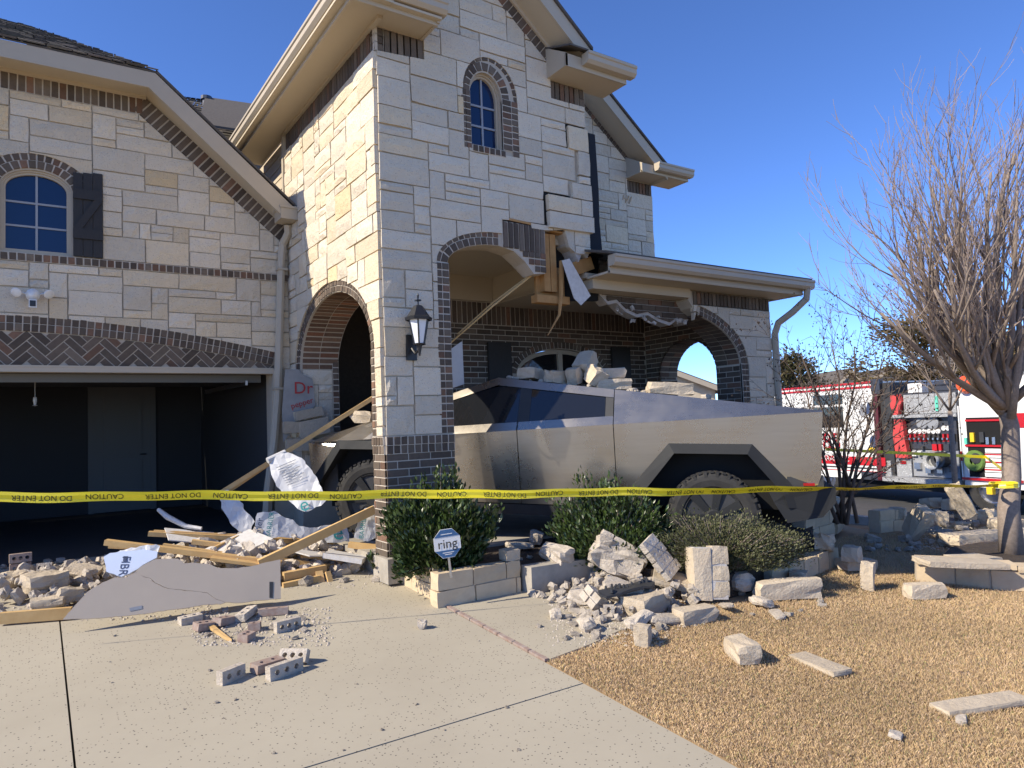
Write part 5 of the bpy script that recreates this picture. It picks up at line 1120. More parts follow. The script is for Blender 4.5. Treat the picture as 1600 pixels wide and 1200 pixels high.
def cored_brick(mb, rot, off, L_=0.20, W=0.09, H=0.058, holes=3):
    """brick with round-cornered cores right through it"""
    ho = []
    for k in range(holes):
        cx = (k - (holes - 1) / 2) * L_ / (holes + 0.45); ho.append([(cx + 0.019 * math.cos(a), 0.019 * math.sin(a)) for a in [PI / 4 * q for q in range(8)]])
    ov, tr, bd = cdt([(-L_ / 2, -W / 2), (L_ / 2, -W / 2), (L_ / 2, W / 2), (-L_ / 2, W / 2)], ho); n = len(ov)
    vs = [rot @ (Vector((v.x, v.y, H / 2))) + Vector(off) for v in ov] + [rot @ (Vector((v.x, v.y, -H / 2))) + Vector(off) for v in ov]
    mb.add(vs, [tuple(f) for f in tr] + [tuple(i + n for i in reversed(f)) for f in tr] + [(a, b, b + n, a + n) for a, b in bd])
def brick_chunk(px, py, label, n_w, n_h, rot, dz=0.0, m='rubble', lift=0.0, holes=3, pos=None, mort=True, L_=0.20, cat='brick chunk'):
    p = Vector(pos) if pos is not None else onG(px, py, dz); t = thing('brick_chunk' if n_w * n_h > 1 else 'cored_brick', label, cat, p); parts = []
    r = random.Random(nseed())
    for i in range(n_w):
        for j in range(n_h):
            mb = MB(); cored_brick(mb, I3, (0.0 + r.uniform(-0.015, 0.015), (i - (n_w - 1) / 2) * 0.101, j * 0.068), L_=L_ * r.uniform(0.9, 1.05), holes=holes); mb.v = [tuple(rot @ Vector(v)) for v in mb.v]; parts.append(mb)
    lo = -min(v[2] for mb in parts for v in mb.v) + lift
    for mb in parts:
        mb.v = [(v[0] + p.x, v[1] + p.y, v[2] + p.z + lo - 0.005) for v in mb.v]; mb.build('brick', m, t)
    if mort and n_w * n_h > 1:
        mb = MB(); rock_mesh(mb, (0, 0, (n_h - 1) * 0.034), (L_ * 0.8, n_w * 0.101 - 0.03, n_h * 0.068 - 0.012), I3, nseed(), 0.05, 3, 0.1); mb.v = [tuple(rot @ Vector(v)) for v in mb.v]; mb.v = [(v[0] + p.x, v[1] + p.y, v[2] + p.z + lo - 0.005) for v in mb.v]; mb.build('mortar', 'white_mortar', t)
    return t
def big_chunk():
    p = onG(966, 918); t = thing('brick_chunk', 'largest lump of mortared brick, tipped on its side in front of the dark shrub', 'brick chunk', p); rot = eu(-6, 30, -38); c = p + Vector((0, 0, 0.27))
    mb = MB(); rock_mesh(mb, c, (0.50, 0.24, 0.26), rot, 991, 0.13, 5, 0.28); mb.build('mortar', 'rubble', t)
    for i in range(4):
        for j in range(2):
            mb = MB(); rock_mesh(mb, c + rot @ Vector((-0.19 + i * 0.128, -0.02 + j * 0.11, 0.155)), (0.118, 0.10, 0.075), rot, nseed(), 0.05, 2, 0.12); mb.build('brick', 'rubble', t)
big_chunk()
brick_chunk(1034, 934, 'grey slab of cored bricks showing two rows of round holes', 4, 1, eu(56, -16, 20), 0.0, lift=0.17, L_=0.26)
brick_chunk(925, 955, 'square lump of four mortared brick ends on the walkway', 2, 2, eu(30, 25, 10), L_=0.11)
brick_chunk(952, 966, 'small ribbed brick end standing upright on the walkway rubble', 1, 1, eu(0, 90, 50), L_=0.11)
brick_chunk(913, 925, 'pale pair of flat bricks lying on the walkway rubble', 2, 1, eu(5, 8, -20))
brick_chunk(450, 984, 'grey three hole brick standing on its edge on the driveway', 1, 1, eu(90, 0, 12), L_=0.22)
brick_chunk(361, 1063, 'isolated half brick with a dark core hole on the driveway', 1, 1, eu(90, 0, 28), L_=0.18, holes=2)
brick_chunk(443, 1055, 'grey mortar covered brick, nearest of the three in the driveway cluster', 1, 1, eu(88, 0, 18), L_=0.28)
brick_chunk(418, 1046, 'brown topped brick lying flat behind the grey brick of the driveway cluster', 1, 1, eu(4, 2, 20), m='clay', L_=0.24, holes=2)
brick_chunk(459, 1036, 'ribbed white brick at the back of the driveway cluster', 1, 1, eu(60, 0, -42), L_=0.2)
for (px, py, L_, a, lab) in ((318, 985, 0.15, 20, 'red ended brick stub lying in front of the fallen drywall'), (352, 976, 0.16, 35, 'mortar caked brick right of the red ended stub'), (385, 966, 0.24, 50, 'long grey brick lying against the foot of the drywall'), (430, 960, 0.26, -20, 'white mortared brick block at the right end of the drywall row'), (300, 972, 0.18, 10, 'dark brick half hidden under the drywall edge'), (398, 985, 0.11, 70, 'brown square brick stub in the drywall row'), (387, 1000, 0.10, 40, 'dark brown brick corner furthest out from the drywall row')):
    brick_chunk(px, py, lab, 1, 1, eu(RB.uniform(-10, 10), RB.uniform(-8, 8), a), L_=L_, m='clay' if 'red' in lab or 'brown' in lab else 'rubble', holes=2, cat='brick')
mb = MB()
P = [onG(322, 980, 0.02), onG(332, 979, 0.02), onG(362, 1003, 0.005), onG(352, 1000, 0.005)]; mb.prism(P, (0, 0, 0.022)); o = mb.build('wood_wedge', 'pine', None, base=P[0]); tag(o, 'bright yellow splintered wood wedge on the driveway', 'wood scrap')
# white rubble on the walkway
W = [(870, 878, 0.34, 0.2, 0.13, 'big white broken stone on the curb by the shrub'), (838, 850, 0.17, 0.14, 0.12, 'rounded pale stone under the truck door'), (812, 858, 0.30, 0.12, 0.06, 'flat tan plank shaped stone leaning by the planter end'), (848, 905, 0.12, 0.11, 0.13, 'squared white stone standing on the walkway below the curb'), (905, 945, 0.2, 0.15, 0.10, 'white broken stone low on the left of the walkway rubble'), (943, 912, 0.33, 0.2, 0.12, 'cream block under the black mat'), (975, 945, 0.36, 0.26, 0.16, 'brightest white lump in the centre of the rubble'), (917, 986, 0.13, 0.11, 0.09, 'white stone chip alone at the front of the rubble'), (998, 979, 0.28, 0.12, 0.08, 'long white mortar slab at the lawn edge'), (1040, 975, 0.3, 0.14, 0.07, 'flaky white stone strip next to the cream block'), (868, 966, 0.12, 0.09, 0.07, 'grey chip furthest left on the walkway'), (889, 900, 0.2, 0.14, 0.08, 'yellowish flat stone beside the curb face'), (958, 935, 0.22, 0.15, 0.10, 'ochre stone under the white lump'), (1135, 953, 0.3, 0.07, 0.035, 'thin white stone sliver in the grass'), (1215, 963, 0.22, 0.09, 0.03, 'flat white stone flake further right in the grass'), (1190, 948, 0.2, 0.12, 0.07, 'pair shaped pale chip below the leaning block'), (1150, 925, 0.34, 0.24, 0.16, 'grey boulder like stone between the veneer chunk and the leaning block'), (1400, 1152, 0.10, 0.07, 0.025, 'small white chip low on the lawn'), (1502, 1128, 0.09, 0.06, 0.025, 'tiny white chip under the long slab'), (660, 982, 0.07, 0.06, 0.07, 'single white chip standing on the driveway by the planter')]
for (px, py, a, b, c, lab) in W:
    stone(px, py, (a, b, c), eu(RB.uniform(-12, 12), RB.uniform(-12, 12), RB.uniform(0, 180)), lab, 'broken_stone', 'rubble', rough=0.10, cut=0.45, dz=0.22 if py < 880 and px < 900 else 0.0)
mb = MB(); c = onG(985, 921, 0.17); r = random.Random(4)
P = [c + Vector((0.34 * math.cos(a) * r.uniform(0.8, 1.1), 0.10 * math.sin(a), 0.02 * math.sin(3 * a))) for a in [2 * PI * k / 14 for k in range(14)]]
mb.prism(P, (0, 0, 0.02))
for k in range(22): q = c + Vector((r.uniform(-0.28, 0.25), r.uniform(-0.05, 0.06), 0.02)); mb.tube([q, q + Vector((0, 0, r.uniform(0.02, 0.05)))], [0.016, 0.008], 5)
mb.v = [(v[0], v[1], v[2]) for v in mb.v]; o = mb.build('rubber_mat', 'black_plastic', None, base=c); tag(o, 'torn black knobbly plastic sheet on top of the rubble', 'plastic sheet')
# far rubble heap on the right
for k, (px, py, a, b, c, rot, lab) in enumerate([(1436, 845, 0.18, 0.22, 0.42, eu(30, 12, -20), 'long shaded block leaning on the broken wall end'), (1504, 812, 0.14, 0.2, 0.5, eu(-25, -20, 30), 'tall white slab leaning in the far rubble heap'), (1490, 800, 0.3, 0.2, 0.16, eu(0, 10, 0), 'square white block on top of the far rubble heap'), (1543, 822, 0.24, 0.2, 0.22, eu(0, 0, 10), 'grey faced brick lump at the right of the far heap'), (1520, 852, 0.8, 0.3, 0.16, eu(0, 0, -15), 'long rough fallen wall piece in front of the far heap'), (1565, 828, 0.4, 0.2, 0.16, eu(0, 0, 5), 'tan block right of the far heap beside the trunk'), (1590, 845, 0.3, 0.22, 0.16, eu(0, 0, 40), 'yellow stone partly hidden by the tree trunk'), (1404, 812, 0.2, 0.2, 0.16, eu(0, 8, 20), 'cube stone on the shaded wall'), (1470, 822, 0.22, 0.18, 0.2, eu(10, 0, 30), 'upright pale block on the broken wall end'), (1455, 795, 0.26, 0.2, 0.14, eu(0, 8, 60), 'dusty stone at the top left of the far heap')]):
    stone(px, py, (a, b, c), rot, lab, dz=0.12 if py < 815 else 0.0, rough=0.07, cut=0.25)
def scatter(name, label, cat, group, n, box, sz, m, seed, dz=0.0, mode='px', rough=0.14):
    r = random.Random(seed)
    protos = []
    for k in range(6):
        mb = MB(); rock_mesh(mb, (0, 0, 0), (1, r.uniform(0.6, 0.9), r.uniform(0.4, 0.7)), eu(r.uniform(0, 20), r.uniform(0, 20), 0), nseed(), rough, 2, 0.5); protos.append(mb)
    first = {}
    for i in range(n):
        px = r.uniform(box[0], box[2]); py = r.uniform(box[1], box[3]); p = onG(px, py, dz); s = r.uniform(*sz) * r.choice((1, 1, 0.7)); k = r.randrange(6)
        if k not in first: o = protos[k].build(name, m, None); first[k] = o
        else: o = bpy.data.objects.new(name, first[k].data); COL.objects.link(o)
        o.scale = (s, s, s); o.location = (p.x, p.y, p.z + s * 0.18); o.rotation_euler = (0, 0, r.uniform(0, 6.28)); tag(o, label, cat, group)
scatter('mortar_chip', 'small white chip of stone scattered over the walkway rubble', 'stone chip', 'chips over the walkway', 60, (840, 905, 1060, 1005), (0.03, 0.11), 'rubble', 1)
scatter('mortar_chip', 'small white chip of stone in the grass between the rubble and the tree ring', 'stone chip', 'chips in the grass', 9, (1100, 930, 1300, 965), (0.03, 0.08), 'rubble', 2)
scatter('mortar_chip', 'small grey white chip in the row of bricks under the drywall', 'stone chip', 'chips under the drywall', 30, (290, 955, 500, 1000), (0.02, 0.07), 'rubble', 3)
scatter('mortar_chip', 'tiny pale chip strewn on the open driveway', 'stone chip', 'chips on the open driveway', 26, (150, 985, 830, 1180), (0.010, 0.028), 'rubble', 4)
scatter('mortar_chip', 'dusty chip of brick or stone in the heap before the garage', 'stone chip', 'chips before the garage', 50, (0, 875, 200, 945), (0.04, 0.14), 'rubble', 5, 0.02)
scatter('mortar_chip', 'chip of brick under the broken boards between garage and porch', 'stone chip', 'chips under the boards', 36, (240, 850, 600, 915), (0.04, 0.16), 'rubble', 6, 0.0)
scatter('mortar_chip', 'pale chip in the far rubble heap', 'stone chip', 'chips in the far heap', 50, (1420, 790, 1590, 850), (0.05, 0.18), 'rubble', 7, 0.03)
scatter('mortar_chip', 'pale chip on the soil by the truck', 'stone chip', 'chips on the planting bed', 20, (800, 850, 1000, 890), (0.04, 0.12), 'rubble', 8, 0.2)
scatter('mortar_chip', 'chip of broken stone in the shaded bed below the raised wall', 'stone chip', 'chips in the shaded bed', 16, (1350, 840, 1440, 862), (0.05, 0.18), 'rubble', 9)
# gritty dust round the rubble (nobody could count it)
def grit(label, n, boxes, sz, seed, m='rubble'):
    r = np.random.RandomState(seed); vs = []; fs = []
    for i in range(n):
        b = boxes[r.randint(len(boxes))]; p = onG(r.uniform(b[0], b[2]), r.uniform(b[1], b[3])); s = r.uniform(*sz); a = r.uniform(0, 6.28); z = p.z + 0.001
        k = len(vs); c, d = math.cos(a) * s, math.sin(a) * s
        vs += [(p.x + c, p.y + d, z), (p.x - d, p.y + c, z), (p.x - c * 0.8, p.y - d * 0.8, z), (p.x + d, p.y - c, z), (p.x, p.y, z + s * 0.8)]
        fs += [(k, k + 1, k + 4), (k + 1, k + 2, k + 4), (k + 2, k + 3, k + 4), (k + 3, k, k + 4)]
    mb = MB(); mb.add(vs, fs); o = mb.build('masonry_grit', m, None); tag(o, label, 'grit', kind='stuff')
grit('fine grit and dust of crushed mortar strewn around the rubble', 5200, [(860, 900, 1060, 1000), (870, 890, 1100, 980), (850, 900, 1040, 1010), (300, 950, 520, 1010), (0, 900, 330, 970), (250, 860, 620, 920), (1430, 790, 1580, 860)], (0.004, 0.018), 11)
# heap in front of the garage
for (px, py, a, b, c, rot, lab) in ((70, 925, 0.34, 0.24, 0.17, eu(0, 0, 20), 'large white stone block on the heap before the garage'), (20, 915, 0.25, 0.18, 0.12, eu(5, 0, 50), 'flat dusty stone at the left edge of the heap'), (110, 940, 0.2, 0.12, 0.12, eu(0, 10, 10), 'pale stone chip at the foot of the heap'), (130, 905, 0.3, 0.2, 0.05, eu(20, 18, -30), 'tilted slab of thin bricks against the drywall'), (75, 948, 0.26, 0.14, 0.08, eu(0, 0, -15), 'whitish split stone low in the heap')):
    stone(px, py, (a, b, c), rot, lab, dz=0.03, rough=0.09, cut=0.3)
brick_chunk(32, 893, 'pair of brown bricks standing on the heap by the garage floor', 2, 1, eu(90, 0, 5), 0.02, m='clay', mort=False)
brick_chunk(72, 893, 'single lighter brick beside the pair on the garage heap', 1, 1, eu(80, 0, -15), 0.02, L_=0.14)
# fallen drywall sheet leaning back
PN = Vector((-0.12, -0.93, 0.42)).normalized(); P0 = onG(300, 957, 0.05)
def torn(pxs, seed, amp=1.3, step=6.0):
    r = random.Random(seed); out = []
    for i, (x, y) in enumerate(pxs):
        x2, y2 = pxs[(i + 1) % len(pxs)]; k = max(1, int(math.hypot(x2 - x, y2 - y) / step))
        for j in range(k): out.append((x + (x2 - x) * j / k + (r.uniform(-amp, amp) if j else 0), y + (y2 - y) * j / k + (r.uniform(-amp, amp) if j else 0)))
    return out
def sheet_px(name, pxs, P, n, th, m, parent=None, base=None, crumple=0.0, rag=0.0):
    if rag: pxs = torn(pxs, int(pxs[0][0]), rag)
    ex = []
    if crumple:
        x0, x1 = min(p[0] for p in pxs), max(p[0] for p in pxs); y0, y1 = min(p[1] for p in pxs), max(p[1] for p in pxs)
        ex = [(x0 + (x1 - x0) * (i + 0.37 * (j % 2)) / 12, -(y0 + (y1 - y0) * j / 10)) for i in range(13) for j in range(11)]
    c2 = [(x, -y) for x, y in pxs]; ov, tr, bd = cdt(c2, (), ex); nn = len(ov)
    W_ = [onP(v.x, -v.y, P, n) for v in ov]
    if crumple: W_ = [w + n * crumple * (mnoise.noise(w * 7.0) + 0.5 * mnoise.noise(w * 19.0)) for w in W_]
    mb = MB(); mb.add(W_ + [w - n * th for w in W_], [tuple(f) for f in tr] + [tuple(i + nn for i in reversed(f)) for f in tr] + [(a, b, b + nn, a + nn) for a, b in bd]); return mb.build(name, m, parent, base=base)
dw = thing('drywall_sheet', 'big torn taupe drywall sheet fallen on edge across the driveway', 'drywall', onP(270, 960, P0, PN))
ck = [(212, 893), (225, 901), (234, 903), (243, 911), (262, 919), (276, 921), (300, 923), (324, 926), (338, 936), (352, 941)]
sheet_px('upper_piece', ck + [(372, 942), (405, 938), (439, 935), (438, 874), (418, 878), (395, 884), (370, 888), (345, 888), (322, 881), (300, 879), (288, 880), (278, 873), (258, 873), (242, 874), (232, 879), (222, 884)], P0, PN, 0.013, 'drywall', dw, rag=0.5)
sheet_px('lower_piece', [(98, 968), (135, 926), (160, 910), (180, 902), (198, 902)] + [(p[0], p[1] + 0.6) for p in ck] + [(345, 944), (318, 945), (290, 950), (262, 953), (240, 957), (200, 962), (150, 966)], P0, PN, 0.013, 'drywall', dw, rag=0.6)
mb = MB(); q = [onP(x, y, P0 + PN * 0.003, PN) for x, y in ((421, 909), (427, 909), (426, 934), (421, 934))]; mb.prism(q, PN * -0.002); mb.build('vent_slot', 'black_plastic', dw)
mb = MB(); q = [onP(x, y, P0 + PN * 0.003, PN) for x, y in ((202, 950), (222, 946), (222, 951), (203, 955))]; mb.prism(q, PN * -0.002); mb.build('tape_patch', 'grey_print', dw)
PS = Vector((-0.25, -0.80, 0.55)).normalized(); P1 = onG(215, 940, 0.12) + Vector((0.1, 0.35, 0))
fb = thing('insulation_board', 'pale blue printed insulation board propped behind the drywall', 'insulation board', P1)
sheet_px('board', [(166, 893), (190, 901), (213, 890), (228, 880), (245, 871), (246, 862), (225, 858), (195, 861), (172, 864), (162, 870)], P1, PS, 0.02, 'foam_blue', fb, rag=0.8)
sheet_px('torn_facer', [(158, 869), (200, 858), (244, 851), (250, 853), (246, 870), (240, 871), (236, 862), (205, 866), (170, 871)], P1 - PS * 0.05, PS, 0.004, 'wrap', fb, crumple=0.02, rag=1.5)
rt = (onP(200, 868, P1, PS) - onP(193, 898, P1, PS)); upv = PS.cross(rt)
text_mesh('FIBR', 0.10, 'navy_print', 'lettering', fb, wall_mtx(onP(194, 884, P1 + PS * 0.003, PS), -rt, PS.cross(-rt)), align='CENTER')
mb = MB(); q = [onP(x, y, P1 + PS * 0.003, PS) for x, y in ((193, 869), (200, 869), (199, 877), (192, 877))]; mb.prism(q, PS * -0.001); mb.build('logo', 'navy_print', fb)
# timber
def board(p0, p1, w, h, label, name='timber_board', tw=0.0):
    mb = MB(); mb.bar(p0, p1, w, h); o = mb.build(name, 'pine', None, base=(Vector(p0) + Vector(p1)) / 2)
    for v in o.data.vertices:
        if random.Random(nseed()).random() < 0.5: v.co += Vector((0, 0, random.Random(nseed()).uniform(-0.006, 0.006)))
    return tag(o, label, 'timber')
board(onG(0, 966, 0.06), onG(112, 957, 0.06), 0.045, 0.09, 'yellow timber lying on edge at the left of the driveway')
board(onY(165, 847, 7.85), onY(440, 880, 7.25), 0.09, 0.05, 'long pine board lying on the debris behind the drywall')
board(onY(232, 834, 8.3), onY(520, 848, 7.9), 0.10, 0.05, 'pine board across the back of the debris in front of the garage')
board(onY(240, 832, 8.34), onY(400, 840, 8.1), 0.05, 0.05, 'split pine strip beside the rear board')
board(onY(405, 882, 7.2), onY(585, 796, 7.15), 0.05, 0.09, 'pine stud slanting up in front of the front wheel')
board(onY(345, 770, 8.6), onY(587, 619, 8.25), 0.07, 0.05, 'long pine stud slanting up into the side arch')
board(onY(352, 770, 8.62), onY(420, 724, 8.52), 0.05, 0.05, 'thin dark split stud lying along the long slanting one')
board(onY(442, 900, 7.1), onY(508, 888, 7.1), 0.10, 0.07, 'short thick pine block at the right end of the drywall')
board(onY(438, 875, 7.5), onY(578, 893, 7.2), 0.06, 0.05, 'pine board pointing at the planter wall')
board(onY(330, 872, 7.4), onY(436, 886, 7.2), 0.14, 0.03, 'wide sunlit pine board just behind the drywall top edge')
board(onY(545, 851, 7.5), onY(592, 857, 7.3), 0.07, 0.06, 'short pine offcut against the planter foot')
board(onY(498, 893, 7.05), onY(506, 931, 6.9), 0.07, 0.03, 'splintered upright stake right of the drywall')
board(onY(442, 917, 7.0), onY(500, 905, 7.0), 0.05, 0.08, 'lower pine block beneath the short thick one')
board(onY(255, 852, 7.9), onY(395, 872, 7.6), 0.06, 0.04, 'thin pine strip between the long board and the drywall top')
board(onY(300, 846, 8.0), onY(470, 866, 7.7), 0.07, 0.04, 'pine board half buried in the middle of the heap')
board(onY(470, 868, 7.45), onY(560, 876, 7.3), 0.05, 0.04, 'pine lath just above the board pointing at the planter')
board(onY(512, 893, 7.0), onY(520, 925, 6.9), 0.05, 0.025, 'second splintered stake right of the drywall')
board(onY(330, 858, 7.8), onY(372, 838, 8.0), 0.03, 0.02, 'short splinter sticking up from the heap')
board(onY(170, 853, 8.0), onY(232, 857, 7.9), 0.05, 0.04, 'brown board end poking out at the left of the heap')
# house wrap sheets with printing
def wrap_sheet(pxs, Y, tilt, label, texts=(), curl=0.0):
    n = Vector(tilt).normalized(); P = onY(*pxs[0], Y); t = thing('house_wrap_sheet', label, 'house wrap', P)
    sheet_px('sheet', pxs, P, n, 0.004, 'wrap', t, crumple=0.022, rag=1.6)
    for (body, x, y, x2, y2, size, m) in texts:
        a = onP(x, y, P + n * 0.03, n); b = onP(x2, y2, P + n * 0.03, n); r_ = (b - a); text_mesh(body, size, m, 'lettering', t, wall_mtx(a, r_, n.cross(r_)))
    return t
t_ = wrap_sheet([(424, 712), (450, 707), (472, 716), (490, 740), (503, 762), (509, 782), (502, 790), (493, 792), (480, 800), (465, 795), (445, 778), (432, 760), (424, 742), (421, 725)], 8.1, (-0.5, -0.8, 0.25), 'curled white house wrap sheet hanging from the slanting stud, with a teal letter e', [('e', 475, 789, 490, 783, 0.22, 'teal_print')])
nw = Vector((-0.5, -0.8, 0.25)).normalized(); Pw = onY(424, 712, 8.1) + nw * 0.03
for k in range(9):
    x0, y0 = 432 + k * 2.1, 731 + k * 3.4; q = [onP(x0, y0, Pw, nw), onP(x0 + 30 - (k % 3) * 5, y0 - 13 + (k % 3) * 2, Pw, nw)]; mb = MB(); mb.bar(q[0], q[1], 0.002, 0.007); mb.build('small_print', 'grey_print', t_)
mb = MB(); a = onY(418, 720, 8.1); b = onY(446, 707, 8.12); mb.tube([a, b], 0.035, 10); mb.build('rolled_edge', 'wrap', t_)
wrap_sheet([(397, 838), (402, 802), (412, 800), (428, 798), (440, 806), (458, 812), (468, 822), (490, 824), (520, 820), (543, 820), (546, 846), (520, 848), (470, 842)], 7.95, (-0.1, -0.97, 0.3), 'torn white house wrap lying upright behind the boards, printed BARRIER', [('BARRIER', 422, 820, 424, 808, 0.075, 'teal_print'), ('arrier', 404, 826, 406, 815, 0.10, 'navy_print'), ('e', 528, 832, 538, 831, 0.26, 'teal_print')])
wrap_sheet([(553, 840), (560, 806), (570, 794), (590, 789), (592, 840), (575, 846)], 7.25, (-0.3, -0.95, 0.1), 'narrow white house wrap piece against the brick pier, printed BARRIER', [('BARRIER', 567, 822, 569, 806, 0.07, 'teal_print')])
wrap_sheet([(340, 772), (356, 765), (372, 776), (385, 800), (398, 815), (392, 830), (375, 832), (360, 818), (350, 800)], 8.5, (-0.3, -0.85, 0.3), 'plain dusty white panel standing in the garage mouth')
mb = MB(); mb.tube([onY(247, 796, 8.6), onY(262, 808, 8.5), (onY(290, 822, 8.4)), onY(315, 826, 8.3)], [0.02, 0.03, 0.025, 0.02], 6); o = mb.build('bent_strip', 'gypsum', None, base=onY(280, 818, 8.4)); tag(o, 'bent white trim strip curling up in the dark garage mouth', 'trim strip')
for k, (x, y, w, h, Yv, tl) in enumerate(((300, 838, 0.5, 0.01, 8.2, 12), (370, 852, 0.6, 0.012, 7.8, -14), (480, 862, 0.5, 0.012, 7.5, 10), (540, 870, 0.4, 0.05, 7.2, 5))):
    p = onY(x, y, Yv); mb = MB(); mb.box(p, (w, 0.4, h), eu(12, tl, 20 * k)); o = mb.build('gypsum_scrap', 'gypsum', None, base=p); tag(o, ['torn gypsum scrap nearest the garage floor', 'large gypsum scrap beneath the boards', 'gypsum scrap below the slanting stud', 'thick gypsum chunk by the pier foot'][k], 'gypsum scrap')
# heap mass under the boards
hp = MB(); r = random.Random(77)
for i in range(420):
    u, v = r.random(), r.random(); x = 0.9 + 2.0 * u; y = 7.1 + 1.9 * v; hgt_ = 0.34 * math.sin(PI * u) ** 0.6 * math.sin(PI * min(1, v * 1.05)) ** 0.5
    s = r.uniform(0.06, 0.2); rock_mesh(hp, (x, y, gz(x, y) + r.uniform(0.0, hgt_)), (s, s * 0.7, s * 0.5), eu(r.uniform(0, 90), r.uniform(0, 60), r.uniform(0, 180)), nseed(), 0.12, 2, 0.4)
tag(hp.build('rubble_heap', 'rubble', None), 'dusty grey heap of crushed brick and gypsum under the boards', 'rubble', kind='stuff')
hp = MB()
for i in range(240):
    u, v = r.random(), r.random(); x = -1.0 + 2.1 * u; y = 7.45 + 1.6 * v; hgt_ = 0.16 * math.sin(PI * v) ** 0.6
    s = r.uniform(0.05, 0.15); rock_mesh(hp, (x, y, gz(x, y) + r.uniform(0.0, hgt_)), (s, s * 0.7, s * 0.5), eu(r.uniform(0, 90), r.uniform(0, 60), r.uniform(0, 180)), nseed(), 0.12, 2, 0.4)
tag(hp.build('rubble_heap', 'rubble', None), 'low heap of crushed brick across the garage threshold', 'rubble', kind='stuff')
hp = MB()
for i in range(460):
    u, v = r.random(), r.random(); x = 3.8 + 2.0 * u; y = 4.5 + 1.0 * v - 0.15 * u
    s = r.uniform(0.03, 0.125); rock_mesh(hp, (x, y, gz(x, y) + r.uniform(0.0, 0.16 * math.sin(PI * u))), (s, s * 0.7, s * 0.5), eu(r.uniform(0, 90), r.uniform(0, 60), r.uniform(0, 180)), nseed(), 0.12, 2, 0.4)
tag(hp.build('rubble_heap', 'rubble', None), 'white heap of crushed stone against the concrete curb', 'rubble', kind='stuff')
# stones on the truck
def on_roof(l, w): z, ww = rf(l); return T(l, w, z)
for (px, py, l, w, s, rot, lab) in ((795, 586, 2.62, 0.45, (0.32, 0.22, 0.13), eu(0, 6, 30), 'grey lump of stone at the front of the truck roof'), (848, 588, 2.92, 0.5, (0.28, 0.16, 0.14), eu(10, 0, 10), 'dull bent stone in the middle of the truck roof'), (885, 590, 3.12, 0.52, (0.13, 0.15, 0.19), eu(0, -15, 20), 'small lit cube of stone on the truck roof'), (915, 572, 3.22, 0.35, (0.30, 0.2, 0.17), eu(0, -38, 25), 'bright square stone tipped up on the roof pile'), (925, 588, 3.36, 0.52, (0.2, 0.2, 0.2), eu(30, 20, 0), 'round worn stone in front of the roof pile'), (945, 575, 3.42, 0.25, (0.46, 0.2, 0.13), eu(0, 0, -25), 'long white block at the top right of the roof pile'), (935, 597, 3.5, 0.4, (0.42, 0.26, 0.12), eu(0, 0, -20), 'grey slab under the roof pile')):
    base = on_roof(l, w); d = 0.12 if 'top right' in lab or 'tipped' in lab else 0.0
    stone(0, 0, s, rot, lab, pos=base + Vector((0, 0, d)), rough=0.06)
rf_ = random.Random(12); hp = MB()
for k in range(70):
    l = rf_.uniform(2.35, 3.9); s = rf_.uniform(0.02, 0.07); p = on_roof(l, rf_.uniform(0.15, 0.6)); rock_mesh(hp, p + Vector((0, 0, s * 0.25)), (s, s * 0.8, s * 0.6), eu(rf_.uniform(0, 40), 0, rf_.uniform(0, 180)), nseed(), 0.12, 2, 0.4)
tag(hp.build('roof_grit', 'rubble', None), 'crumbs of stone and mortar strewn over the truck roof', 'rubble', kind='stuff')
stone(0, 0, (0.52, 0.26, 0.13), eu(0, 4, -32), 'cream rounded stone lying on the truck bed cover', pos=on_roof(4.12, 0.35), cut=0.35)
for (l, w, s, lab) in ((3.75, 0.5, 0.08, 'small chip on the bed cover next to the roof'), (4.5, 0.55, 0.1, 'dark chip behind the cream stone on the bed cover')): stone(0, 0, (s, s * 0.8, s * 0.6), I3, lab, pos=on_roof(l, w), m='rubble', cut=0.4)
for (l, w, s, rot, lab) in ((0.62, 0.5, (0.5, 0.3, 0.15), eu(10, 5, 40), 'torn white chunk on the truck hood under the slanting stud'), (0.85, 0.55, (0.26, 0.2, 0.14), eu(20, 0, 0), 'tan broken stone on the truck hood')): stone(0, 0, s, rot, lab, pos=on_roof(l, w), cut=0.45, rough=0.12)
mb = MB(); P = [onY(705, 545, 7.25), onY(722, 533, 7.25), onY(725, 600, 7.3), onY(708, 606, 7.3)]; mb.prism(P, (0.01, 0.012, 0)); o = mb.build('hanging_panel', 'wrap', None, base=P[0]); tag(o, 'crumpled pale sheet hanging behind the stone pier', 'sheet')
# caution tape
A = onY(-260, 777, 6.5); B = Vector((8.62, 3.42, onY(1575, 757, 3.42).z)); N_ = 120
def tp(s): p = A.lerp(B, s); p.z += -0.03 * math.sin(PI * s) + 0.006 * math.sin(s * 37) + 0.004 * math.sin(s * 91); return p
tape = thing('caution_tape', 'yellow caution tape stretched across the whole scene at waist height', 'caution tape', A)
mb = MB(); vs = []; fs = []; fwd = (B - A).normalized()
def tw(s): return R(14) * math.sin(s * 9) + R(9) * math.sin(s * 41) + R(46) * max(0, min(1, (s - 0.42) * 3))
def tup(s): return Matrix.Rotation(tw(s), 3, fwd) @ Vector((0, 0, 1))
for i in range(N_ + 1):
    s = i / N_; p = tp(s); u = tup(s); vs += [p + u * 0.036, p + u * 0.012 + Vector((0, -0.003, 0)), p - u * 0.012 + Vector((0, 0.003, 0)), p - u * 0.036]
for i in range(N_):
    for k in range(3): a = i * 4 + k; fs.append((a, a + 1, a + 5, a + 4))
mb.add(vs, fs); mb.build('ribbon', 'tape', tape)
Lt = (B - A).length; s = 0.035
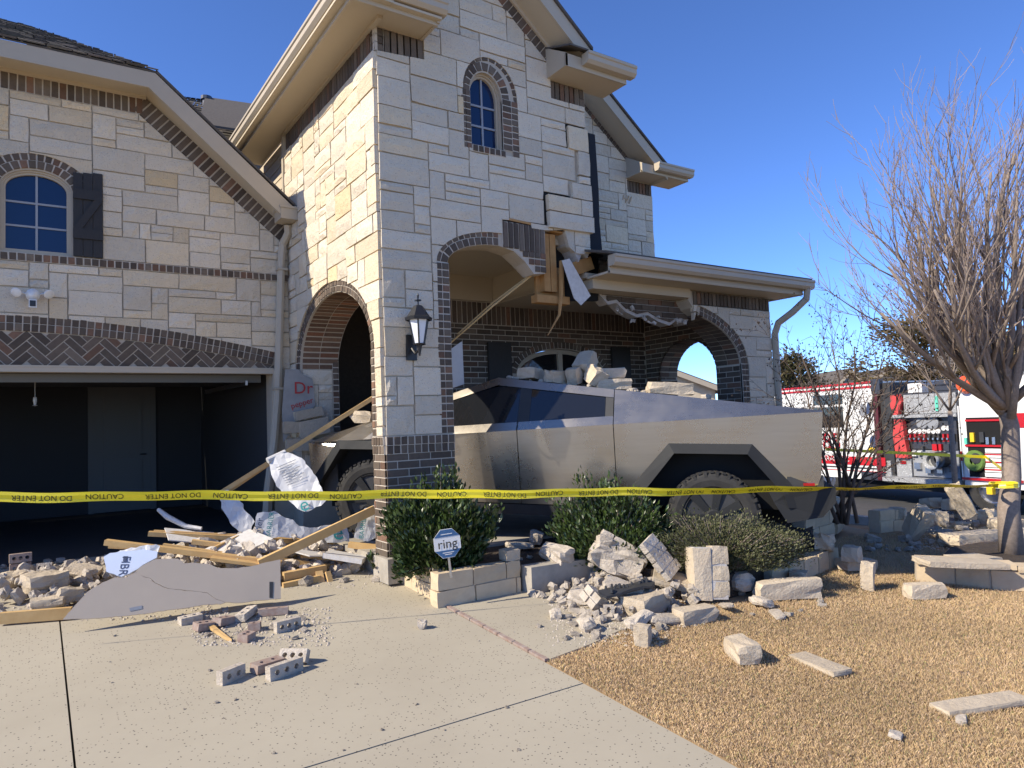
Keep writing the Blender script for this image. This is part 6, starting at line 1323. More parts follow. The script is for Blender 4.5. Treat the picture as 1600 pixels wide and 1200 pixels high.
def tape_text(body, s, w):
    c = tp(s); d = (tp(min(1, s + 0.005)) - tp(s - 0.005)).normalized(); u = tup(s); n = d.cross(u)
    text_mesh(body, 0.056, 'tape_ink', 'lettering', tape, wall_mtx(c + (-n if n.y > 0 else n) * 0.004, -d, -u, w))
while s < 0.97:
    tape_text('DO NOT ENTER', s, 0.93); tape_text('CAUTION', s + 0.40 / Lt, 1.0); s += 0.86 / Lt
mb = MB()
for k in range(5):
    a = 0.13; mb.tube([B + Vector((a * math.cos(q), 0.02 + a * math.sin(q), 0.02 * math.sin(q + k))) for q in [2 * PI * j / 12 for j in range(13)]], 0.010, 4)
mb.build('knot', 'tape', tape)
# second tape between the sapling and the crape myrtle
t2 = thing('caution_tape', 'second thin yellow tape in front of the fire engine', 'caution tape', onY(1300, 700, 6.9))
mb = MB(); a, b, c = onY(1290, 702, 6.9), onY(1540, 714, 5.6), onY(1582, 745, 3.6)
for (p, q) in ((a, b), (b, c)):
    u = Vector((0, 0, 0.025)); mb.quad(p + u, q + u, q - u, p - u)
mb.build('ribbon', 'tape', t2)
# alarm company yard sign
sg = thing('yard_sign', 'octagonal blue and white yard sign reading ring on a short post', 'yard sign', onY(699, 900, 5.55))
sc_ = onY(699, 849, 5.55); ax_r = (RIGHT + Vector((0, -0.1, 0))).normalized(); ax_r.z = 0; ax_r.normalize(); ax_r = Vector((0.95, -0.31, 0.075)).normalized(); ax_u = Vector((0.02, 0.0, 1)); ax_u = (ax_u - ax_r * ax_u.dot(ax_r)).normalized(); ax_n = ax_r.cross(ax_u); ax_n = ax_n if ax_n.y < 0 else -ax_n
def sp(x, y, d=0.0): return sc_ + ax_r * x + ax_u * y + ax_n * d
oc = [(-0.118, -0.052), (-0.052, -0.125), (0.052, -0.125), (0.118, -0.052), (0.118, 0.052), (0.052, 0.125), (-0.052, 0.125), (-0.118, 0.052)]
mb = MB(); mb.prism([sp(*p) for p in oc], ax_n * -0.006); mb.build('panel', 'sign_white', sg)
mb = MB(); mb.prism([sp(x * 0.95, y, 0.002) for x, y in [(-0.118, 0.058), (-0.054, 0.12), (0.054, 0.12), (0.118, 0.058)]], ax_n * -0.001); mb.build('top_band', 'blue_sign', sg)
mb = MB(); mb.prism([sp(x * 0.95, y, 0.002) for x, y in [(-0.118, -0.058), (-0.054, -0.12), (0.054, -0.12), (0.118, -0.058)]], ax_n * -0.001); mb.build('bottom_band', 'blue_sign', sg)
text_mesh('ring', 0.115, 'tape_ink', 'lettering', sg, wall_mtx(sp(0, -0.005, 0.004), ax_r, ax_u))
for (y_, w_) in ((0.082, 0.05), (-0.078, 0.05), (-0.094, 0.032)):
    mb = MB(); mb.prism([sp(-w_, y_ - 0.004, 0.0035), sp(w_, y_ - 0.004, 0.0035), sp(w_, y_ + 0.003, 0.0035), sp(-w_, y_ + 0.003, 0.0035)], ax_n * -0.001); mb.build('small_print', 'sign_white', sg)
mb = MB(); mb.tube([sp(0.0, -0.10, -0.012), sp(0.004, -0.30, -0.012)], 0.012, 8); mb.build('post', 'chrome', sg)
# ------------------------------------------------------------------ dry lawn
def pip(x, y, poly):
    ins = np.zeros(x.shape, bool); n = len(poly)
    for i in range(n):
        (x0, y0), (x1, y1) = poly[i], poly[(i + 1) % n]
        c = ((y0 > y) != (y1 > y)) & (x < (x1 - x0) * (y - y0) / ((y1 - y0) if y1 != y0 else 1e-9) + x0); ins ^= c
    return ins
def np_mesh(name, co, faces_n, tri, m, tint=None):
    me = bpy.data.meshes.new(name); nv = len(co); nf = len(tri)
    me.vertices.add(nv); me.vertices.foreach_set('co', co.astype(np.float32).ravel())
    k = tri.shape[1]; me.loops.add(nf * k); me.loops.foreach_set('vertex_index', tri.astype(np.int32).ravel())
    me.polygons.add(nf); me.polygons.foreach_set('loop_start', np.arange(0, nf * k, k, dtype=np.int32)); me.polygons.foreach_set('loop_total', np.full(nf, k, dtype=np.int32))
    me.update(calc_edges=True)
    if tint is not None:
        at = me.attributes.new('tint', 'FLOAT_COLOR', 'POINT'); c = np.ones((nv, 4), np.float32); c[:, :3] = tint; at.data.foreach_set('color', c.ravel())
    me.materials.append(mat(m)); return me
gzv = np.vectorize(gz)
def grass():
    rs = np.random.RandomState(3); xs = []; ys = []
    for (x0, x1, y0, y1, dens) in ((3, 5, 0.5, 5, 22000), (5, 7.5, 0.0, 5.4, 13000), (7.5, 12.4, -0.5, 5.4, 2600), (3, 12, -3.5, 0.5, 200)):
        n = int((x1 - x0) * (y1 - y0) * dens); x = rs.uniform(x0, x1, n); y = rs.uniform(y0, y1, n)
        ok = pip(x, y, LAWN)
        # drop what lies far outside the view (seen only from another position) to a thin cover
        cx = x * RIGHT.x + y * RIGHT.y; cz = x * FWD.x + y * FWD.y; off = (cz < 2.6) | (cx / np.maximum(cz, 0.1) > 1.0); ok &= ~(off & (rs.rand(n) > 0.25))
        xs.append(x[ok]); ys.append(y[ok])
    x = np.concatenate(xs); y = np.concatenate(ys); n = len(x); z = gzv(x, y) - 0.012
    d = np.hypot(x, y); h = rs.uniform(0.014, 0.032, n); w = (0.0003 + 0.00017 * d) * rs.uniform(0.7, 1.3, n); a = rs.uniform(0, 6.283, n); ln = rs.uniform(0.1, 0.8, n) * h; b = rs.uniform(0, 6.283, n)
    co = np.zeros((n, 4, 3)); ca, sa = np.cos(a) * w, np.sin(a) * w
    co[:, 0] = np.stack([x - ca, y - sa, z], 1); co[:, 1] = np.stack([x + ca, y + sa, z], 1)
    co[:, 2] = np.stack([x + ca * 0.6 + np.cos(b) * ln * 0.5, y + sa * 0.6 + np.sin(b) * ln * 0.5, z + h * 0.75], 1); co[:, 3] = np.stack([x + np.cos(b) * ln, y + np.sin(b) * ln, z + h], 1)
    i = np.arange(n)[:, None] * 4; tri = np.concatenate([i + [0, 1, 2], i + [0, 2, 3]], 0)
    g = rs.rand(n); k = rs.uniform(0.85, 1.2, n) * (1 + 0.16 * np.sin(x * 2.1 + 1.3 * np.sin(y * 1.7)) * np.sin(y * 2.6 + x)); t = np.stack([k, k * (0.97 + 0.06 * rs.rand(n)), k * (0.85 + 0.3 * g)], 1); t[g < 0.05] *= [0.55, 0.75, 0.6]
    return np_mesh('grass', co.reshape(-1, 3), 3, tri, 'grass_blade', np.repeat(t, 4, 0))
go = bpy.data.objects.new('grass', grass()); COL.objects.link(go); tag(go, 'short straw coloured winter grass covering the lawn', 'grass', kind='stuff')
# ------------------------------------------------------------------ shrubs and trees
def leaf_cloud(pts, dirs, size, rs, asp=0.42, tint=(0.6, 1.4), warm=0.0):
    n = len(pts); pts = np.asarray(pts); dirs = np.asarray(dirs); dirs = dirs + rs.normal(0, 0.45, (n, 3)); dirs /= np.linalg.norm(dirs, axis=1)[:, None] + 1e-9
    s = np.cross(dirs, rs.normal(0, 1, (n, 3))); s /= np.linalg.norm(s, axis=1)[:, None] + 1e-9; u = np.cross(s, dirs)
    L_ = (rs.uniform(0.7, 1.3, n) * size)[:, None]; co = np.zeros((n, 4, 3))
    co[:, 0] = pts; co[:, 1] = pts + dirs * L_ * 0.5 + s * L_ * asp * 0.5 + u * L_ * 0.06; co[:, 2] = pts + dirs * L_; co[:, 3] = pts + dirs * L_ * 0.5 - s * L_ * asp * 0.5 + u * L_ * 0.06
    i = np.arange(n)[:, None] * 4; tri = np.concatenate([i + [0, 1, 2], i + [0, 2, 3]], 0)
    k = rs.uniform(*tint, n); t = np.stack([k * (1 + warm * rs.rand(n)), k, k * rs.uniform(0.7, 1.1, n)], 1)
    return co.reshape(-1, 3), tri, np.repeat(t, 4, 0)
def shrub(name, label, c, rad, nshoot, nleaf, size, m, seed, spike=0.25, stems='bark', group=None, rot=0.0):
    cr, sr = math.cos(rot), math.sin(rot)
    rs = np.random.RandomState(seed); c = Vector(c); t = thing(name, label, 'shrub', c, group); P = []; D = []; sm = MB()
    for k in range(nshoot):
        th = rs.uniform(0, 6.283); ph = math.acos(rs.uniform(0.0, 1.0)); d = Vector((math.sin(ph) * math.cos(th), math.sin(ph) * math.sin(th), math.cos(ph)))
        q = 0.8 + 0.22 * mnoise.noise(d * 2.3 + Vector((seed, 0, 0))) * 2; e = Vector((d.x * rad[0], d.y * rad[1], d.z * rad[2] + 0.12 * rad[2])) * q; e.x *= 1 + 0.45 * d.z; e.y *= 1 + 0.45 * d.z
        e = Vector((e.x * cr - e.y * sr, e.x * sr + e.y * cr, e.z))
        if rs.rand() < spike: e += Vector((0, 0, rs.uniform(0.05, 0.28) * rad[2]))
        b = Vector((e.x * 0.25, e.y * 0.25, 0)); mid = b.lerp(e, 0.55) + Vector((0, 0, 0.1 * rad[2]))
        sm.tube([c + b, c + mid, c + e], [0.007, 0.005, 0.002], 4, False)
        for j in range(nleaf):
            u = rs.uniform(0.25, 1.0) ** 0.6; p = (b.lerp(mid, u * 2) if u < 0.5 else mid.lerp(e, u * 2 - 1)); jt = rs.normal(0, 0.045 * (rad[0] + rad[1]) / 1.2, 3)
            P.append((c.x + p.x + jt[0], c.y + p.y + jt[1], max(c.z + 0.01, c.z + p.z + jt[2]))); g = (e - b).normalized() + Vector((0, 0, 0.35)); D.append((g.x, g.y, g.z))
    off = np.array(c); co, tri, tn = leaf_cloud(P, D, size, rs)
    me = np_mesh('foliage', co - off, 3, tri, m, tn); o = bpy.data.objects.new('foliage', me); COL.objects.link(o); o.parent = t; o['kind'] = 'stuff'
    sm.build('stem', stems, t); return t
shrub('holly_shrub', 'glossy dark green shrub in the corner planter behind the yard sign', (3.20, 6.05, -0.08), (0.52, 0.36, 0.76), 300, 60, 0.062, 'leaf', 5)
cbq = T(3.58, 1.36, 0); shrub('holly_shrub', 'glossy dark green shrub against the truck door in front of its rear wheel', (cbq.x, cbq.y, -0.14), (0.68, 0.26, 0.72), 280, 56, 0.054, 'leaf', 9, rot=R(-50))
cbq = T(4.55, 1.36, 0); shrub('clipped_hedge', 'low clipped olive green hedge below the truck rear wheel', (cbq.x, cbq.y, -0.12), (0.86, 0.30, 0.46), 640, 52, 0.025, 'leaf_small', 12, spike=0.02, rot=R(-44))
shrub('ground_creeper', 'small leafy sprig at the foot of the brick pier', (2.86, 6.78, -0.10), (0.14, 0.10, 0.22), 12, 16, 0.05, 'leaf', 15)
class Tree:
    def __init__(s, seed): s.r = random.Random(seed); s.mb = MB(); s.tw = MB(); s.tips = []
    def grow(s, p, d, L_, rad, lev, maxl, up, spread, kids, shrink=0.62, thin=0.004):
        r = s.r; n = 5 if lev < 2 else 4; pts = [p]; rads = [rad]; dd = d.copy(); seg = L_ / n
        for i in range(n):
            dd = (dd + Vector((r.gauss(0, 0.10), r.gauss(0, 0.10), r.gauss(0, 0.06) + up))).normalized(); pts.append(pts[-1] + dd * seg); rads.append(max(thin * 0.5, rad * (1 - 0.75 * (i + 1) / n)))
        (s.mb if lev < 2 else s.tw).tube(pts, rads, 8 if lev == 0 else (5 if lev == 1 else 3), lev < 2)
        if lev >= maxl: s.tips.append(pts[-1]); return
        k = kids[lev]
        for j in range(k):
            t = 0.18 + 0.80 * (j + r.random()) / k; x = t * n; i = min(n - 1, int(x)); q = pts[i].lerp(pts[i + 1], x - i); ax = (pts[i + 1] - pts[i]).normalized(); o = ax.orthogonal().normalized(); o = Matrix.Rotation(r.uniform(0, 6.283), 3, ax) @ o
            s.grow(q, (ax + o * spread * r.uniform(0.6, 1.3)).normalized(), L_ * shrink * r.uniform(0.7, 1.2) * (1.1 - 0.35 * t), max(thin, rad * (1 - 0.75 * t) * 0.6), lev + 1, maxl, up, spread, kids, shrink, thin)
def bare_tree(name, label, base, trunk_pts, trunk_r, limbs, seed, maxl, up, spread, kids, mats, shrink=0.6, thin=0.004, pods=None):
    t = thing(name, label, 'tree', base); T_ = Tree(seed)
    if trunk_pts:
        mb = MB(); mb.tube(trunk_pts, trunk_r, 12); mb.build('trunk', mats[0], t, True)
    for (p, d, L_, rad) in limbs: T_.grow(Vector(p), Vector(d).normalized(), L_, rad, 0, maxl, up, spread, kids, shrink, thin)
    T_.mb.build('branch', mats[0], t, True, kind='stuff'); T_.tw.build('twig', mats[1], t, kind='stuff')
    if pods:
        r = random.Random(seed); pm = MB()
        for q in T_.tips:
            if r.random() < pods[0]:
                for k in range(r.randint(1, 4)):
                    c = q + Vector((r.gauss(0, 0.03), r.gauss(0, 0.03), r.gauss(0, 0.04))); a = r.uniform(0.006, 0.012); pm.add([c + Vector(v) * a for v in ((1, 0, 0), (-1, 0, 0), (0, 1, 0), (0, -1, 0), (0, 0, 1.3), (0, 0, -1.3))], [(0, 2, 4), (2, 1, 4), (1, 3, 4), (3, 0, 4), (2, 0, 5), (1, 2, 5), (3, 1, 5), (0, 3, 5)])
        pm.build('seed_pod', 'pod', t, kind='stuff')
    return t
tb = Vector((8.85, 3.50, gz(8.85, 3.5) + 0.1)); r = random.Random(2)
fk = onY(1578, 665, 3.5); fk2 = onY(1572, 640, 3.48)
limbs = []
for k in range(10):
    a = 2 * PI * k / 10 + r.uniform(-0.2, 0.2); tilt = r.uniform(0.45, 1.15) if k % 3 else r.uniform(0.1, 0.35); d = Vector((math.cos(a) * tilt, math.sin(a) * tilt, 1.0)); st = fk2 + Vector((math.cos(a) * 0.06, math.sin(a) * 0.06, r.uniform(-0.25, 0.25))); limbs.append((st, d, r.uniform(1.7, 2.4) if k % 3 else r.uniform(2.1, 2.5), 0.048))
for dpx, L_ in (((1420, 560), 2.4), ((1400, 520), 2.5), ((1380, 590), 2.2), ((1450, 470), 2.6), ((1520, 430), 2.8), ((1478, 560), 2.3), ((1440, 600), 2.1), ((1500, 500), 2.6), ((1460, 530), 2.4), ((1590, 480), 2.7)):
    q = onY(dpx[0], dpx[1], 3.6); limbs.append((fk2, (q - fk2).normalized() + Vector((0, 0, 0.15)), L_, 0.050))
bare_tree('bare_tree', 'large bare upswept tree with many thin grey twigs in the stone ring', tb, [tb, tb + Vector((-0.01, 0, 0.5)), tb.lerp(fk, 0.6) + Vector((0.02, 0, 0)), fk, fk2], [0.125, 0.105, 0.092, 0.09, 0.08], limbs, 21, 3, 0.13, 0.50, (7, 5, 4), ('bark', 'twig'), 0.57, 0.0034)
cb = onG(1322, 818, 0.30); limbs = []
r = random.Random(8)
for (x, y) in ((1212, 570), (1232, 505), (1280, 490), (1335, 500), (1385, 530), (1412, 590), (1395, 500), (1250, 560)):
    q = onP(x, y, cb + Vector((r.uniform(-0.3, 0.3), r.uniform(-0.3, 0.3), 0)), FWD); st = cb + Vector((r.uniform(-0.12, 0.12), r.uniform(-0.12, 0.12), 0)); d = q - st; limbs.append((st, d.normalized() - Vector((0, 0, 0.05)), d.length * 0.86, 0.024))
bare_tree('crape_myrtle', 'bare multi stemmed crape myrtle with dark seed pods in front of the fire engine', cb, None, None, limbs, 31, 3, 0.02, 0.8, (8, 5, 3), ('dark_twig', 'dark_twig'), 0.46, 0.0034, pods=(0.5,))
sb = Vector((11.75, 5.35, -0.6)); sp_ = onY(1541, 640, 5.35); fkx = Vector((sb.x + 0.0, sb.y, sp_.z))
lm = [(fkx, (math.cos(a) * 0.7, math.sin(a) * 0.7, 1), 1.4, 0.016) for a in (0.3, 1.4, 2.6, 3.7, 5.0)]
bare_tree('sapling', 'thin bare sapling with a slim pale trunk before the fire engine', sb, [sb, sb.lerp(fkx, 0.5), fkx], [0.05, 0.042, 0.035], lm, 41, 2, 0.06, 0.5, (6, 4), ('bark', 'twig'), 0.5, 0.004)
def leafy_tree(name, label, base, h0, h1, rx, n, size, m, seed, cone=False):
    rs = np.random.RandomState(seed); base = Vector(base); t = thing(name, label, 'tree', base); mb = MB(); mb.tube([base, base + Vector((0, 0, (h0 + h1) * 0.6))], [0.14, 0.04], 8); mb.build('trunk', 'bark', t)
    cl = [(rs.normal(0, 0.45), rs.normal(0, 0.45), rs.uniform(0, 1)) for k in range(60)]; P = []; D = []
    for i in range(n):
        q = cl[rs.randint(60)]; v = q[2]; w = rx * ((1.05 - v) if cone else math.sqrt(max(0.05, 1 - (2 * v - 0.9) ** 2 * 0.9))); g = rs.normal(0, 0.16, 3) * rx
        p = np.array([q[0] * w * 1.3, q[1] * w * 1.3, h0 + (h1 - h0) * v]) + g; P.append(p); D.append((p[0], p[1], 0.5))
    off = np.array(base); co, tri, tn = leaf_cloud(np.array(P), np.array(D), size, rs, 0.5, (0.45, 1.6), 0.4); me = np_mesh('crown', co, 3, tri, m, tn); o = bpy.data.objects.new('crown', me); COL.objects.link(o); o.parent = t; o['kind'] = 'stuff'; return t
def far(px, py, depth): return EYE + ray(px, py) / FPX * depth
def foot(px, depth, z=-0.9): p = far(px, 650, depth); return Vector((p.x, p.y, z))
leafy_tree('cedar_tree', 'dense dark evergreen tree beyond the porch corner', foot(1243, 24), 0.6, 4.1, 1.1, 9000, 0.13, 'leaf_cedar', 51)
leafy_tree('oak_tree', 'brownish live oak behind the fire engine', foot(1462, 30), 1.8, 6.0, 1.9, 11000, 0.17, 'leaf_oak', 52)
leafy_tree('oak_tree', 'olive tree showing past the bare tree trunk at the right edge', foot(1560, 34), 1.5, 5.4, 2.0, 7000, 0.19, 'leaf_oak', 53)
# ------------------------------------------------------------------ fire engine
FE = Vector((0.211, 0.977, 0)).normalized(); FN = Vector((-0.977, 0.211, 0)).normalized(); FP = Vector((16.6, 8.83, -0.885))
eng = thing('fire_engine', 'white and red fire engine with open pump panel parked on the side street', 'fire engine', FP)
def fpx(x, y, d=0.0): return onP(x, y, FP + FN * d, FN)
def fal(x, y=690): return (fpx(x, y) - FP).dot(FE)
def fpt(a, h, d=0.0): return FP + FE * a + FN * d + Vector((0, 0, h))
def fbox(name, a0, a1, h0, h1, d0, d1, m, parent=None):
    mb = MB(); vs = [fpt(a, h, d) for d in (d0, d1) for h in (h0, h1) for a in (a0, a1)]; mb.add(vs, [(0, 2, 3, 1), (4, 5, 7, 6), (0, 1, 5, 4), (2, 6, 7, 3), (0, 4, 6, 2), (1, 3, 7, 5)]); return mb.build(name, m, parent or eng)
def frect(name, x0, y0, x1, y1, d0, d1, m, parent=None):        # a panel on the engine's side, corners read off the photo
    a = fpx(x0, y0); b = fpx(x1, y1); xm = (x0 + x1) / 2; t_ = fpx(xm, y0).z - FP.z; u_b = fpx(xm, y1).z - FP.z
    return fbox(name, (a - FP).dot(FE), (b - FP).dot(FE), u_b, t_, d0, d1, m, parent)
hz = lambda x, y: fpx(x, y).z - FP.z
a_rear = fal(1640); a_post = fal(1503); a_pump = fal(1392); a_cab = fal(1374); a_front = a_cab + 3.6
hf = hz(1450, 752); hroof = hz(1340, 598)
fbox('crew_cab', a_cab, a_front, hf - 0.05, hroof, -2.4, 0.0, 'white_paint'); fbox('rear_body', a_rear, a_post, hf - 0.05, hz(1560, 605), -2.4, 0.0, 'white_paint')
fbox('pump_house', a_post, a_pump, hf, hz(1450, 612), -2.3, -0.12, 'dark_metal'); fbox('cab_gap', a_pump, a_cab, hf - 0.1, hroof - 0.05, -2.3, -0.08, 'black_plastic'); fbox('chassis', a_rear, a_front, 0.35, hf - 0.05, -2.2, -0.15, 'void')
for a in (a_cab + 1.7, a_rear + 1.2):
    w = thing_part('wheel', eng, fpt(a, 0.5, -0.15)); mb = MB(); mb.lathe([(0.28, 0.1), (0.30, 0.14), (0.46, 0.13), (0.5, 0.09), (0.5, -0.12), (0.3, -0.14)], fpt(a, 0.5, -0.15), FN, 28); mb.build('tyre', 'rubber', w); mb = MB(); mb.lathe([(0.29, 0.11), (0.26, 0.05), (0.12, 0.06), (0.10, 0.13), (0.0, 0.13)], fpt(a, 0.5, -0.15), FN, 20); mb.build('rim', 'chrome', w)
for (x0, y0, x1, y1) in ((1270, 617, 1317, 632), (1270, 636, 1319, 668)): frect('window', x0, y0, x1, y1, 0.0, 0.012, 'dark_glass')
frect('red_stripe', 1150, 711, 1384, 723, 0.0, 0.012, 'red_paint'); frect('black_line', 1150, 726, 1384, 728, 0.0, 0.010, 'black_plastic'); frect('lower_line', 1150, 731, 1384, 732, 0.0, 0.010, 'red_print')
for k, y in enumerate((602, 608)): frect('roof_stripe', 1150, y + 2, 1372, y + 5, 0.0, 0.014, 'red_paint')
frect('step_well', 1346, 737, 1383, 750, 0.0, 0.01, 'dark_metal')
text_mesh('85', 0.62, 'red_paint', 'lettering', eng, wall_mtx(fpx(1300, 691) + FN * 0.014, -FE, (0, 0, 1))); text_mesh('PARAMEDIC', 0.17, 'white_paint', 'lettering', eng, wall_mtx(fpx(1305, 717) + FN * 0.018, -FE, (0, 0, 1)))
for (x, y, m, s_) in ((1348, 640, 'grey_print', 0.15), (1358, 638, 'navy_print', 0.15)):
    mb = MB(); c = fpx(x, y); mb.prism([c + FE * 0.12 + Vector((0, 0, -0.1)) + FN * 0.012, c + FE * 0.02 + Vector((0, 0, 0.16)) + FN * 0.012, c - FE * 0.14 + Vector((0, 0, 0.02)) + FN * 0.012, c - FE * 0.02 + Vector((0, 0, -0.2)) + FN * 0.012], FN * -0.01); mb.build('flag_decal', m, eng)
mb = MB(); mb.lathe([(0.0, 0.014), (0.16, 0.014), (0.16, 0.0)], fpx(1368, 690), FN, 18); mb.build('emblem', 'navy_print', eng); frect('yellow_decal', 1357, 699, 1369, 704, 0.0, 0.011, 'yellow')
fbox('door_edge', a_cab - 0.03, a_cab + 0.10, hf - 0.05, hroof, -0.1, 0.015, 'maroon'); frect('grab_plate', 1376, 720, 1392, 750, -0.08, -0.03, 'tread')
# pump panel
frect('tread_plate', 1410, 615, 1494, 646, -0.12, -0.02, 'tread'); frect('shelf_edge', 1394, 647, 1497, 652, -0.12, 0.05, 'tread')
mb = MB(); c0 = [fpx(x, y, 0.04) for x, y in ((1391, 618), (1403, 616), (1408, 628), (1403, 648), (1396, 650), (1391, 635))]; mb.prism(c0, FN * -0.1); mb.build('hose_cover', 'red_vinyl', eng)
mb = MB(); c0 = [fpx(x, y, 0.05) for x, y in ((1397, 656), (1409, 655), (1414, 690), (1419, 716), (1400, 715), (1395, 680))]; mb.prism(c0, FN * -0.12); mb.build('hose_cover', 'red_vinyl', eng)
frect('tread_plate', 1399, 717, 1424, 748, -0.12, -0.03, 'tread'); frect('reflector', 1406, 720, 1415, 725, -0.03, -0.01, 'red_lens'); frect('instrument_board', 1420, 658, 1494, 702, -0.12, -0.06, 'dark_metal'); frect('valve_board', 1422, 704, 1497, 746, -0.12, -0.07, 'grey_print')
for (x, y) in ((1441, 661), (1458, 661)):
    mb = MB(); mb.lathe([(0.0, 0.03), (0.12, 0.03), (0.14, 0.02), (0.14, -0.02)], fpx(x, y, -0.05), FN, 16); g = mb.build('master_gauge', 'grey_print', eng)
for k in range(9):
    x = 1423 + k * 7.2 + (1.5 if k > 6 else 0); y = 674 - (5 if k > 6 else 0)
    mb = MB(); mb.lathe([(0.0, 0.02), (0.052, 0.02), (0.058, 0.0)], fpx(x, y, -0.05), FN, 12); mb.build('gauge', 'white_paint', eng)
for k in range(10):
    x = 1423 + k * 7.4; frect('valve_lever', x - 1.6, 678, x + 1.6, 690, -0.06, 0.02, 'red_paint' if k in (0, 1, 2, 3, 7, 8) else 'black_plastic'); frect('lever_handle', x - 1.3, 684, x + 1.3, 687, 0.02, 0.05, 'chrome')
frect('control_box', 1456, 694, 1464, 704, -0.06, 0.0, 'red_paint'); frect('control_box', 1466, 694, 1471, 704, -0.06, 0.0, 'red_paint'); frect('louvre', 1473, 694, 1482, 705, -0.06, -0.02, 'dark_metal')
for (x, y, rr_) in ((1461, 719, 0.20), (1472, 718, 0.17)):
    mb = MB(); mb.lathe([(0.0, 0.04), (rr_ * 0.6, 0.04), (rr_ * 0.6, 0.12), (rr_, 0.14), (rr_, -0.05)], fpx(x, y, 0.0), FN, 18); mb.build('suction_inlet', 'black_plastic' if x > 1465 else 'tread', eng)
for (x, y, s_, m) in ((1428, 709, 7, 'white_paint'), (1436, 708, 6, 'white_paint'), (1433, 728, 10, 'chrome'), (1487, 733, 10, 'dark_metal'), (1487, 714, 8, 'black_plastic'), (1450, 735, 9, 'chrome'), (1468, 735, 9, 'chrome'), (1440, 700, 5, 'black_plastic')): frect('fitting', x - s_ / 2, y - s_ / 2, x + s_ / 2, y + s_ / 2, -0.07, 0.0, m)
frect('running_board', 1391, 747, 1502, 754, -0.2, 0.25, 'tread'); frect('step_skirt', 1418, 756, 1498, 768, -0.1, 0.05, 'grey_plastic'); frect('strap', 1460, 619, 1466, 642, -0.02, 0.0, 'teal')
for (x0, y0, x1, y1) in ((1430, 600, 1490, 610), (1440, 594, 1480, 603)): frect('hose_bed_load', x0, y0, x1, y1, -1.8, -0.4, 'dark_metal')
frect('white_locker', 1408, 599, 1431, 614, -1.0, -0.2, 'white_paint')
# rear compartment
frect('body_post', 1497, 634, 1507, 750, -0.1, 0.03, 'white_paint'); frect('compartment', 1509, 652, 1573, 746, -0.05, 0.006, 'void'); frect('compartment_shelf', 1509, 695, 1573, 698, 0.006, 0.03, 'red_paint'); frect('compartment_shelf', 1509, 655, 1573, 658, 0.006, 0.03, 'red_paint')
for k in range(6): frect('drawer', 1541, 701 + k * 7.6, 1571, 707.4 + k * 7.6, 0.006, 0.04, 'white_paint'); 
for k in range(3): frect('drawer_stripe', 1541, 709 + k * 12, 1571, 711 + k * 12, 0.04, 0.046, 'red_paint')
mb = MB(); mb.lathe([(0.08, 0.06), (0.20, 0.06), (0.22, 0.03), (0.22, -0.02), (0.08, -0.02)], fpx(1524, 720, 0.04), FN, 20); mb.build('hose_reel', 'green_hose', eng); mb = MB(); mb.lathe([(0.0, 0.05), (0.11, 0.05), (0.11, 0.0)], fpx(1527, 716, 0.06), FN, 14); mb.build('reel_hub', 'black_plastic', eng)
for (x, y, m, s_) in ((1511, 690, 'teal', 6), (1521, 685, 'yellow', 9), (1545, 690, 'chrome', 7), (1555, 690, 'chrome', 7), (1536, 685, 'black_plastic', 10)): frect('tool', x - s_ / 2.5, y - s_, x + s_ / 2.5, y + s_ * 0.6, 0.006, 0.05, m)
frect('reflector', 1502, 705, 1506, 720, 0.03, 0.04, 'red_lens'); frect('red_panel', 1574, 645, 1640, 668, 0.0, 0.014, 'red_paint'); frect('red_panel', 1560, 592, 1585, 612, 0.0, 0.014, 'red_paint'); frect('bottom_trim', 1506, 748, 1600, 752, 0.0, 0.05, 'red_paint')
fbox('rear_locker', a_rear, a_post + 0.1, hz(1560, 605), hz(1560, 588), -2.3, -0.3, 'white_paint')
mb = MB(); mb.lathe([(0.0, 0.10), (0.14, 0.09), (0.19, 0.0), (0.19, -0.04)], fpx(1508, 601, 0.05), FN, 14); mb.build('beacon', 'orange_lens', eng); frect('wheel_chock', 1546, 759, 1556, 772, 0.0, 0.1, 'yellow'); fbox('exhaust_stack', a_cab - 0.12, a_cab + 0.12, hroof - 0.3, hroof + 0.05, -0.1, 0.02, 'dark_metal')
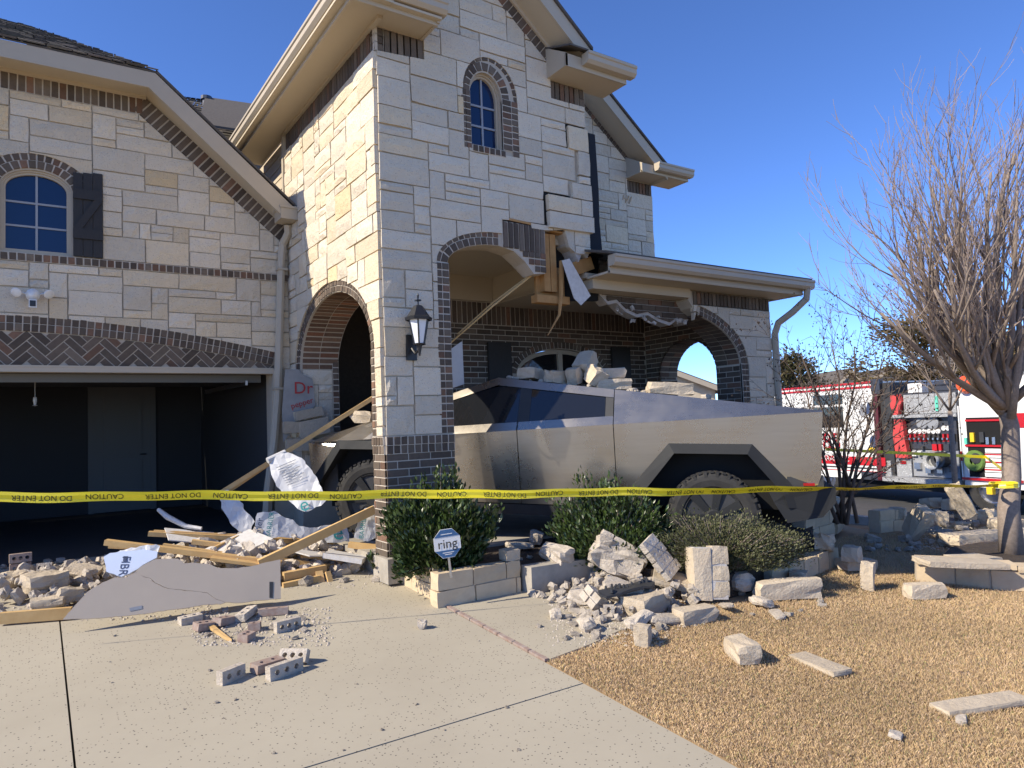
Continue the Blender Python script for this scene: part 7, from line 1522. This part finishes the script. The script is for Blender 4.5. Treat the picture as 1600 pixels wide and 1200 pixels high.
# ------------------------------------------------------------------ neighbouring houses
def far_house(name, label, P, right, w, eave, ridge, depth, base, wm='far_stone', win=()):
    right = Vector(right).normalized(); back = Vector((-right.y, right.x, 0)); P = Vector(P); P.z = base; t = thing(name, label, 'house', P)
    p = lambda a, z, d=0.0: P + right * a + Vector((0, 0, z - base)) + back * d
    mb = MB(); mb.prism([p(-w / 2, base), p(w / 2, base), p(w / 2, eave), p(0, ridge), p(-w / 2, eave)], back * depth); mb.build('wall', wm, t)
    k = (ridge - eave) / (w / 2); mb = MB()
    for s in (-1, 1):
        mb.prism([p(0, ridge + 0.12, -0.4), p(s * (w / 2 + 0.5), eave + 0.12 - 0.5 * k, -0.4), p(s * (w / 2 + 0.5), eave - 0.08 - 0.5 * k, -0.4), p(0, ridge - 0.08, -0.4)], back * (depth + 0.8))
    mb.build('roof', 'shingle', t)
    mb = MB()
    for s in (-1, 1): mb.prism([p(0, ridge + 0.06, -0.45), p(s * (w / 2 + 0.5), eave + 0.06 - 0.5 * k, -0.45), p(s * (w / 2 + 0.5), eave - 0.2 - 0.5 * k, -0.45), p(0, ridge - 0.2, -0.45)], back * 0.06)
    mb.build('rake_trim', 'trim', t)
    for (a, z, ww, hh) in win:
        mb = MB(); mb.prism([p(a - ww / 2, z, -0.03), p(a + ww / 2, z, -0.03), p(a + ww / 2, z + hh, -0.03), p(a - ww / 2, z + hh, -0.03)], back * 0.02); mb.build('window', 'dark_glass', t)
    return t
q = far(955, 600, 36); far_house('stone_house', 'sunlit stone house with sloping gable seen through the porch side arch', q, (0.83, -0.56, 0), 10.5, far(1118, 605, 36).z, far(955, 544, 36).z, 8, -0.9)
q = far(1327, 600, 52); far_house('stone_house', 'far tan gable with dark roof above the cab of the fire engine', q, (0.83, -0.56, 0), 2.4, far(1327, 604, 52).z - 0.1, far(1327, 578, 52).z, 9, -0.9, win=((-0.2, 3.4, 0.35, 0.3),))
q = far(1395, 600, 56); far_house('brick_house', 'far low house with a dark shingle roof behind the bare trees', q, (0.83, -0.56, 0), 9.0, far(1395, 612, 56).z, far(1395, 576, 56).z, 9, -0.9)
q = far(1640, 600, 44); far_house('brick_house', 'grey house at the right edge behind the bare tree', q, (0.83, -0.56, 0), 6.0, far(1640, 560, 44).z, far(1640, 510, 44).z, 9, -0.9, 'off_white')
